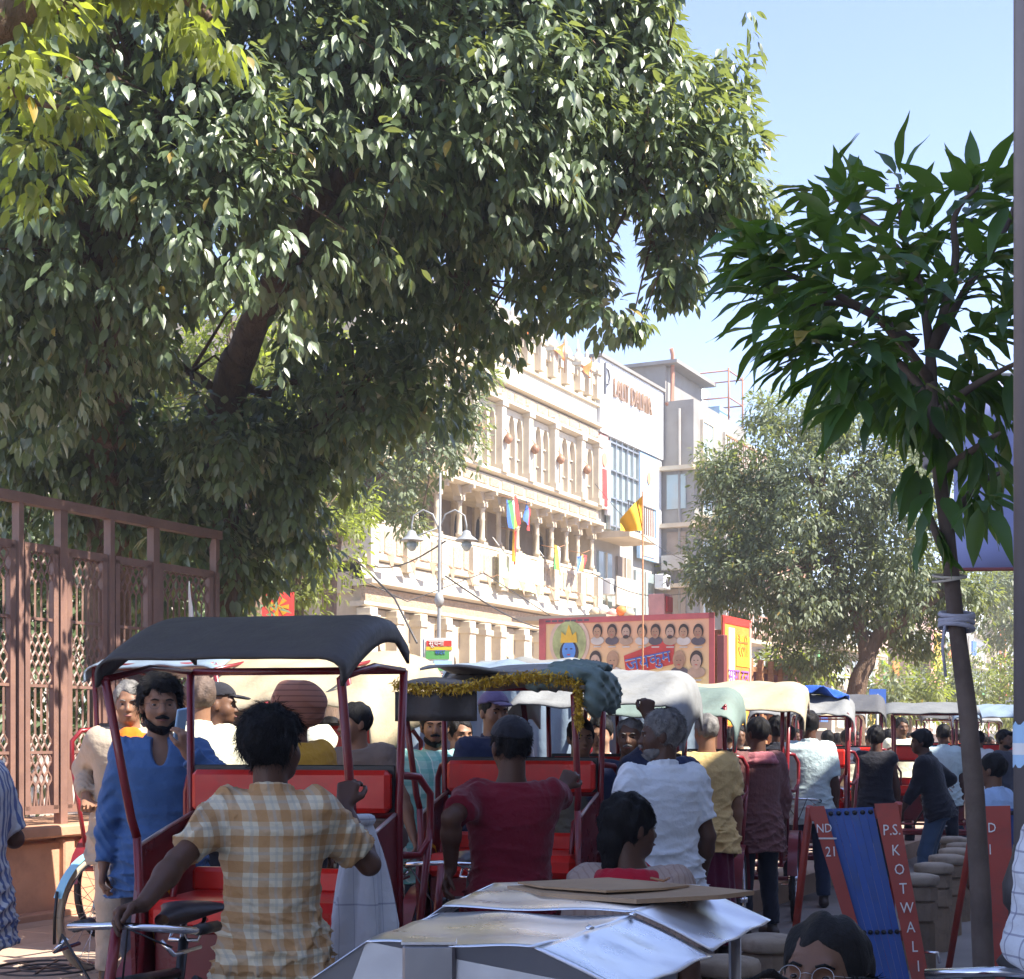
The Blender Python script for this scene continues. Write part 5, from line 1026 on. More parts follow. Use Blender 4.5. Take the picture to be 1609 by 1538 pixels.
MB().box((0, 0, 2.1), (.24, .02, .29)).build('plate', M_blue, e); MB().tube([(0, .02, 0), (0, .02, 2.2)], .02, 8).build('post', M_lamp, e); MB().add([(-.085, -.014, 2.02), (.085, -.014, 2.02), (0, -.014, 2.18)], [(0, 1, 2)]).build('triangle', M_wht, e); MB().add([(-.02, -.018, 2.04), (.02, -.018, 2.04), (.012, -.018, 2.12), (-.012, -.018, 2.12)], [(0, 1, 2, 3)]).build('walking_mark', M_blue, e)
e = empty('saffron_flag', (X(1010, 23), 23, 0), 0, 'large triangular saffron flag on a thin pole above the painted truck banner', 'flag'); z0 = CH + (HY - 777) / F_PX * 23
MB().tube([(0, 0, 0), (0, 0, z0 + .05)], .014, 6).build('pole', M_wood, e)
MB().grid(lambda u, v: (-.34 * v * (1 - .0 * u) - .0, .05 * math.sin(8 * v + 3 * u), z0 - .55 * u * (1) - .36 * v * (1 - u) - .1 * u * v * 0), 8, 12).build('cloth', mat('saffron_cloth', (.85, .43, .02), .75, var=.08, bump=.3, bs=8), e)
# ---------------------------------------------------------------- banner truck
Bo = Vector((3.17, 24, 0)); TR = empty('truck', Bo, UR, 'parked truck body with slatted brown wooden sides carrying painted banners', 'truck')
hh = 3.5
def tb_(n, c, d, mt, **k): return MB().box(c, d, ch=.01).build(n, mt, TR)
tb_('floor', (2.2, 1.45, 1.2), (4.3, 2.8, .15), M_wood); tb_('chassis', (2.2, 1.45, .9), (4.2, .9, .25), M_iron)
for x in (.2, .95, 1.9, 2.5, 3.1, 3.7, 4.35): tb_('side_post', (x, 0, 2.0 if x > 1.2 else 2.2), (.09, .09, 1.75 if x > 1.2 else 2.1), M_wood)
for z in (1.4, 1.62, 1.84, 2.06, 2.45, 2.7): tb_('side_plank', (2.9, .06, z), (2.95, .03, .17 if z < 2.2 else .09), M_wood)
for x in (.2, 2.3, 4.35): tb_('side_post', (x, 2.85, 2), (.09, .09, 1.75), M_wood)
for z in (1.4, 1.8, 2.2, 2.7): tb_('side_plank', (2.3, 2.85, z), (4.2, .03, .17), M_wood); 
for y in (.6, 1.4, 2.2): tb_('front_post', (4.35, y, 2), (.09, .09, 1.75), M_wood)
tb_('cab', (5.2, 1.4, 1.9), (1.4, 2.3, 1.9), M_maroonp); tb_('rear_post', (-.0, -.14, 2.0), (.16, .12, 2.3), M_maroonp)
for x in (.9, 3.9):
    for y in (.15, 2.7):
        w_ = MB(); w_.lathe([(.45, -.12), (.5, -.1), (.5, .1), (.45, .12)], (x, y, .5), n=20, M=Matrix.Rotation(R(90), 3, 'X')); w_.build('wheel', M_tyre, TR)
BN = empty('painted_banner', Bo + Vector((0, 0, 0)), UR + R(90) * 0, 'wide orange banner with rows of portraits and blue figure across the truck tail', 'banner')
# banner plane: local y runs from the near corner (0) to the far corner (2.9), x is the depth; facing -x
Mban = bpy.data.materials.new('banner_print'); nt, N_, L_2, B_ = nodes(Mban); s_ = sep(nt)
fy = ramp(nt, s_[1], 0, 2.9); c1 = mixc(nt, ramp(nt, s_[2], 2.3, 3.2), (.88, .72, .3), (.88, .48, .28)); c1 = mixc(nt, ma(nt, 'MULTIPLY', ramp(nt, s_[1], 1.9, 2.7), .8), c1, (.85, .62, .3)); c1 = mixc(nt, ma(nt, 'MULTIPLY', noise(nt, coord(nt, False), 3, 4), .35), c1, (.7, .5, .3))
L_2.new(c1, B_.inputs['Base Color']); B_.inputs['Roughness'].default_value = .65
def BP(y, z, x=-.1): return Vector((x, y, z))
def bsheet(n, y0, y1, z0, z1, x, mt, par, wv=.01):
    return MB().grid(lambda u, v: (x + wv * math.sin(6 * u + 2 * v), y1 + (y0 - y1) * u, z0 + (z1 - z0) * v), 12, 6).build(n, mt, par)
bb = bsheet('sheet', -.02, 2.95, 1.9, hh, -.1, Mban, BN, 0)
for y0, y1, z0, z1 in ((-.05, 2.98, hh - .09, hh), (-.05, .04, 1.9, hh), (2.86, 2.98, 1.9, hh)): MB().box((-.11, (y0 + y1) / 2, (z0 + z1) / 2), (.012, y1 - y0, z1 - z0)).build('border', mat('banner_border', (.55, .12, .12), .6), BN)
def oval(n, y, z, ry, rz_, x, mt, par, k=20, pts=None):
    P = pts or [(y + ry * math.cos(2 * math.pi * i / k), z + rz_ * math.sin(2 * math.pi * i / k)) for i in range(k)]
    m = MB(); v = [(x, a, b) for a, b in P] + [(x + .006, a, b) for a, b in P]; k = len(P); m.add(v, [tuple(range(k)), tuple(range(2 * k - 1, k - 1, -1))]); return m.build(n, mt, par)
Mhair = mat('print_hair', (.06, .04, .035), .7); Msk = [mat('print_skin_%d' % i, c, .7, var=.12, scale=14) for i, c in enumerate(((.5, .3, .18), (.42, .24, .15), (.55, .38, .28)))]; Mgar = [mat('print_garment_%d' % i, c, .7) for i, c in enumerate(((.6, .55, .5), (.12, .1, .12), (.5, .35, .25)))]
def portrait(y, z, s_, i, bust=True):
    e_ = None; x = -.12
    h_ = oval('portrait', y, z + .012 * s_, .085 * s_, .115 * s_, x, Mhair if i != 9 and i != 10 else Msk[0], BN)
    if bust: oval('shoulders', y, z - .15 * s_, .12 * s_, .07 * s_, x - .001, Mgar[i % 3], h_)
    oval('face', y, z - .018 * s_, .066 * s_, .093 * s_, x - .010, Msk[i % 3], h_)
    for d in (-.024, .024): oval('eye', y + d * s_, z + .0 * s_, .011 * s_, .005 * s_, x - .018, Mhair, h_, 8)
    oval('mouth', y, z - .055 * s_, .02 * s_, .005 * s_, x - .018, M_red, h_, 8)
    if i in (5, 2): oval('beard', y, z - .085 * s_, .05 * s_, .03 * s_, x - .014, Mhair, h_, 12)
    MB().box((x, y, z - .25 * s_), (.008, .13 * s_, .022 * s_)).build('name_strip', Mgar[0], h_)
def yb(px): return (3.17 - 24 * (px - CX) / F_PX) / (.8973 + .4415 * (px - CX) / F_PX)
def zb_(px, py): return CH + (HY - py) / F_PX * (24 + .4415 * yb(px))
for i, px_ in enumerate((943, 966, 988, 1013, 1034, 1057, 1078, 1101)): portrait(yb(px_), zb_(px_, 993), .98, i)
for i, px_ in enumerate((940, 967, 1071, 1098)): portrait(yb(px_), zb_(px_, 1038), 1.25, 8 + i)
yc = yb(899); zc_ = zb_(899, 1022)
hal = oval('halo_ring', yc, zc_ + .12, .36, .42, -.112, mat('print_halo', (.75, .55, .42), .7), BN, 28); oval('halo_inner', yc, zc_ + .12, .3, .36, -.12, mat('print_green', (.45, .5, .22), .7, var=.3, scale=6), hal, 28)
hr = oval('dark_hair', yc, zc_ - .04, .17, .2, -.128, Mhair, BN); oval('blue_face', yc, zc_ - .01, .12, .16, -.136, mat('print_blue', (.1, .28, .72), .7, var=.12, scale=8), hr); [oval('eye', yc + d, zc_ + .02, .025, .01, -.144, Mhair, hr, 8) for d in (-.045, .045)]; oval('mouth', yc, zc_ - .075, .03, .01, -.144, M_red, hr, 8)
oval('crown', 0, 0, 0, 0, -.138, M_yellow, BN, pts=[(yc + .15, zc_ + .12), (yc + .13, zc_ + .3), (yc + .06, zc_ + .24), (yc, zc_ + .42), (yc - .06, zc_ + .24), (yc - .13, zc_ + .3), (yc - .15, zc_ + .12)]); oval('shoulders', yc, zc_ - .28, .22, .1, -.13, M_orange, BN)
a, b = yb(988), yb(1058); za = zb_(1000, 1050); rb = oval('red_ribbon', 0, 0, 0, 0, -.118, M_red, BN, pts=[(a, za - .12), (a + .04, za + .2), (b + .05, za + .45), (b - .06, za + .38), (b - .04, za + .05)])
for body, px_, py_, sz in (('\u091c\u092f', 990, 1056, .3), ('-', 1017, 1050, .26), ('\u0915\u0941\u092e', 1026, 1047, .27)):
    for q, mt in ((0, M_wht), (1, M_blue)):
        o_ = text(body, sz, mt, BN, (-.128 - .008 * q, yb(px_), zb_(px_, py_) + .01 * q), (R(90), 0, R(-90)), .003 if q else .001, 'LEFT', name='lettering'); o_.rotation_euler = (R(90), R(-10) * 1, R(-90))
for k in range(7): MB().box((-.12, yb(866 + k * 10), zb_(866, 977)), (.006, .09, .03)).build('small_lettering', Mgar[1], BN)
B2 = empty('side_banner', Bo + U * .15, UR, 'tall orange and yellow banner on the truck side next to the wooden slats', 'banner')
MB().box((.75, -.08, 2.6), (1.5, .02, 1.75)).build('sheet', mat('orange_banner', (.72, .28, .05), .65, var=.25, scale=1.6), B2)
for c, d, mt in (((.75, -.095, 3.42), (1.5, .012, .12), M_red), ((.05, -.095, 2.6), (.1, .012, 1.7), M_red), ((1.45, -.095, 2.6), (.1, .012, 1.7), M_pink), ((.45, -.096, 2.85), (.3, .012, .9), M_wht), ((1.05, -.096, 2.95), (.7, .012, .5), M_yellow), ((.75, -.096, 2.05), (1.0, .012, .6), M_yellow)): MB().box(c, d).build('printed_field', mt, B2)
MB().lathe([(.17, 0), (.17, .01)], (.8, -.104, 1.98), n=20, M=Matrix.Rotation(R(90), 3, 'X')).build('round_emblem', M_green, B2); MB().lathe([(.1, 0), (.1, .01)], (.8, -.112, 1.98), n=20, M=Matrix.Rotation(R(90), 3, 'X')).build('emblem_centre', M_wht, B2)
devan('\u0938\u092d\u093e \u0926\u0932', .34, mat('violet_print', (.3, .12, .45), .6), B2, (.28, -.108, 2.42), (R(90), 0, 0)); devan('\u0930\u0948\u0932\u0940', .4, M_orange, B2, (.75, -.108, 2.86), (R(90), 0, 0))
# small coloured things beyond the truck
e = empty('red_crate', W(1038, 968, 27) - Vector((0, 0, .0)), UR, 'faded red box sign standing above the truck banner', 'box'); MB().box((0, 0, .18), (.42, .3, .4), ch=.01).build('box', M_pink, e); MB().box((-.02, -.17, .2), (.28, .03, .26)).build('printed_face', M_red, e)
MB().tube([(0, 0, 0), (0, 0, -e.location.z)], .03, 6).build('post', M_lamp, e)
e = empty('fabric_sign', W(437, 975, 22), .1, 'red and yellow cloth sign hanging behind the black hood', 'sign'); MB().box((0, 0, .2), (.46, .03, .42)).build('cloth', M_red, e)
for k in range(7): a = k * .9; MB().add([(.16 * math.cos(a - .25), -.02, .2 + .14 * math.sin(a - .25)), (.16 * math.cos(a + .25), -.02, .2 + .14 * math.sin(a + .25)), (0, -.025, .2)], [(0, 1, 2), (2, 1, 0)]).build('yellow_ray', M_yellow, e)
MB().tube([(0, .03, .4), (0, .03, -e.location.z)], .03, 6).build('post', M_lamp, e)
for i, (px_, py_, mt, cn) in enumerate(((935, 962, M_cream, 'leftmost cream'), (948, 958, M_wht, 'white'), (962, 964, M_pink, 'pink'), (976, 960, M_orange, 'orange'), (988, 964, M_cream, 'rightmost cream'))):
    tag(MB().lathe([(.02, 0), (.1, .04), (.13, .1), (.08, .18), (.02, .2)], W(px_, py_ + 8, 30.5), n=9).build('flower_ball', mt, None), cn + ' flower ball on the stall awning behind the truck', 'flower ball', 'flower balls on the stall awning')
e = empty('stall_awning', W(962, 972, 30.5), UR, 'low stall awning with posts behind the truck banner', 'awning'); MB().box((0, .6, -.05), (2.6, 2, .08)).build('roof', M_cream, e)
for x in (-1.2, 1.2): MB().tube([(x, -.3, -.05), (x, -.3, -e.location.z)], .04, 6).build('post', M_lamp, e)
# ---------------------------------------------------------------- bicycle by the plinth
Mfr = mat('pale_blue_frame', (.25, .55, .72), .35, var=.1, coat=.3); Mcr = mat('cream_tyre', (.42, .36, .27), .8, var=.15)
bi = empty('bicycle', (X(152, 8.95), 8.95, .2), R(-66) + R(90) * 0, 'pale blue roadster bicycle leaning by the sandstone plinth', 'bicycle'); bi.rotation_euler = (0, R(-4), R(153))
# local: wheels roll along y, front towards -y... built with the front wheel at the origin, rear at +y
add_wheel(bi, (0, 0, .35), .335, .02, 0, Mcr, 'c'); add_wheel(bi, (0, -1.05, .35), .335, .02, 0, Mcr, 'c')
m = MB(); m.tube([(0, -.12, .98), (0, -.1, .74)], .016, 8); m.tube([(-.05, 0, .35), (-.045, -.08, .7), (.045, -.08, .7), (.05, 0, .35)], .011, 6); m.tube([(0, -.13, .9), (0, -.6, .86)], .015, 8); m.tube([(0, -.11, .8), (0, -.55, .32)], .016, 8); m.tube([(0, -.68, .98), (0, -.55, .32)], .014, 8); m.tube([(0, -.65, .85), (.04, -1.05, .35), (0, -.55, .32)], .009, 6); m.tube([(0, -.65, .85), (-.04, -1.05, .35), (0, -.55, .32)], .009, 6); m.build('frame', Mfr, bi)
m = MB(); m.tube([(-.28, -.34, 1.0), (-.27, -.16, 1.02), (-.15, -.08, 1.04), (0, -.12, 1.05), (.15, -.08, 1.04), (.27, -.16, 1.02), (.28, -.34, 1.0)], .011, 8); m.build('handlebar', M_chrome, bi)
link('saddle', sh('bicycle_saddle', lambda: MB().grid(lambda u, v: ((.03 + .08 * (1 - v)) * math.cos(6.283 * u), -.8 + .26 * v, 1.0 + .03 * math.sin(6.283 * u)), 14, 8), M_sad), bi)
MB().grid(lambda u, v: ((v - .5) * .06, .37 * math.cos(.3 + 2.2 * u), .35 + .37 * math.sin(.3 + 2.2 * u)), 14, 2).build('mudguard', Mfr, bi); MB().tube([(0, .36, .5), (0, .37, .35), (.0, .36, .2)], .01, 5).build('mudflap', M_blk, bi)
# ---------------------------------------------------------------- motorcycle at the right edge and leaf shadow built on the left pavement
e = empty('motorcycle', (X(1572, 4.1), 4.1, 0), R(12), 'dark motorcycle front with chrome headlamp and mirror at the bottom right', 'motorcycle'); zz = .5
add_wheel(e, (0, -.6, .3), .28, .045); add_wheel(e, (0, .65, .3), .28, .05)
tk = SDF((-.2, -.55, .4), (.2, .75, 1.05), .014); tk.ell((0, 0, .78), (.14, .26, .12)); tk.ell((0, .42, .76), (.13, .34, .06)); tk.cap((0, -.3, .72), (0, .3, .5), .1, .1, .05); link('body', tk.mesh('body', mat('dark_paint', (.03, .035, .06), .25, coat=.6)), e)
m = MB(); m.tube([(-.32, -.2, .98), (-.2, -.32, 1.0), (0, -.36, .99), (.2, -.32, 1.0), (.32, -.2, .98)], .013, 8); m.tube([(.09, -.6, .3), (.09, -.36, .95)], .018, 8); m.tube([(-.09, -.6, .3), (-.09, -.36, .95)], .018, 8); m.build('handlebar_and_fork', M_chrome, e)
MB().lathe([(.02, .08), (.08, .06), (.095, 0), (.085, -.02), (.02, -.03)], (0, -.46, .86), n=18, M=Matrix.Rotation(R(90), 3, 'X')).build('headlamp', M_chrome, e)
link('engine', MB().box((0, -.02, .42), (.2, .3, .26), ch=.03).mesh('engine', M_steel), e)
e = empty('cloth_strip', W(300, 975, 12.4), 0, 'thin white cloth strip standing up from the fence above the black hood', 'cloth'); MB().grid(lambda u, v: (-.02 + .045 * u * (1 - .8 * v), .01 * math.sin(7 * v), .32 * v), 3, 8).build('cloth', M_wht, e, solid=.003); MB().tube([(.0, .02, -.6), (0, .02, .3)], .006, 5).build('stick', M_wood, e)
lsh = MB(); [lsh.tube([(-.0 + .3 * math.cos(a) * k, .3 * math.sin(a) * k, 0) for a in np.linspace(0, 6.3, 20)], .008, 4, caps=False) for k in (.5, 1)]; [lsh.tube([(0, 0, 0), (.3 * math.cos(a), .3 * math.sin(a), 0)], .007, 4) for a in np.linspace(0, 5.6, 8)]
tag(lsh.build('leaf_shadow', M_iron, None, (X(70, 8.9), 8.9, .225)), 'leaf pattern shadow on the left pavement, built from dark rings and spokes', 'leaf shadow')  # dark rings and spokes laid where a leaf-pattern shadow falls
tag(MB().box((X(40, 11.5), 11.55, .26), (.22, .18, .1), ch=.01).build('loose_block', M_iron), 'dark block lying at the foot of the fence', 'block')
# ---------------------------------------------------------------- people
def skinmat(n, c): return mat('skin_' + n, c, .5, var=.12, scale=12, bump=.2, bs=90, spec=.35, bdist=.004)
SK = dict(dark=skinmat('dark', (.085, .04, .025)), brown=skinmat('brown', (.15, .075, .045)), mid=skinmat('mid', (.26, .135, .08)), fair=skinmat('fair', (.38, .22, .15)))
HB = mat('black_hair', (.008, .007, .007), .6, spec=.2, var=.4, scale=30, bump=1, bs=120, stretch=(1, 1, .25), bdist=.006); HG = mat('grey_hair', (.16, .15, .14), .6, var=.5, scale=30, bump=1, bs=120, bdist=.006); HBR = mat('brown_grey_hair', (.12, .08, .06), .6, var=.4, scale=30, bump=1, bs=120, bdist=.006)
M_eye = mat('eye_white', (.3, .26, .23), .3, var=.02, bump=0); M_iris = mat('iris', (.02, .012, .01), .2, var=.1, bump=0); M_lip = mat('lip', (.2, .07, .06), .5, var=.1); M_leather = mat('shoe_leather', (.04, .028, .022), .5)
ZT = np.array([-.30, -.2, -.1, 0, .1, .25, .36, .43, .475, .52]); WT = np.array([.175, .168, .172, .165, .152, .17, .188, .17, .105, .058]); DT = np.array([.12, .115, .12, .118, .108, .118, .118, .1, .075, .056])
def rot(M, x, y, z): return M[0][0] * x + M[1][0] * y + M[2][0] * z, M[0][1] * x + M[1][1] * y + M[2][1] * z, M[0][2] * x + M[1][2] * y + M[2][2] * z
def torso(s, hip, T, z0, z1, inf=0, flare=0, k=.03, folds=0, ph=0, bulk=0, sag=0, tw=1.0):
    c = np.array(hip, np.float32)
    def f(gx, gy, gz):
        x, y, z = rot(T, gx - c[0], gy - c[1], gz - c[2]); zz = z + 0 * x
        w_ = np.interp(zz, ZT, WT).astype(np.float32) * tw + inf + flare * np.clip(.15 - zz, 0, .5); d_ = np.interp(zz, ZT, DT).astype(np.float32) + inf + flare * .8 * np.clip(.15 - zz, 0, .5) + bulk * np.exp(-((zz - .05) / .12) ** 2)
        yy = y + .0; q = (np.abs(x / w_) ** 2.3 + np.abs(yy / d_) ** 2.3) ** (1 / 2.3); d = (q - 1) * np.minimum(w_, d_)
        if folds:
            g = np.random.default_rng(int(ph * 977)); lo = np.clip((.26 - zz) * 2.6, .18, 1.1); acc = 0
            for i in range(6):
                kv = g.normal(size=3) * np.array([24, 24, 20]) + np.array([0, 0, 60 * g.choice([-1, 1])]); kw = g.normal(size=3) * 9; p1, p2 = g.uniform(0, 6, 2); acc = acc + (1 - np.abs(np.sin((kv[0] * x + kv[1] * yy + kv[2] * z) * .5 + p1 + 1.6 * np.sin(kw[0] * x + kw[1] * yy + kw[2] * z + p2)))) ** 3 * g.uniform(.4, 1)
            d = d - folds * (acc * 1.5 - .8) * lo
        return np.maximum(np.maximum(d, z - z1), z0 - z + (sag * np.sin(3 * np.arctan2(x, -y) + ph) if sag else 0))
    s.fn((c[0] - .45, c[1] - .5, c[2] - .55), (c[0] + .45, c[1] + .5, c[2] + .62), f, k)
def sleeve(s, a, b, ra, rb, cut, k=.03, folds=0, ph=0, lo=True):
    a = np.array(a, np.float32); b = np.array(b, np.float32); ab = b - a; L = float(np.linalg.norm(ab)); u = ab / L
    def f(gx, gy, gz):
        px, py, pz = gx - a[0], gy - a[1], gz - a[2]; t = px * u[0] + py * u[1] + pz * u[2]; tc = np.clip(t, 0, L)
        d = np.sqrt((px - tc * u[0]) ** 2 + (py - tc * u[1]) ** 2 + (pz - tc * u[2]) ** 2) - (ra + (rb - ra) * tc / L)
        if folds: d = d + folds * (np.abs(np.sin(48 * t + 3 * np.sin(30 * px + ph) + 2 * np.sin(24 * py))) + .6 * np.sin(40 * px - 35 * pz + ph))
        return np.maximum(d, t - cut * L)
    r = max(ra, rb) + .01; s.fn(np.minimum(a, b) - r, np.maximum(a, b) + r, f, k)
def hand(s, Wp, fd, pn, curl=.5, thumb=.5, left=True, spread=.0, k=.006):
    fd = Vector(fd).normalized(); pn = Vector(pn); pn = (pn - fd * pn.dot(fd)).normalized(); sv = fd.cross(pn) * (1 if left else -1)   # sv: thumb side
    Wp = Vector(Wp); L = [.066, .076, .072, .056]; kn = []
    for i, o in enumerate((.03, .0105, -.0095, -.028)):
        kp = Wp + fd * (.088 - .006 * abs(i - 1.2)) + sv * o; kn.append(kp); s.cap(Wp + fd * .012 + sv * o * .62, kp, .0145, .0125, .012)
        d = (fd + sv * spread * (1.5 - i)).normalized(); p = kp
        for j, fr in enumerate((.46, .3, .24)):
            an = curl * (1.35 if j else .95) * (1 + .08 * i); ax = sv * (1 if left else -1)
            d = (Matrix.Rotation(-an if left else an, 3, sv) @ d) if False else (d * math.cos(an) + pn * math.sin(an)); d.normalize()
            base_pn = pn - d * pn.dot(d); 
            q = p + d * L[i] * fr; s.cap(p, q, .0092 - .0008 * j, .0084 - .0008 * j, k)
            pn_ = (pn - d * pn.dot(d)); p = q
            if j == 0: fd_l = d
    b = Wp + fd * .025 + sv * .026; d = (fd * .7 + sv * .75 + pn * .25).normalized(); m1 = b + d * .038; s.cap(Wp + fd * .015 + sv * .01, m1, .015, .0115, .012)
    d2 = (fd * .85 + sv * .25 * (1 - thumb) + pn * (.25 + .7 * thumb)).normalized(); m2 = m1 + d2 * .03; s.cap(m1, m2, .0108, .0098, .005); d3 = (fd * .7 - sv * .35 * thumb + pn * (.2 + .7 * thumb)).normalized(); s.cap(m2, m2 + d3 * .024, .0096, .008, .005)
def ik(S_, G, l1, l2, pole):
    v = G - S_; d = min(v.length, (l1 + l2) * .995); d = max(d, abs(l1 - l2) + .02); u = v.normalized(); a = (l1 * l1 - l2 * l2 + d * d) / (2 * d); h = math.sqrt(max(l1 * l1 - a * a, 0))
    p = Vector(pole); p = p - u * p.dot(u); p = p.normalized() if p.length > 1e-4 else u.orthogonal(); return S_ + u * a + p * h, S_ + u * d
def person(label, px, top, d, yaw, skin='brown', hair='short', hm=None, shirt=None, sleeve_l=.62, hem=-.12, collar=True, pants=None, lower='pants', look=0, pitch=0, lean=(0, 0), arms=None, res=.009, sit=False, g=0, cat='man', bulk=0, beard=None, stache=None, face=True, hs=1.0, Hm=None, folds=.008, group=None, width=1.0, tw=1.0, vneck=False, scarf=None, cap=None, turban=None, glasses=None, ph=None, headonly=False):
    H = Hm or (CH + (HY - top) / F_PX * d - g); drop = .44 if sit else 0
    k = H / (1.70 - drop); ph = random.uniform(0, 6) if ph is None else ph
    e = empty('person', (X(px, d), d, g), R(yaw), label, cat, group); e['label'] = label
    inv = Matrix.Rotation(-R(yaw), 3, 'Z')
    hip = Vector((0, 0, .95 - drop)); T = Matrix.Rotation(R(lean[1]), 3, 'Y') @ Matrix.Rotation(R(lean[0]), 3, 'X')
    if lean[0] or lean[1]:   # keep the head over the wanted pixel
        off = T @ Vector((0, 0, .6)) - Vector((0, 0, .6)); hip = hip - Vector((off.x, off.y, 0)) + Vector((0, 0, -off.z * 0))
    Tn = [[T[i][j] for j in range(3)] for i in range(3)]
    Hh = Matrix.Rotation(R(look), 3, 'Z') @ Matrix.Rotation(R(pitch) + R(lean[0]) * .35, 3, 'X'); Hn = [[Hh[i][j] for j in range(3)] for i in range(3)]
    neck = hip + T @ Vector((0, .005, .47)); hb = hip + T @ Vector((0, -.012, .525)); P = lambda x, y, z: hb + Hh @ (Vector((x, y, z)) * hs)
    SH = {s_: hip + T @ Vector(((.168 if s_ == 'L' else -.168) * width, 0, .425)) for s_ in 'LR'}; l1, l2 = .285, .25; arms = arms or {}; A = {}
    for s_, sg in (('L', 1), ('R', -1)):
        sp_ = arms.get(s_, None); S_ = SH[s_]
        if sp_ and sp_[0] == 'to':
            G = (inv @ (W(*sp_[1]) - Vector(e.location))) / k; E, Wp = ik(S_, G, l1, l2, sp_[2]); cu = sp_[3] if len(sp_) > 3 else 1.0; fdir = Vector(sp_[4]) if len(sp_) > 4 else (Wp - E); pn = Vector(sp_[5]) if len(sp_) > 5 else Vector((0, -1, -.3))
            if len(sp_) > 4: fdir = inv @ fdir
            if len(sp_) > 5: pn = inv @ pn
        else:
            du, df = (sp_[1], sp_[2]) if sp_ else ((.16 * sg, .03, -1), (.06 * sg, -.18, -1)); du = T @ Vector(du).normalized() if sp_ is None else Vector(du).normalized()
            E = S_ + du * l1; Wp = E + Vector(df).normalized() * l2; cu = sp_[3] if sp_ and len(sp_) > 3 else .35; fdir = Wp - E; pn = Vector((-sg, 0, .1)) if not (sp_ and len(sp_) > 4) else Vector(sp_[4])
        A[s_] = (S_, E, Wp, fdir.normalized(), pn, cu)
    pts = [SH['L'], SH['R'], hb, hip, P(0, -.12, .25), P(0, .12, .2), P(.1, 0, .2), P(-.1, 0, .2), hip + Vector((.2, .15, 0)), hip - Vector((.2, .15, 0)), hip + T @ Vector((0, 0, .45)) + Vector((.0, .13, 0)), hip + T @ Vector((0, 0, .3)) + Vector((0, -.15, 0))]
    for a in A.values(): pts += [a[1], a[2] + a[3] * .2, a[2] - a[3] * .02 + Vector((.06, .06, .06)), a[2] - Vector((.06, .06, .06)), a[2] + a[3] * .18 - Vector((.06, .06, .06))]
    lo = [min(p[i] for p in pts) - .05 for i in range(3)]; hi = [max(p[i] for p in pts) + .05 for i in range(3)]; h = res / k
    B = SDF((lo[0], lo[1], max(lo[2], hip.z - .05)) if not any(a[2].z < hip.z for a in A.values()) else lo, hi, h)
    torso(B, hip, Tn, -.1, .5, -.03, k=.02, tw=tw)
    B.cap(neck - Vector((0, 0, .05)), P(0, .022, .07), .062, .054, .03)
    # head
    Hn_ = Hn; E_ = lambda c, r, kk=.02, mode='u': B.ell(P(*c), [x * hs for x in r], Hn_, kk, mode)
    E_((0, .012, .135), (.074, .094, .09)); E_((0, -.028, .075), (.059, .06, .078), .025); E_((0, -.05, .026), (.036, .034, .027), .025); E_((.035, -.05, .078), (.026, .03, .03), .02); E_((-.035, -.05, .078), (.026, .03, .03), .02)
    if face:
        B.cap(P(-.033, -.078, .128), P(.033, -.078, .128), .011, None, .016)
        for s_ in (-1, 1): E_((s_ * .031, -.096, .107), (.019, .018, .012), .012, 's')
        B.cap(P(0, -.084, .112), P(0, -.103, .076), .0075, .011, .012); E_((0, -.094, .072), (.0185, .013, .009), .008)
        E_((0, -.087, .046), (.024, .011, .006), .006); E_((0, -.084, .037), (.02, .012, .007), .006)
    for s_ in (-1, 1): E_((s_ * .074, .008, .1), (.012, .02, .033), .008)
    # arms, legs
    for s_, sg in (('L', 1), ('R', -1)):
        S_, E, Wp, fd, pn, cu = A[s_]; B.cap(S_ - T @ Vector((sg * .015, 0, .01)), E, .048, .038, .01); B.cap(E, E.lerp(Wp, .35), .039, .04, .015); B.cap(E.lerp(Wp, .3), Wp, .04, .026, .02); hand(B, Wp, fd, pn, cu, .6, s_ == 'L', .08)
    me = B.mesh('body', [SK[skin]]); co = np.empty(len(me.vertices) * 3, np.float32); me.vertices.foreach_get('co', co); me.vertices.foreach_set('co', co * k); me.update(); body = link('body', me, e)
    def part(nm, s, mt, par=e):
        me = s.mesh(nm, [mt]); co = np.empty(len(me.vertices) * 3, np.float32); me.vertices.foreach_get('co', co); me.vertices.foreach_set('co', co * k); me.update(); return link(nm, me, par)
    # clothes
    if shirt:
        ext = .1 + abs(hem); S2 = SDF([min(lo[0], hip.x - .28), min(lo[1], hip.y - .25), hip.z + hem - .06], [max(hi[0], hip.x + .28), max(hi[1], hip.y + .25), neck.z + .1], max(h, .0075))
        torso(S2, hip, Tn, hem, .487, .016, .1, .02, folds, ph, bulk, .008, tw)
        for s_, sg in (('L', 1), ('R', -1)):
            S_, E, Wp, fd, pn, cu = A[s_]; ins = S_ - T @ Vector((sg * .012, 0, -.002))
            sleeve(S2, ins, E, .079, .064 if sleeve_l > 1 else .07, min(sleeve_l, 1.15), .05, folds * .8, ph)
            if sleeve_l > 1: sleeve(S2, E, Wp, .066, .05, sleeve_l - 1, .025, folds, ph + 1)
        if collar:
            n = 10
            for i in range(n):
                a0, a1 = [math.pi * (-.42 + 1.84 * (i + q) / n) for q in (0, 1)]
                pa, pb = [neck + T @ Vector((.068 * math.cos(a), .004 + .064 * math.sin(a), .012 + .014 * math.sin(a))) for a in (a0, a1)]; S2.cap(pa, pb, .011, None, .006); S2.cap(pa + Vector((0, 0, .018)), pb + Vector((0, 0, .018)), .008, None, .006)
        if vneck: S2.ell(neck + T @ Vector((0, -.11, -.0)), (.042, .085, .11), Tn, .006, 's')
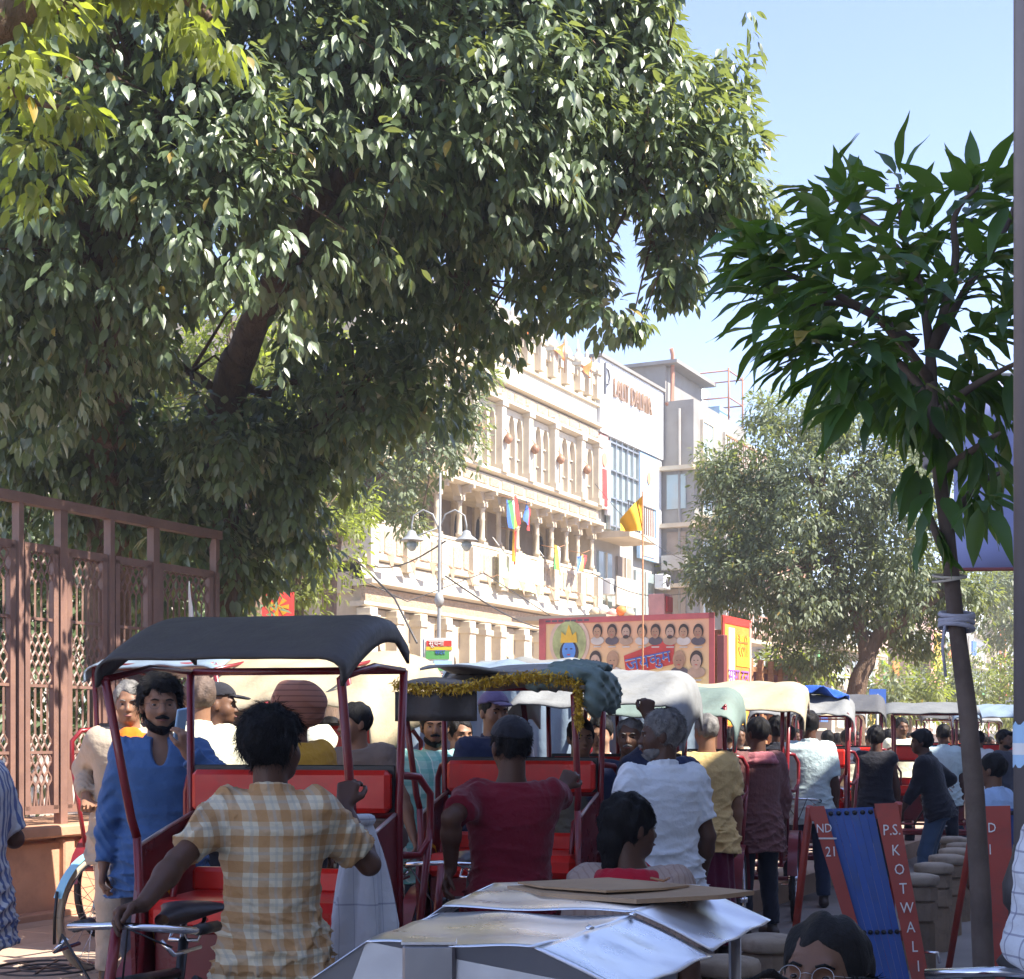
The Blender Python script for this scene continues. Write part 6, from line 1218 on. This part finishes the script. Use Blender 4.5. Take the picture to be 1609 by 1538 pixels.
        sh_ = part('shirt', S2, shirt)
    if pants:
        S3 = SDF([hip.x - .32, hip.y - (.7 if sit else .3), -.02 if lower != 'short' else .3], [hip.x + .32, hip.y + .32, hip.z + .12], max(h, .01))
        torso(S3, hip, [[1, 0, 0], [0, 1, 0], [0, 0, 1]], -.16, .07, .0, 0, .03)
        if sit:
            for sg in (-1, 1): S3.cap((hip.x + sg * .09, hip.y, hip.z - .03), (hip.x + sg * .13, hip.y - .42, hip.z), .095, .07, .04); S3.cap((hip.x + sg * .13, hip.y - .42, hip.z), (hip.x + sg * .12, hip.y - .4, .1), .07, .055, .03)
        elif lower == 'skirt':
            c = np.array(hip, np.float32)
            def f(gx, gy, gz):
                x, y, z = gx - c[0], gy - c[1], gz + 0 * gx; a = np.arctan2(x, -y); r_ = np.hypot(x / 1.15, y / .9); return np.maximum(np.maximum(r_ - (.15 + .05 * np.clip(.9 - z, 0, 1)) + .007 * np.sin(9 * a + 3 * z) + .004 * np.sin(17 * a), z - .95), .12 - z)
            S3.fn((hip.x - .3, hip.y - .3, .1), (hip.x + .3, hip.y + .3, .97), f, .02)
        else:
            for sg in (-1, 1):
                kn, an = (hip.x * .5 + sg * .105, hip.y * .5 - .02, .48), (sg * .12, .02, .1); S3.cap((hip.x + sg * .09, hip.y, hip.z - .1), kn, .092, .072, .03)
                sleeve(S3, kn, an, .074, .062, .98, .03, .004, ph)
        part('trousers' if lower == 'pants' else 'lungi', S3, pants)
        for sg in (-1, 1):
            S4 = SDF((-.2, -.45 if sit else -.25, -.01), (.2, .2, .14), .012); y0 = -.4 if sit else 0; S4.cap((sg * .12, y0 + .05, .045), (sg * .125, y0 - .14, .035), .042, .035, .02); S4.cap((sg * .12, y0 + .02, .05), (sg * .12, y0 + .02, .13), .04, .04, .02); part('shoe', S4, M_leather)
    # face details
    if face and res < .011:
        for s_ in (-1, 1):
            m = MB(); m.lathe([(.001, -.0085), (.006, -.006), (.0085, 0), (.006, .006), (.001, .0085)], n=12, M=Hh @ Matrix.Rotation(R(90), 3, 'X')); o = m.build('eye', M_eye, e, P(s_ * .031, -.0728, .1055) * k); o.scale = (k * 1.25, k, k * .72)
            m = MB(); m.lathe([(.0058, -.0012), (.005, .0002), (.001, .001)], n=12, M=Hh @ Matrix.Rotation(R(90), 3, 'X')); q = m.build('iris', M_iris, o, Hh @ Vector((0, -.0083, 0)))
        m = MB()
        for s_ in (-1, 1): m.tube([P(s_ * .014, -.093, .124) * k, P(s_ * .03, -.0905, .129) * k, P(s_ * .047, -.08, .124) * k], [.003 * k, .0035 * k, .002 * k], 6)
        m.build('eyebrows', hm or HB, e)
        MB().tube([P(-.02, -.0935, .042) * k, P(0, -.098, .0425) * k, P(.02, -.0935, .042) * k], [.003 * k, .005 * k, .003 * k], 6).build('lips', M_lip, e)
    if hair and hair != 'none':
        S5 = SDF([min(P(*c)[i] for c in ((.12, .14, .27), (-.12, -.14, .27), (.12, -.14, -.1), (-.12, .14, -.1), (.12, .14, -.1), (-.12, .14, .27), (-.12, -.14, -.1), (.12, -.14, .27))) - .02 for i in range(3)], [max(P(*c)[i] for c in ((.12, .14, .27), (-.12, -.14, .27), (.12, -.14, -.1), (-.12, .14, -.1), (.12, .14, -.1), (-.12, .14, .27), (-.12, -.14, -.1), (.12, -.14, .27))) + .02 for i in range(3)], max(h * .8, .005))
        vol = {'short': .009, 'full': .017, 'bald': .007, 'long': .014, 'parted': .007, 'crop': .005}.get(hair, .01) * (1)
        def hmod(x, y, z, dd):
            x, y, z = x / hs, y / hs, z / hs; Z = z + .14; Y = y + .018
            g_ = (Z - (.098 if hair != 'long' else .06)) * .78 + (Y + .018) * 1.0 + .012 * np.sin(60 * x) * (Y < 0)
            if hair == 'full': g_ = (Z - .09) * .8 + (Y + .012) + .014 * np.sin(46 * x + 1) * (Y < 0)
            r_ = np.maximum(dd, -g_ * .75); r_ = np.maximum(r_, (.03 if hair not in ('long', 'parted') else -.05) - Z)
            if hair == 'parted': g_ = (Z - .088) * .62 + (Y + .03) - .012 * np.clip(1 - np.abs(x - .008) * 40, 0, 1)
            if hair != 'parted': pass
            if hair == 'parted': r_ = np.maximum(dd, -g_ * .75) + .004 * np.clip(1 - np.abs(x - .008) * 160, 0, 1)
            if hair == 'bald': r_ = np.maximum(r_, -(np.hypot(x, Y - .02) - .052) * (Z > .12) - (Z <= .12) * .01)
            st_ = .0035 * np.sin(95 * x + 22 * z + 3 * np.sin(30 * y)) + .003 * np.sin(80 * y - 60 * z + 2 * np.sin(40 * x))
            return r_ + st_ * (1.3 if hair in ('full', 'long') else .9)
        S5.ell(P(0, .018, .14), [(.076 + vol) * hs, (.094 + vol) * hs, (.088 + vol * 1.15) * hs], Hn, .004, mod=hmod)
        if hair == 'full': S5.ell(P(.02, -.062, .196), (.05, .035, .022), Hn, .015)
        if hair in ('long', 'parted'): S5.ell(P(0, .085, .06), (.045, .05, .05), Hn, .02); S5.cap(P(0, .08, .07), P(0, .09, -.04), .04, .03, .03)
        ho = part('hair', S5, hm or HB)
        if res <= .0085 and hair not in ('bald', 'parted'):
            hv = ho.data; nv = len(hv.vertices); cc = np.empty(nv * 3, np.float32); hv.vertices.foreach_get('co', cc); cc = cc.reshape(-1, 3); nn = np.empty(nv * 3, np.float32); hv.vertex_normals.foreach_get('vector', nn); nn = nn.reshape(-1, 3)
            N_ = 3600; ix = rng.integers(0, nv, N_); p0 = cc[ix]; n0 = nn[ix]; top_ = np.array(P(0, -.01, .24)) * k; dn = p0 - top_; dn /= np.linalg.norm(dn, axis=1, keepdims=True) + 1e-6
            tg = dn - n0 * (dn * n0).sum(1, keepdims=True) + rng.normal(size=(N_, 3)) * (.1 if hair in ('parted', 'long') else .28) + n0 * (.03 if hair in ('parted', 'long') else .22); tg /= np.linalg.norm(tg, axis=1, keepdims=True); sd = np.cross(tg, n0); ln = (.014 + .02 * rng.random((N_, 1))) * (1.3 if hair == 'full' else .8); wd = .0011
            p0 = p0 - n0 * .001; V = np.stack([p0 - sd * wd, p0 + sd * wd, p0 + tg * ln * .6 + n0 * .0015 + sd * wd * .8, p0 + tg * ln + n0 * .0005], 1).reshape(-1, 3); Q = (np.arange(N_)[:, None] * 4 + np.array([0, 1, 2, 3])[None])
            tag(link('hair_strands', mesh_np('hair_strands', V, Q, hm or HB), ho), kind='stuff')
    if beard or stache:
        S6 = SDF([hb[i] - .2 for i in range(3)], [hb[i] + .25 for i in range(3)], max(h * .8, .005))
        if beard:
            def bmod(x, y, z, dd):
                x, y, z = x / hs, y / hs, z / hs; return np.maximum(np.maximum(dd, (z + .032) - .055 * np.clip(np.abs(x) * 16 - .35, 0, 2.2) - .006), (y - .045)) + .0025 * np.sin(110 * x + 40 * z) + .002 * np.sin(90 * z)
            S6.ell(P(0, -.036, .042), (.064 * hs, .06 * hs, .062 * hs), Hn, .004, mod=bmod)
        S6.cap(P(-.024, -.091, .051), P(0, -.1, .0575), .0075, .009, .004); S6.cap(P(.024, -.091, .051), P(0, -.1, .0575), .0075, .009, .004); part('beard' if beard else 'moustache', S6, beard or stache)
    if cap:
        S7 = SDF([hb[i] - .16 for i in range(3)], [hb[i] + .33 for i in range(3)], max(h * .8, .005)); S7.ell(P(0, .012, .145), (.09 * hs, .112 * hs, .1 * hs), Hn, .004, mod=lambda x, y, z, dd: np.maximum(dd, .012 - z - y * .12) + .0012 * np.abs(np.sin(np.arctan2(x, y) * 3)))
        c_ = part('cap', S7, cap); S8 = SDF([hb[i] - .25 for i in range(3)], [hb[i] + .33 for i in range(3)], max(h, .005)); S8.ell(P(0, -.1, .158), (.074, .085, .011), (Hh @ Matrix.Rotation(R(10), 3, 'X')), .004, mod=lambda x, y, z, dd: dd + .8 * x * x * 4); part('brim', S8, cap, c_)
    if turban:
        S7 = SDF([hb[i] - .2 for i in range(3)], [hb[i] + .36 for i in range(3)], max(h * .8, .005))
        S7.ell(P(0, .03, .165), (.112, .145, .112), Hh @ Matrix.Rotation(R(-16), 3, 'X'), .01, mod=lambda x, y, z, dd: np.maximum(dd, -(z + .055)) + .012 * np.abs(np.sin(36 * (z * .55 + .6 * x + .35 * y))) - .01); S7.ell(P(0, .06, .1), (.092, .1, .07), Hn, .02, mod=lambda x, y, z, dd: np.maximum(dd, -(y + .055)) + .003 * np.abs(np.sin(75 * (z + x))))
        part('turban', S7, turban)
    if scarf:
        S7 = SDF([neck[i] - .28 for i in range(3)], [neck[i] + .28 for i in range(3)], max(h, .008)); n = 14
        for i in range(n):
            a0, a1 = [2 * math.pi * (i + q) / n for q in (0, 1)]; f_ = lambda a: neck + T @ Vector((.105 * math.cos(a), .012 + .095 * math.sin(a), -.004 + .012 * math.sin(3 * a) - .045 * abs(math.cos(a)))); S7.cap(f_(a0), f_(a1), .03, None, .03); S7.cap(f_(a0) * 1.0 + Vector((0, 0, .028)), f_(a1) + Vector((0, 0, .028)), .017, None, .008); S7.cap(f_(a0) + (f_(a0) - neck) * .35 + Vector((0, 0, -.02)), f_(a1) + (f_(a1) - neck) * .35 + Vector((0, 0, -.02)), .02, None, .008)
        S7.cap(neck + T @ Vector((.09, -.08, -.03)), neck + T @ Vector((.1, -.14, -.24)), .032, .045, .03); part('scarf', S7, scarf)
    if glasses:
        m = MB()
        for s_ in (-1, 1): m.tube([P(s_ * .032 + .021 * math.cos(a), -.1 + .003 * math.sin(a), .106 + .018 * math.sin(a)) * k for a in np.linspace(0, 6.283, 18)], .0006 * k, 5, caps=False); m.tube([P(s_ * .053, -.1, .11) * k, P(s_ * .075, -.05, .112) * k, P(s_ * .08, .01, .11) * k], .0006 * k, 5)
        m.tube([P(-.011, -.1, .11) * k, P(0, -.104, .112) * k, P(.011, -.1, .11) * k], .0006 * k, 5); m.build('glasses', M_blk if glasses is True else glasses, e)
    e_info = dict(A=A, P=P, k=k, e=e, hip=hip, T=T, neck=neck, Hh=Hh); return e_info
def c2(n, c, **k): return cloth('cloth_' + n, c, **k)
C_plaid = cloth('cloth_plaid', (.56, .5, .36), plaid([(0, .082, .45, 0, (.36, .17, .045), .55), (2, .082, .45, .1, (.36, .17, .045), .6), (0, .082, .12, .35, (.32, .33, .3), .4), (2, .082, .12, .4, (.32, .33, .3), .4)]), sheen=.05)
C_maroon = c2('maroon', (.15, .008, .02)); C_white = c2('white', (.66, .7, .74)); C_yellow = c2('yellow', (.66, .47, .2)); C_brown = c2('brown', (.17, .075, .07), pattern=plaid([(0, .03, .12, 0, (.1, .04, .05), .5)])); C_pale = c2('pale_blue', (.5, .62, .64))
C_blue = c2('denim_blue', (.06, .13, .29)); C_black = c2('black', (.018, .018, .024)); C_denim = c2('denim', (.06, .1, .17)); C_grey = c2('grey_trouser', (.05, .055, .075)); C_dark = c2('dark_trouser', (.018, .02, .03)); C_wine = c2('wine_lungi', (.1, .008, .03)); C_dots = c2('dotted', (.02, .03, .06)); C_navy = c2('navy', (.02, .028, .07))
C_beige = c2('beige', (.42, .34, .26)); C_cream = c2('cream_cloth', (.68, .66, .5)); C_must = c2('mustard', (.52, .28, .03)); C_tee = c2('taupe_tee', (.19, .14, .11)); C_green = cloth('cloth_green_plaid', (.35, .6, .55), plaid([(0, .075, .35, 0, (.1, .4, .36), .5), (2, .075, .35, 0, (.1, .4, .36), .5), (0, .075, .06, .6, (.75, .8, .75), .8)])); C_sky = c2('light_blue', (.35, .5, .75)); C_grn = c2('grey_green', (.2, .21, .18)); C_stripe = cloth('cloth_striped', (.6, .64, .68), plaid([(0, .045, .45, 0, (.04, .1, .32), .85)])); C_pat = cloth('cloth_checked_white', (.66, .68, .72), plaid([(0, .05, .1, 0, (.2, .2, .28), .7), (2, .05, .1, 0, (.2, .2, .28), .7)]))
C_org = c2('orange_scarf', (.8, .17, .01)); C_redsc = c2('red_scarf', (.42, .01, .03)); C_pinksc = c2('pink_scarf', (.45, .15, .17)); C_turb = c2('brown_turban', (.3, .13, .085), bump=.3, pattern=plaid([(2, .028, .22, 0, (.12, .045, .03), .7)])); C_purple = c2('purple_cap', (.13, .1, .2)); C_tan = c2('tan_check', (.4, .3, .25), pattern=plaid([(0, .03, .2, 0, (.25, .15, .13), .5)])); C_ltan = c2('pale_sleeve', (.55, .48, .42))
# --- near figures
p8 = person('man in yellow and brown checked shirt holding the handlebar of the black hooded rickshaw', 428, 1120, 5.0, 176, 'dark', 'full', None, C_plaid, .78, -.3, True, C_grey, look=-28, arms={'L': ('to', (190, 1462, 4.5), (.5, .6, -.6), .95, (-.8, -.5, -.25), (.2, -.4, -1)), 'R': ('to', (541, 1268, 5.25), (-.6, .3, -1), 1.0, (.15, .3, 1), (0.1, .6, -.1))}, res=.006, folds=.016, ph=1.0, hs=1.05, width=.98, tw=.9)
p12 = person('man in maroon tee and black cap seen from behind beside the tinsel fringed rickshaw', 803, 1130, 6.2, 184, 'dark', 'crop', None, C_maroon, .72, -.2, False, C_grey, look=14, cap=C_black, arms={'L': ('to', (708, 1366, 6.05), (.25, .5, -.6), .6, (-.3, -.4, -1), (1, 0, 0)), 'R': ('to', (892, 1232, 7.0), (-.5, .2, -.9), .9, (.5, .4, .8), (0, .5, -.2))}, res=.0065, folds=.012, ph=2.2, width=1.0, tw=.95)
p15 = person('grey bearded man in loose white shirt looking left', 1040, 1117, 7.3, 200, 'dark', 'short', HG, C_white, .72, -.32, True, C_dark, look=66, beard=HG, arms={'R': ('dir', (-.2, .1, -1), (-.1, -.5, -.9), .5), 'L': ('dir', (.22, .1, -1), (.1, -.5, -.9), .5)}, res=.0075, ph=.5, folds=.014, width=1.05)
p3 = person('bearded man with glasses in blue kurta talking on a phone', 252, 1072, 6.75, 12, 'mid', 'full', None, C_blue, 1.93, -.24, True, C_grey, look=6, beard=HB, glasses=True, g=.2, arms={'L': ('to', (294, 1184, 6.58), (1, -.2, -1), .7, (-.1, .0, 1), (-.8, .5, 0)), 'R': ('dir', (-.22, .03, -1), (-.1, -.2, -1), .5)}, res=.007, hs=1.12, ph=3, folds=.011, vneck=True)
ph_ = tag(MB().box((0, 0, 0), (.012, .075, .155), ch=.004).build('phone', M_sky, None, W(281, 1140, 6.6) + Vector((0, .03, 0)), (R(8), R(14), R(-20))), 'pale blue phone held to the ear of the man in the blue kurta', 'phone')
p16 = person('woman with black hair bun, white hair clip and red scarf sitting behind the steel cart', 990, 1248, 5.9, 165, 'dark', 'long', None, C_tan, .8, -.1, False, C_dark, look=-48, sit=True, scarf=C_redsc, res=.0075, cat='woman', hs=.97)
q = p16; MB().box((0, 0, 0), (.018, .012, .045), ch=.003).build('hair_clip', M_wht, q['e'], q['P'](.098, .05, .12) * q['k'])
p26 = person('woman with side parted black hair and thin glasses, her face just above the picture edge', 1286, 1440, 2.85, 5, 'brown', 'parted', None, C_pinksc, .8, -.1, False, C_dark, look=-36, pitch=-12, sit=True, glasses=M_steel, res=.005, cat='woman', ph=1, hs=1.0)
p27 = person('balding man whose bare crown shows at the bottom edge', 1212, 1534, 2.5, -20, 'brown', 'bald', None, C_navy, .8, -.1, True, C_dark, sit=True, res=.006, pitch=12)
p28 = person('dark haired child whose head barely shows at the bottom edge', 1350, 1548, 2.6, 170, 'brown', 'short', None, C_navy, .8, -.1, True, C_dark, sit=True, res=.008)
p1 = person('man in blue and white striped shirt cut off by the left edge', -52, 1085, 5.6, -100, 'brown', 'short', None, C_stripe, .9, -.26, True, C_dark, arms={'L': ('dir', (.1, .25, -1), (.1, -1, .45), .6), 'R': ('dir', (-.2, .3, -1), (.0, -.9, .5), .6)}, res=.008, g=.15)
p25 = person('man in white checked shirt cut off by the right edge, forearm resting towards the motorcycle', 1738, 1100, 3.7, 20, 'brown', 'short', None, C_pat, 1.8, -.2, True, C_sky, arms={'R': ('dir', (-.06, .2, -1), (-.32, -1, -.1), .8)}, res=.0075)
# --- middle distance
p2 = person('grey haired man in beige kurta with orange scarf pushing the blue bicycle', 203, 1063, 8.3, 20, 'mid', 'short', HG, C_beige, 1.85, -.25, True, C_beige, look=-10, scarf=C_org, g=.2, lean=(10, 0), arms={'R': ('to', (136, 1256, 8.3), (-.2, .8, -.6), .9), 'L': ('dir', (.3, -.3, -1), (-.2, -.9, -.5), .6)}, Hm=1.68)
p4 = person('grey brown haired man in cream shirt seen from behind next to the phone caller', 312, 1062, 7.9, 190, 'mid', 'short', HBR, C_cream, .75, -.1, True, C_dark, g=.2, face=False, look=20)
p5 = person('person in black cap and dark clothes in profile facing right behind the rickshaw', 342, 1076, 8.6, 70, 'brown', 'none', None, C_black, .75, -.1, True, C_dark, g=.2, cap=C_black, look=20)
p6 = person('man in brown turban and mustard shirt facing left behind the backrest', 462, 1088, 7.5, 215, 'brown', None, None, C_must, .75, -.1, False, C_dark, g=.2, turban=C_turb, look=66, hs=1.08, beard=HB)
p7 = person('man in taupe printed tee leaning with head turned left', 556, 1100, 8.4, -8, 'mid', 'short', None, C_tee, .6, -.15, False, C_dark, g=.2, look=-50, lean=(14, -6), arms={'L': ('dir', (.45, -.2, -1), (.35, -.35, -1), .6)})
for (cz, sx, sz_) in ((.3, .13, .05), (.22, .06, .1), (.16, .12, .035)): MB().box((0, 0, 0), (sx, .006, sz_)).build('shirt_print', C_cream, p7['e'], (p7['hip'] + p7['T'] @ Vector((-.02, -.155, cz))) * p7['k'], (R(14), R(12 if sz_ > .08 else -6), 0))
p7b = person('person in glowing orange shawl behind the turbaned man', 505, 1150, 8.9, 160, 'mid', 'none', None, C_cream, 1.8, -.2, False, C_dark, g=.2, scarf=C_org, turban=C_cream)
p9 = person('bearded man in green and white checked shirt facing the camera', 683, 1110, 9.3, 5, 'mid', 'short', None, C_green, .8, -.28, True, C_denim, g=.0, beard=HB, res=.0085)
p10 = person('smaller man in white behind the man in the green shirt', 722, 1127, 10.0, 20, 'mid', 'short', None, C_white, .8, -.1, True, C_dark, look=10)
p11 = person('man in purple cap and navy tee looking right behind the rickshaw bench', 776, 1088, 9.0, 15, 'mid', 'crop', None, C_navy, .8, -.1, True, C_dark, cap=C_purple, look=12, scarf=None, g=.1)
p13 = person('young man with glasses in grey green shirt behind the tinsel roof post', 912, 1130, 9.3, 12, 'mid', 'short', None, C_grn, .8, -.1, True, C_dark, glasses=True)
p13b = person('young man in white with head tilted next to the one with glasses', 944, 1127, 10.3, -5, 'fair', 'short', None, C_white, .8, -.1, True, C_dark, look=-10, pitch=6)
p15b = person('dark haired man hidden behind the white shirted one, only his raised fist showing above', 1036, 1116, 8.4, 178, 'dark', 'short', None, C_navy, .7, -.1, False, C_dark, arms={'L': ('to', (1018, 1126, 8.3), (.3, -.4, -1), 1.25, (0, 0, 1), (0, 1, .1))})
p14 = person('bald man with grey moustache in navy tee facing the camera', 990, 1127, 9.1, -5, 'brown', 'bald', HG, C_navy, .7, -.1, False, C_dark, stache=HG, look=-8)
p17 = person('man in yellow tee and wine coloured lungi seen from behind', 1110, 1122, 10.7, 186, 'mid', 'crop', HG, C_yellow, .85, -.2, False, C_wine, lower='skirt', look=10, folds=.013, width=1.0)
p18 = person('man in brown shirt with pink scarf and dark trousers seen from behind', 1190, 1128, 11.9, 200, 'dark', 'short', None, C_brown, 1.7, -.28, False, C_dark, look=15, scarf=C_pinksc, width=1.1)
p19 = person('man in pale blue shirt and dotted navy trousers seen from behind', 1272, 1118, 14.0, 172, 'dark', 'short', None, C_pale, .85, -.22, True, C_dots, look=-10, res=.011)
p20 = person('dark figure between the brown shirt and the pale blue shirt', 1222, 1126, 14.6, 170, 'dark', 'full', None, C_dark, .85, -.2, True, C_dark, res=.013)
p21 = person('man in sleeveless black top seen from behind near the brown cartons', 1376, 1142, 16.0, 168, 'dark', 'full', None, C_black, .2, -.2, False, C_dark, res=.012)
p22 = person('man in black shirt and jeans leaning left with a hand on his hip', 1447, 1144, 14.8, 245, 'dark', 'full', None, C_black, 1.6, -.16, True, C_denim, res=.011, lean=(16, 0), look=12, arms={'R': ('dir', (-.4, .7, -.6), (.1, -.7, -.6), .5), 'L': ('dir', (.0, -.3, -1), (0, -.6, -1), .5)})
p23 = person('man in pale shirt seen from behind, right of the black shirted man', 1482, 1138, 18.0, 176, 'dark', 'crop', None, C_pale, .85, -.2, True, C_dark, res=.013)
p24 = person('man in light blue shirt sitting behind the second red barrier', 1560, 1180, 9.6, 222, 'brown', 'short', None, C_sky, .85, -.15, True, C_dark, Hm=1.46, look=10, res=.009)
p29 = person('man in cream shirt beyond the black shirted man', 1416, 1128, 20, 10, 'brown', 'short', None, C_cream, .85, -.15, True, C_dark, res=.014)
p30 = person('bearded man in grey tee beyond the light blue shirt', 1578, 1148, 19, 40, 'brown', 'full', None, C_grey, .7, -.15, False, C_dark, beard=HB, res=.013)
crowd = [(1172, 1140, 19, 15, C_beige, 'far man in beige beyond the cream hood'), (1238, 1140, 17.5, 190, C_white, 'man in white shirt just left of the pale blue shirt'), (1252, 1146, 23, 10, C_maroon, 'far figure in maroon beyond the blue tarp rickshaw'), (1330, 1147, 20, 175, C_cream, 'man in cream shirt under the stiff grey hood'), (1408, 1150, 24, 30, C_org, 'far figure in orange near the long grey hood'), (1500, 1146, 22, 185, C_beige, 'far man in beige just left of the sapling trunk'), (1538, 1149, 21, 150, C_white, 'man in white just right of the sapling trunk'), (1592, 1152, 25, 10, C_navy, 'far man in navy at the right edge'), (1355, 1155, 33, 180, C_black, 'farthest dark figure left of the blue road sign'), (1440, 1154, 31, 20, C_must, 'farthest figure in mustard under the long grey hood'),
         (520, 1128, 10.5, 15, C_white, 'man in white standing in the left crowd behind the taupe tee man'), (600, 1132, 12, 200, C_maroon, 'man in maroon behind the black hood post'), (395, 1120, 10.8, 10, C_org, 'figure in orange in the left crowd behind the rickshaw'), (852, 1138, 12.5, 10, C_sky, 'man in light blue between the tinsel roof and its tarp'), (880, 1140, 13.5, 190, C_beige, 'man in beige beyond the hanging tinsel end'), (1395, 1146, 21.5, 190, C_white, 'man in white shirt behind the sleeveless black top'), (1345, 1150, 22, 20, C_pinksc, 'far man in pink shirt under the grey hood'), (1315, 1152, 24, 200, C_white, 'far man in white shirt left of the grey hood'), (1428, 1152, 27, 10, C_redsc, 'far person in red beyond the long grey hood'), (1545, 1152, 26, 170, C_navy, 'far man in navy behind the sapling trunk'),
         (1556, 1158, 29, 30, C_maroon, 'far man in maroon between trunk and grey pole'), (1505, 1152, 30, 0, C_black, 'far dark figure left of the sapling trunk'), (1160, 1140, 16.5, 10, C_white, 'man in white beyond the pale green hood'), (1145, 1146, 19, 190, C_dark, 'far dark figure beyond the pale green hood'), (1080, 1142, 15, 20, C_pat, 'man in checked white shirt between raised fist man and yellow tee man'),
         (630, 1140, 13.5, 10, C_beige, 'man in beige beyond the sheeted rickshaws'), (1300, 1148, 19.5, 180, C_must, 'far person in mustard by the blue tarp'), (1365, 1155, 29, 0, C_white, 'far person in white under the blue road sign')]
for px_, ty, d_, yw, mt, lab in crowd: person(lab, px_, ty, d_, yw, random.choice(['dark', 'brown', 'mid']), 'short', None, mt, random.choice([.8, 1.8]), -.15, True, random.choice([C_dark, C_denim, C_grey]), res=.0145)
for q, lab in ((p16, 'low wooden stool under the woman with the red scarf'), (p26, 'low wooden stool under the woman with glasses'), (p27, 'low wooden stool under the balding man'), (p28, 'low wooden stool under the dark haired child')):
    l_ = q['e'].location; z = .44 * q['k']; e = empty('stool', (l_.x, l_.y, 0), q['e'].rotation_euler.z, lab, 'stool', 'stools behind the cart'); MB().box((0, 0, z - .06), (.3, .28, .03), ch=.005).build('seat', M_wood, e)
    for a in (-1, 1):
        for b in (-1, 1): MB().tube([(a * .12, b * .11, z - .07), (a * .14, b * .13, 0)], .014, 6).build('leg', M_wood, e)

# ---------------------------------------------------------------- light haze over the street
hz = MB().box((20, 122.5, 8.4), (366, 342, 18.9)).build('haze', [], None)
mh = bpy.data.materials.new('haze_air'); mh.use_nodes = True; n_ = mh.node_tree.nodes; n_.remove(n_['Principled BSDF'])
pv = n_.new('ShaderNodeVolumePrincipled'); pv.inputs['Density'].default_value = .0019; pv.inputs['Color'].default_value = (.93, .95, 1, 1); pv.inputs['Anisotropy'].default_value = .2
mh.node_tree.links.new(pv.outputs[0], n_['Material Output'].inputs['Volume']); hz.data.materials.append(mh); tag(hz, kind='stuff')
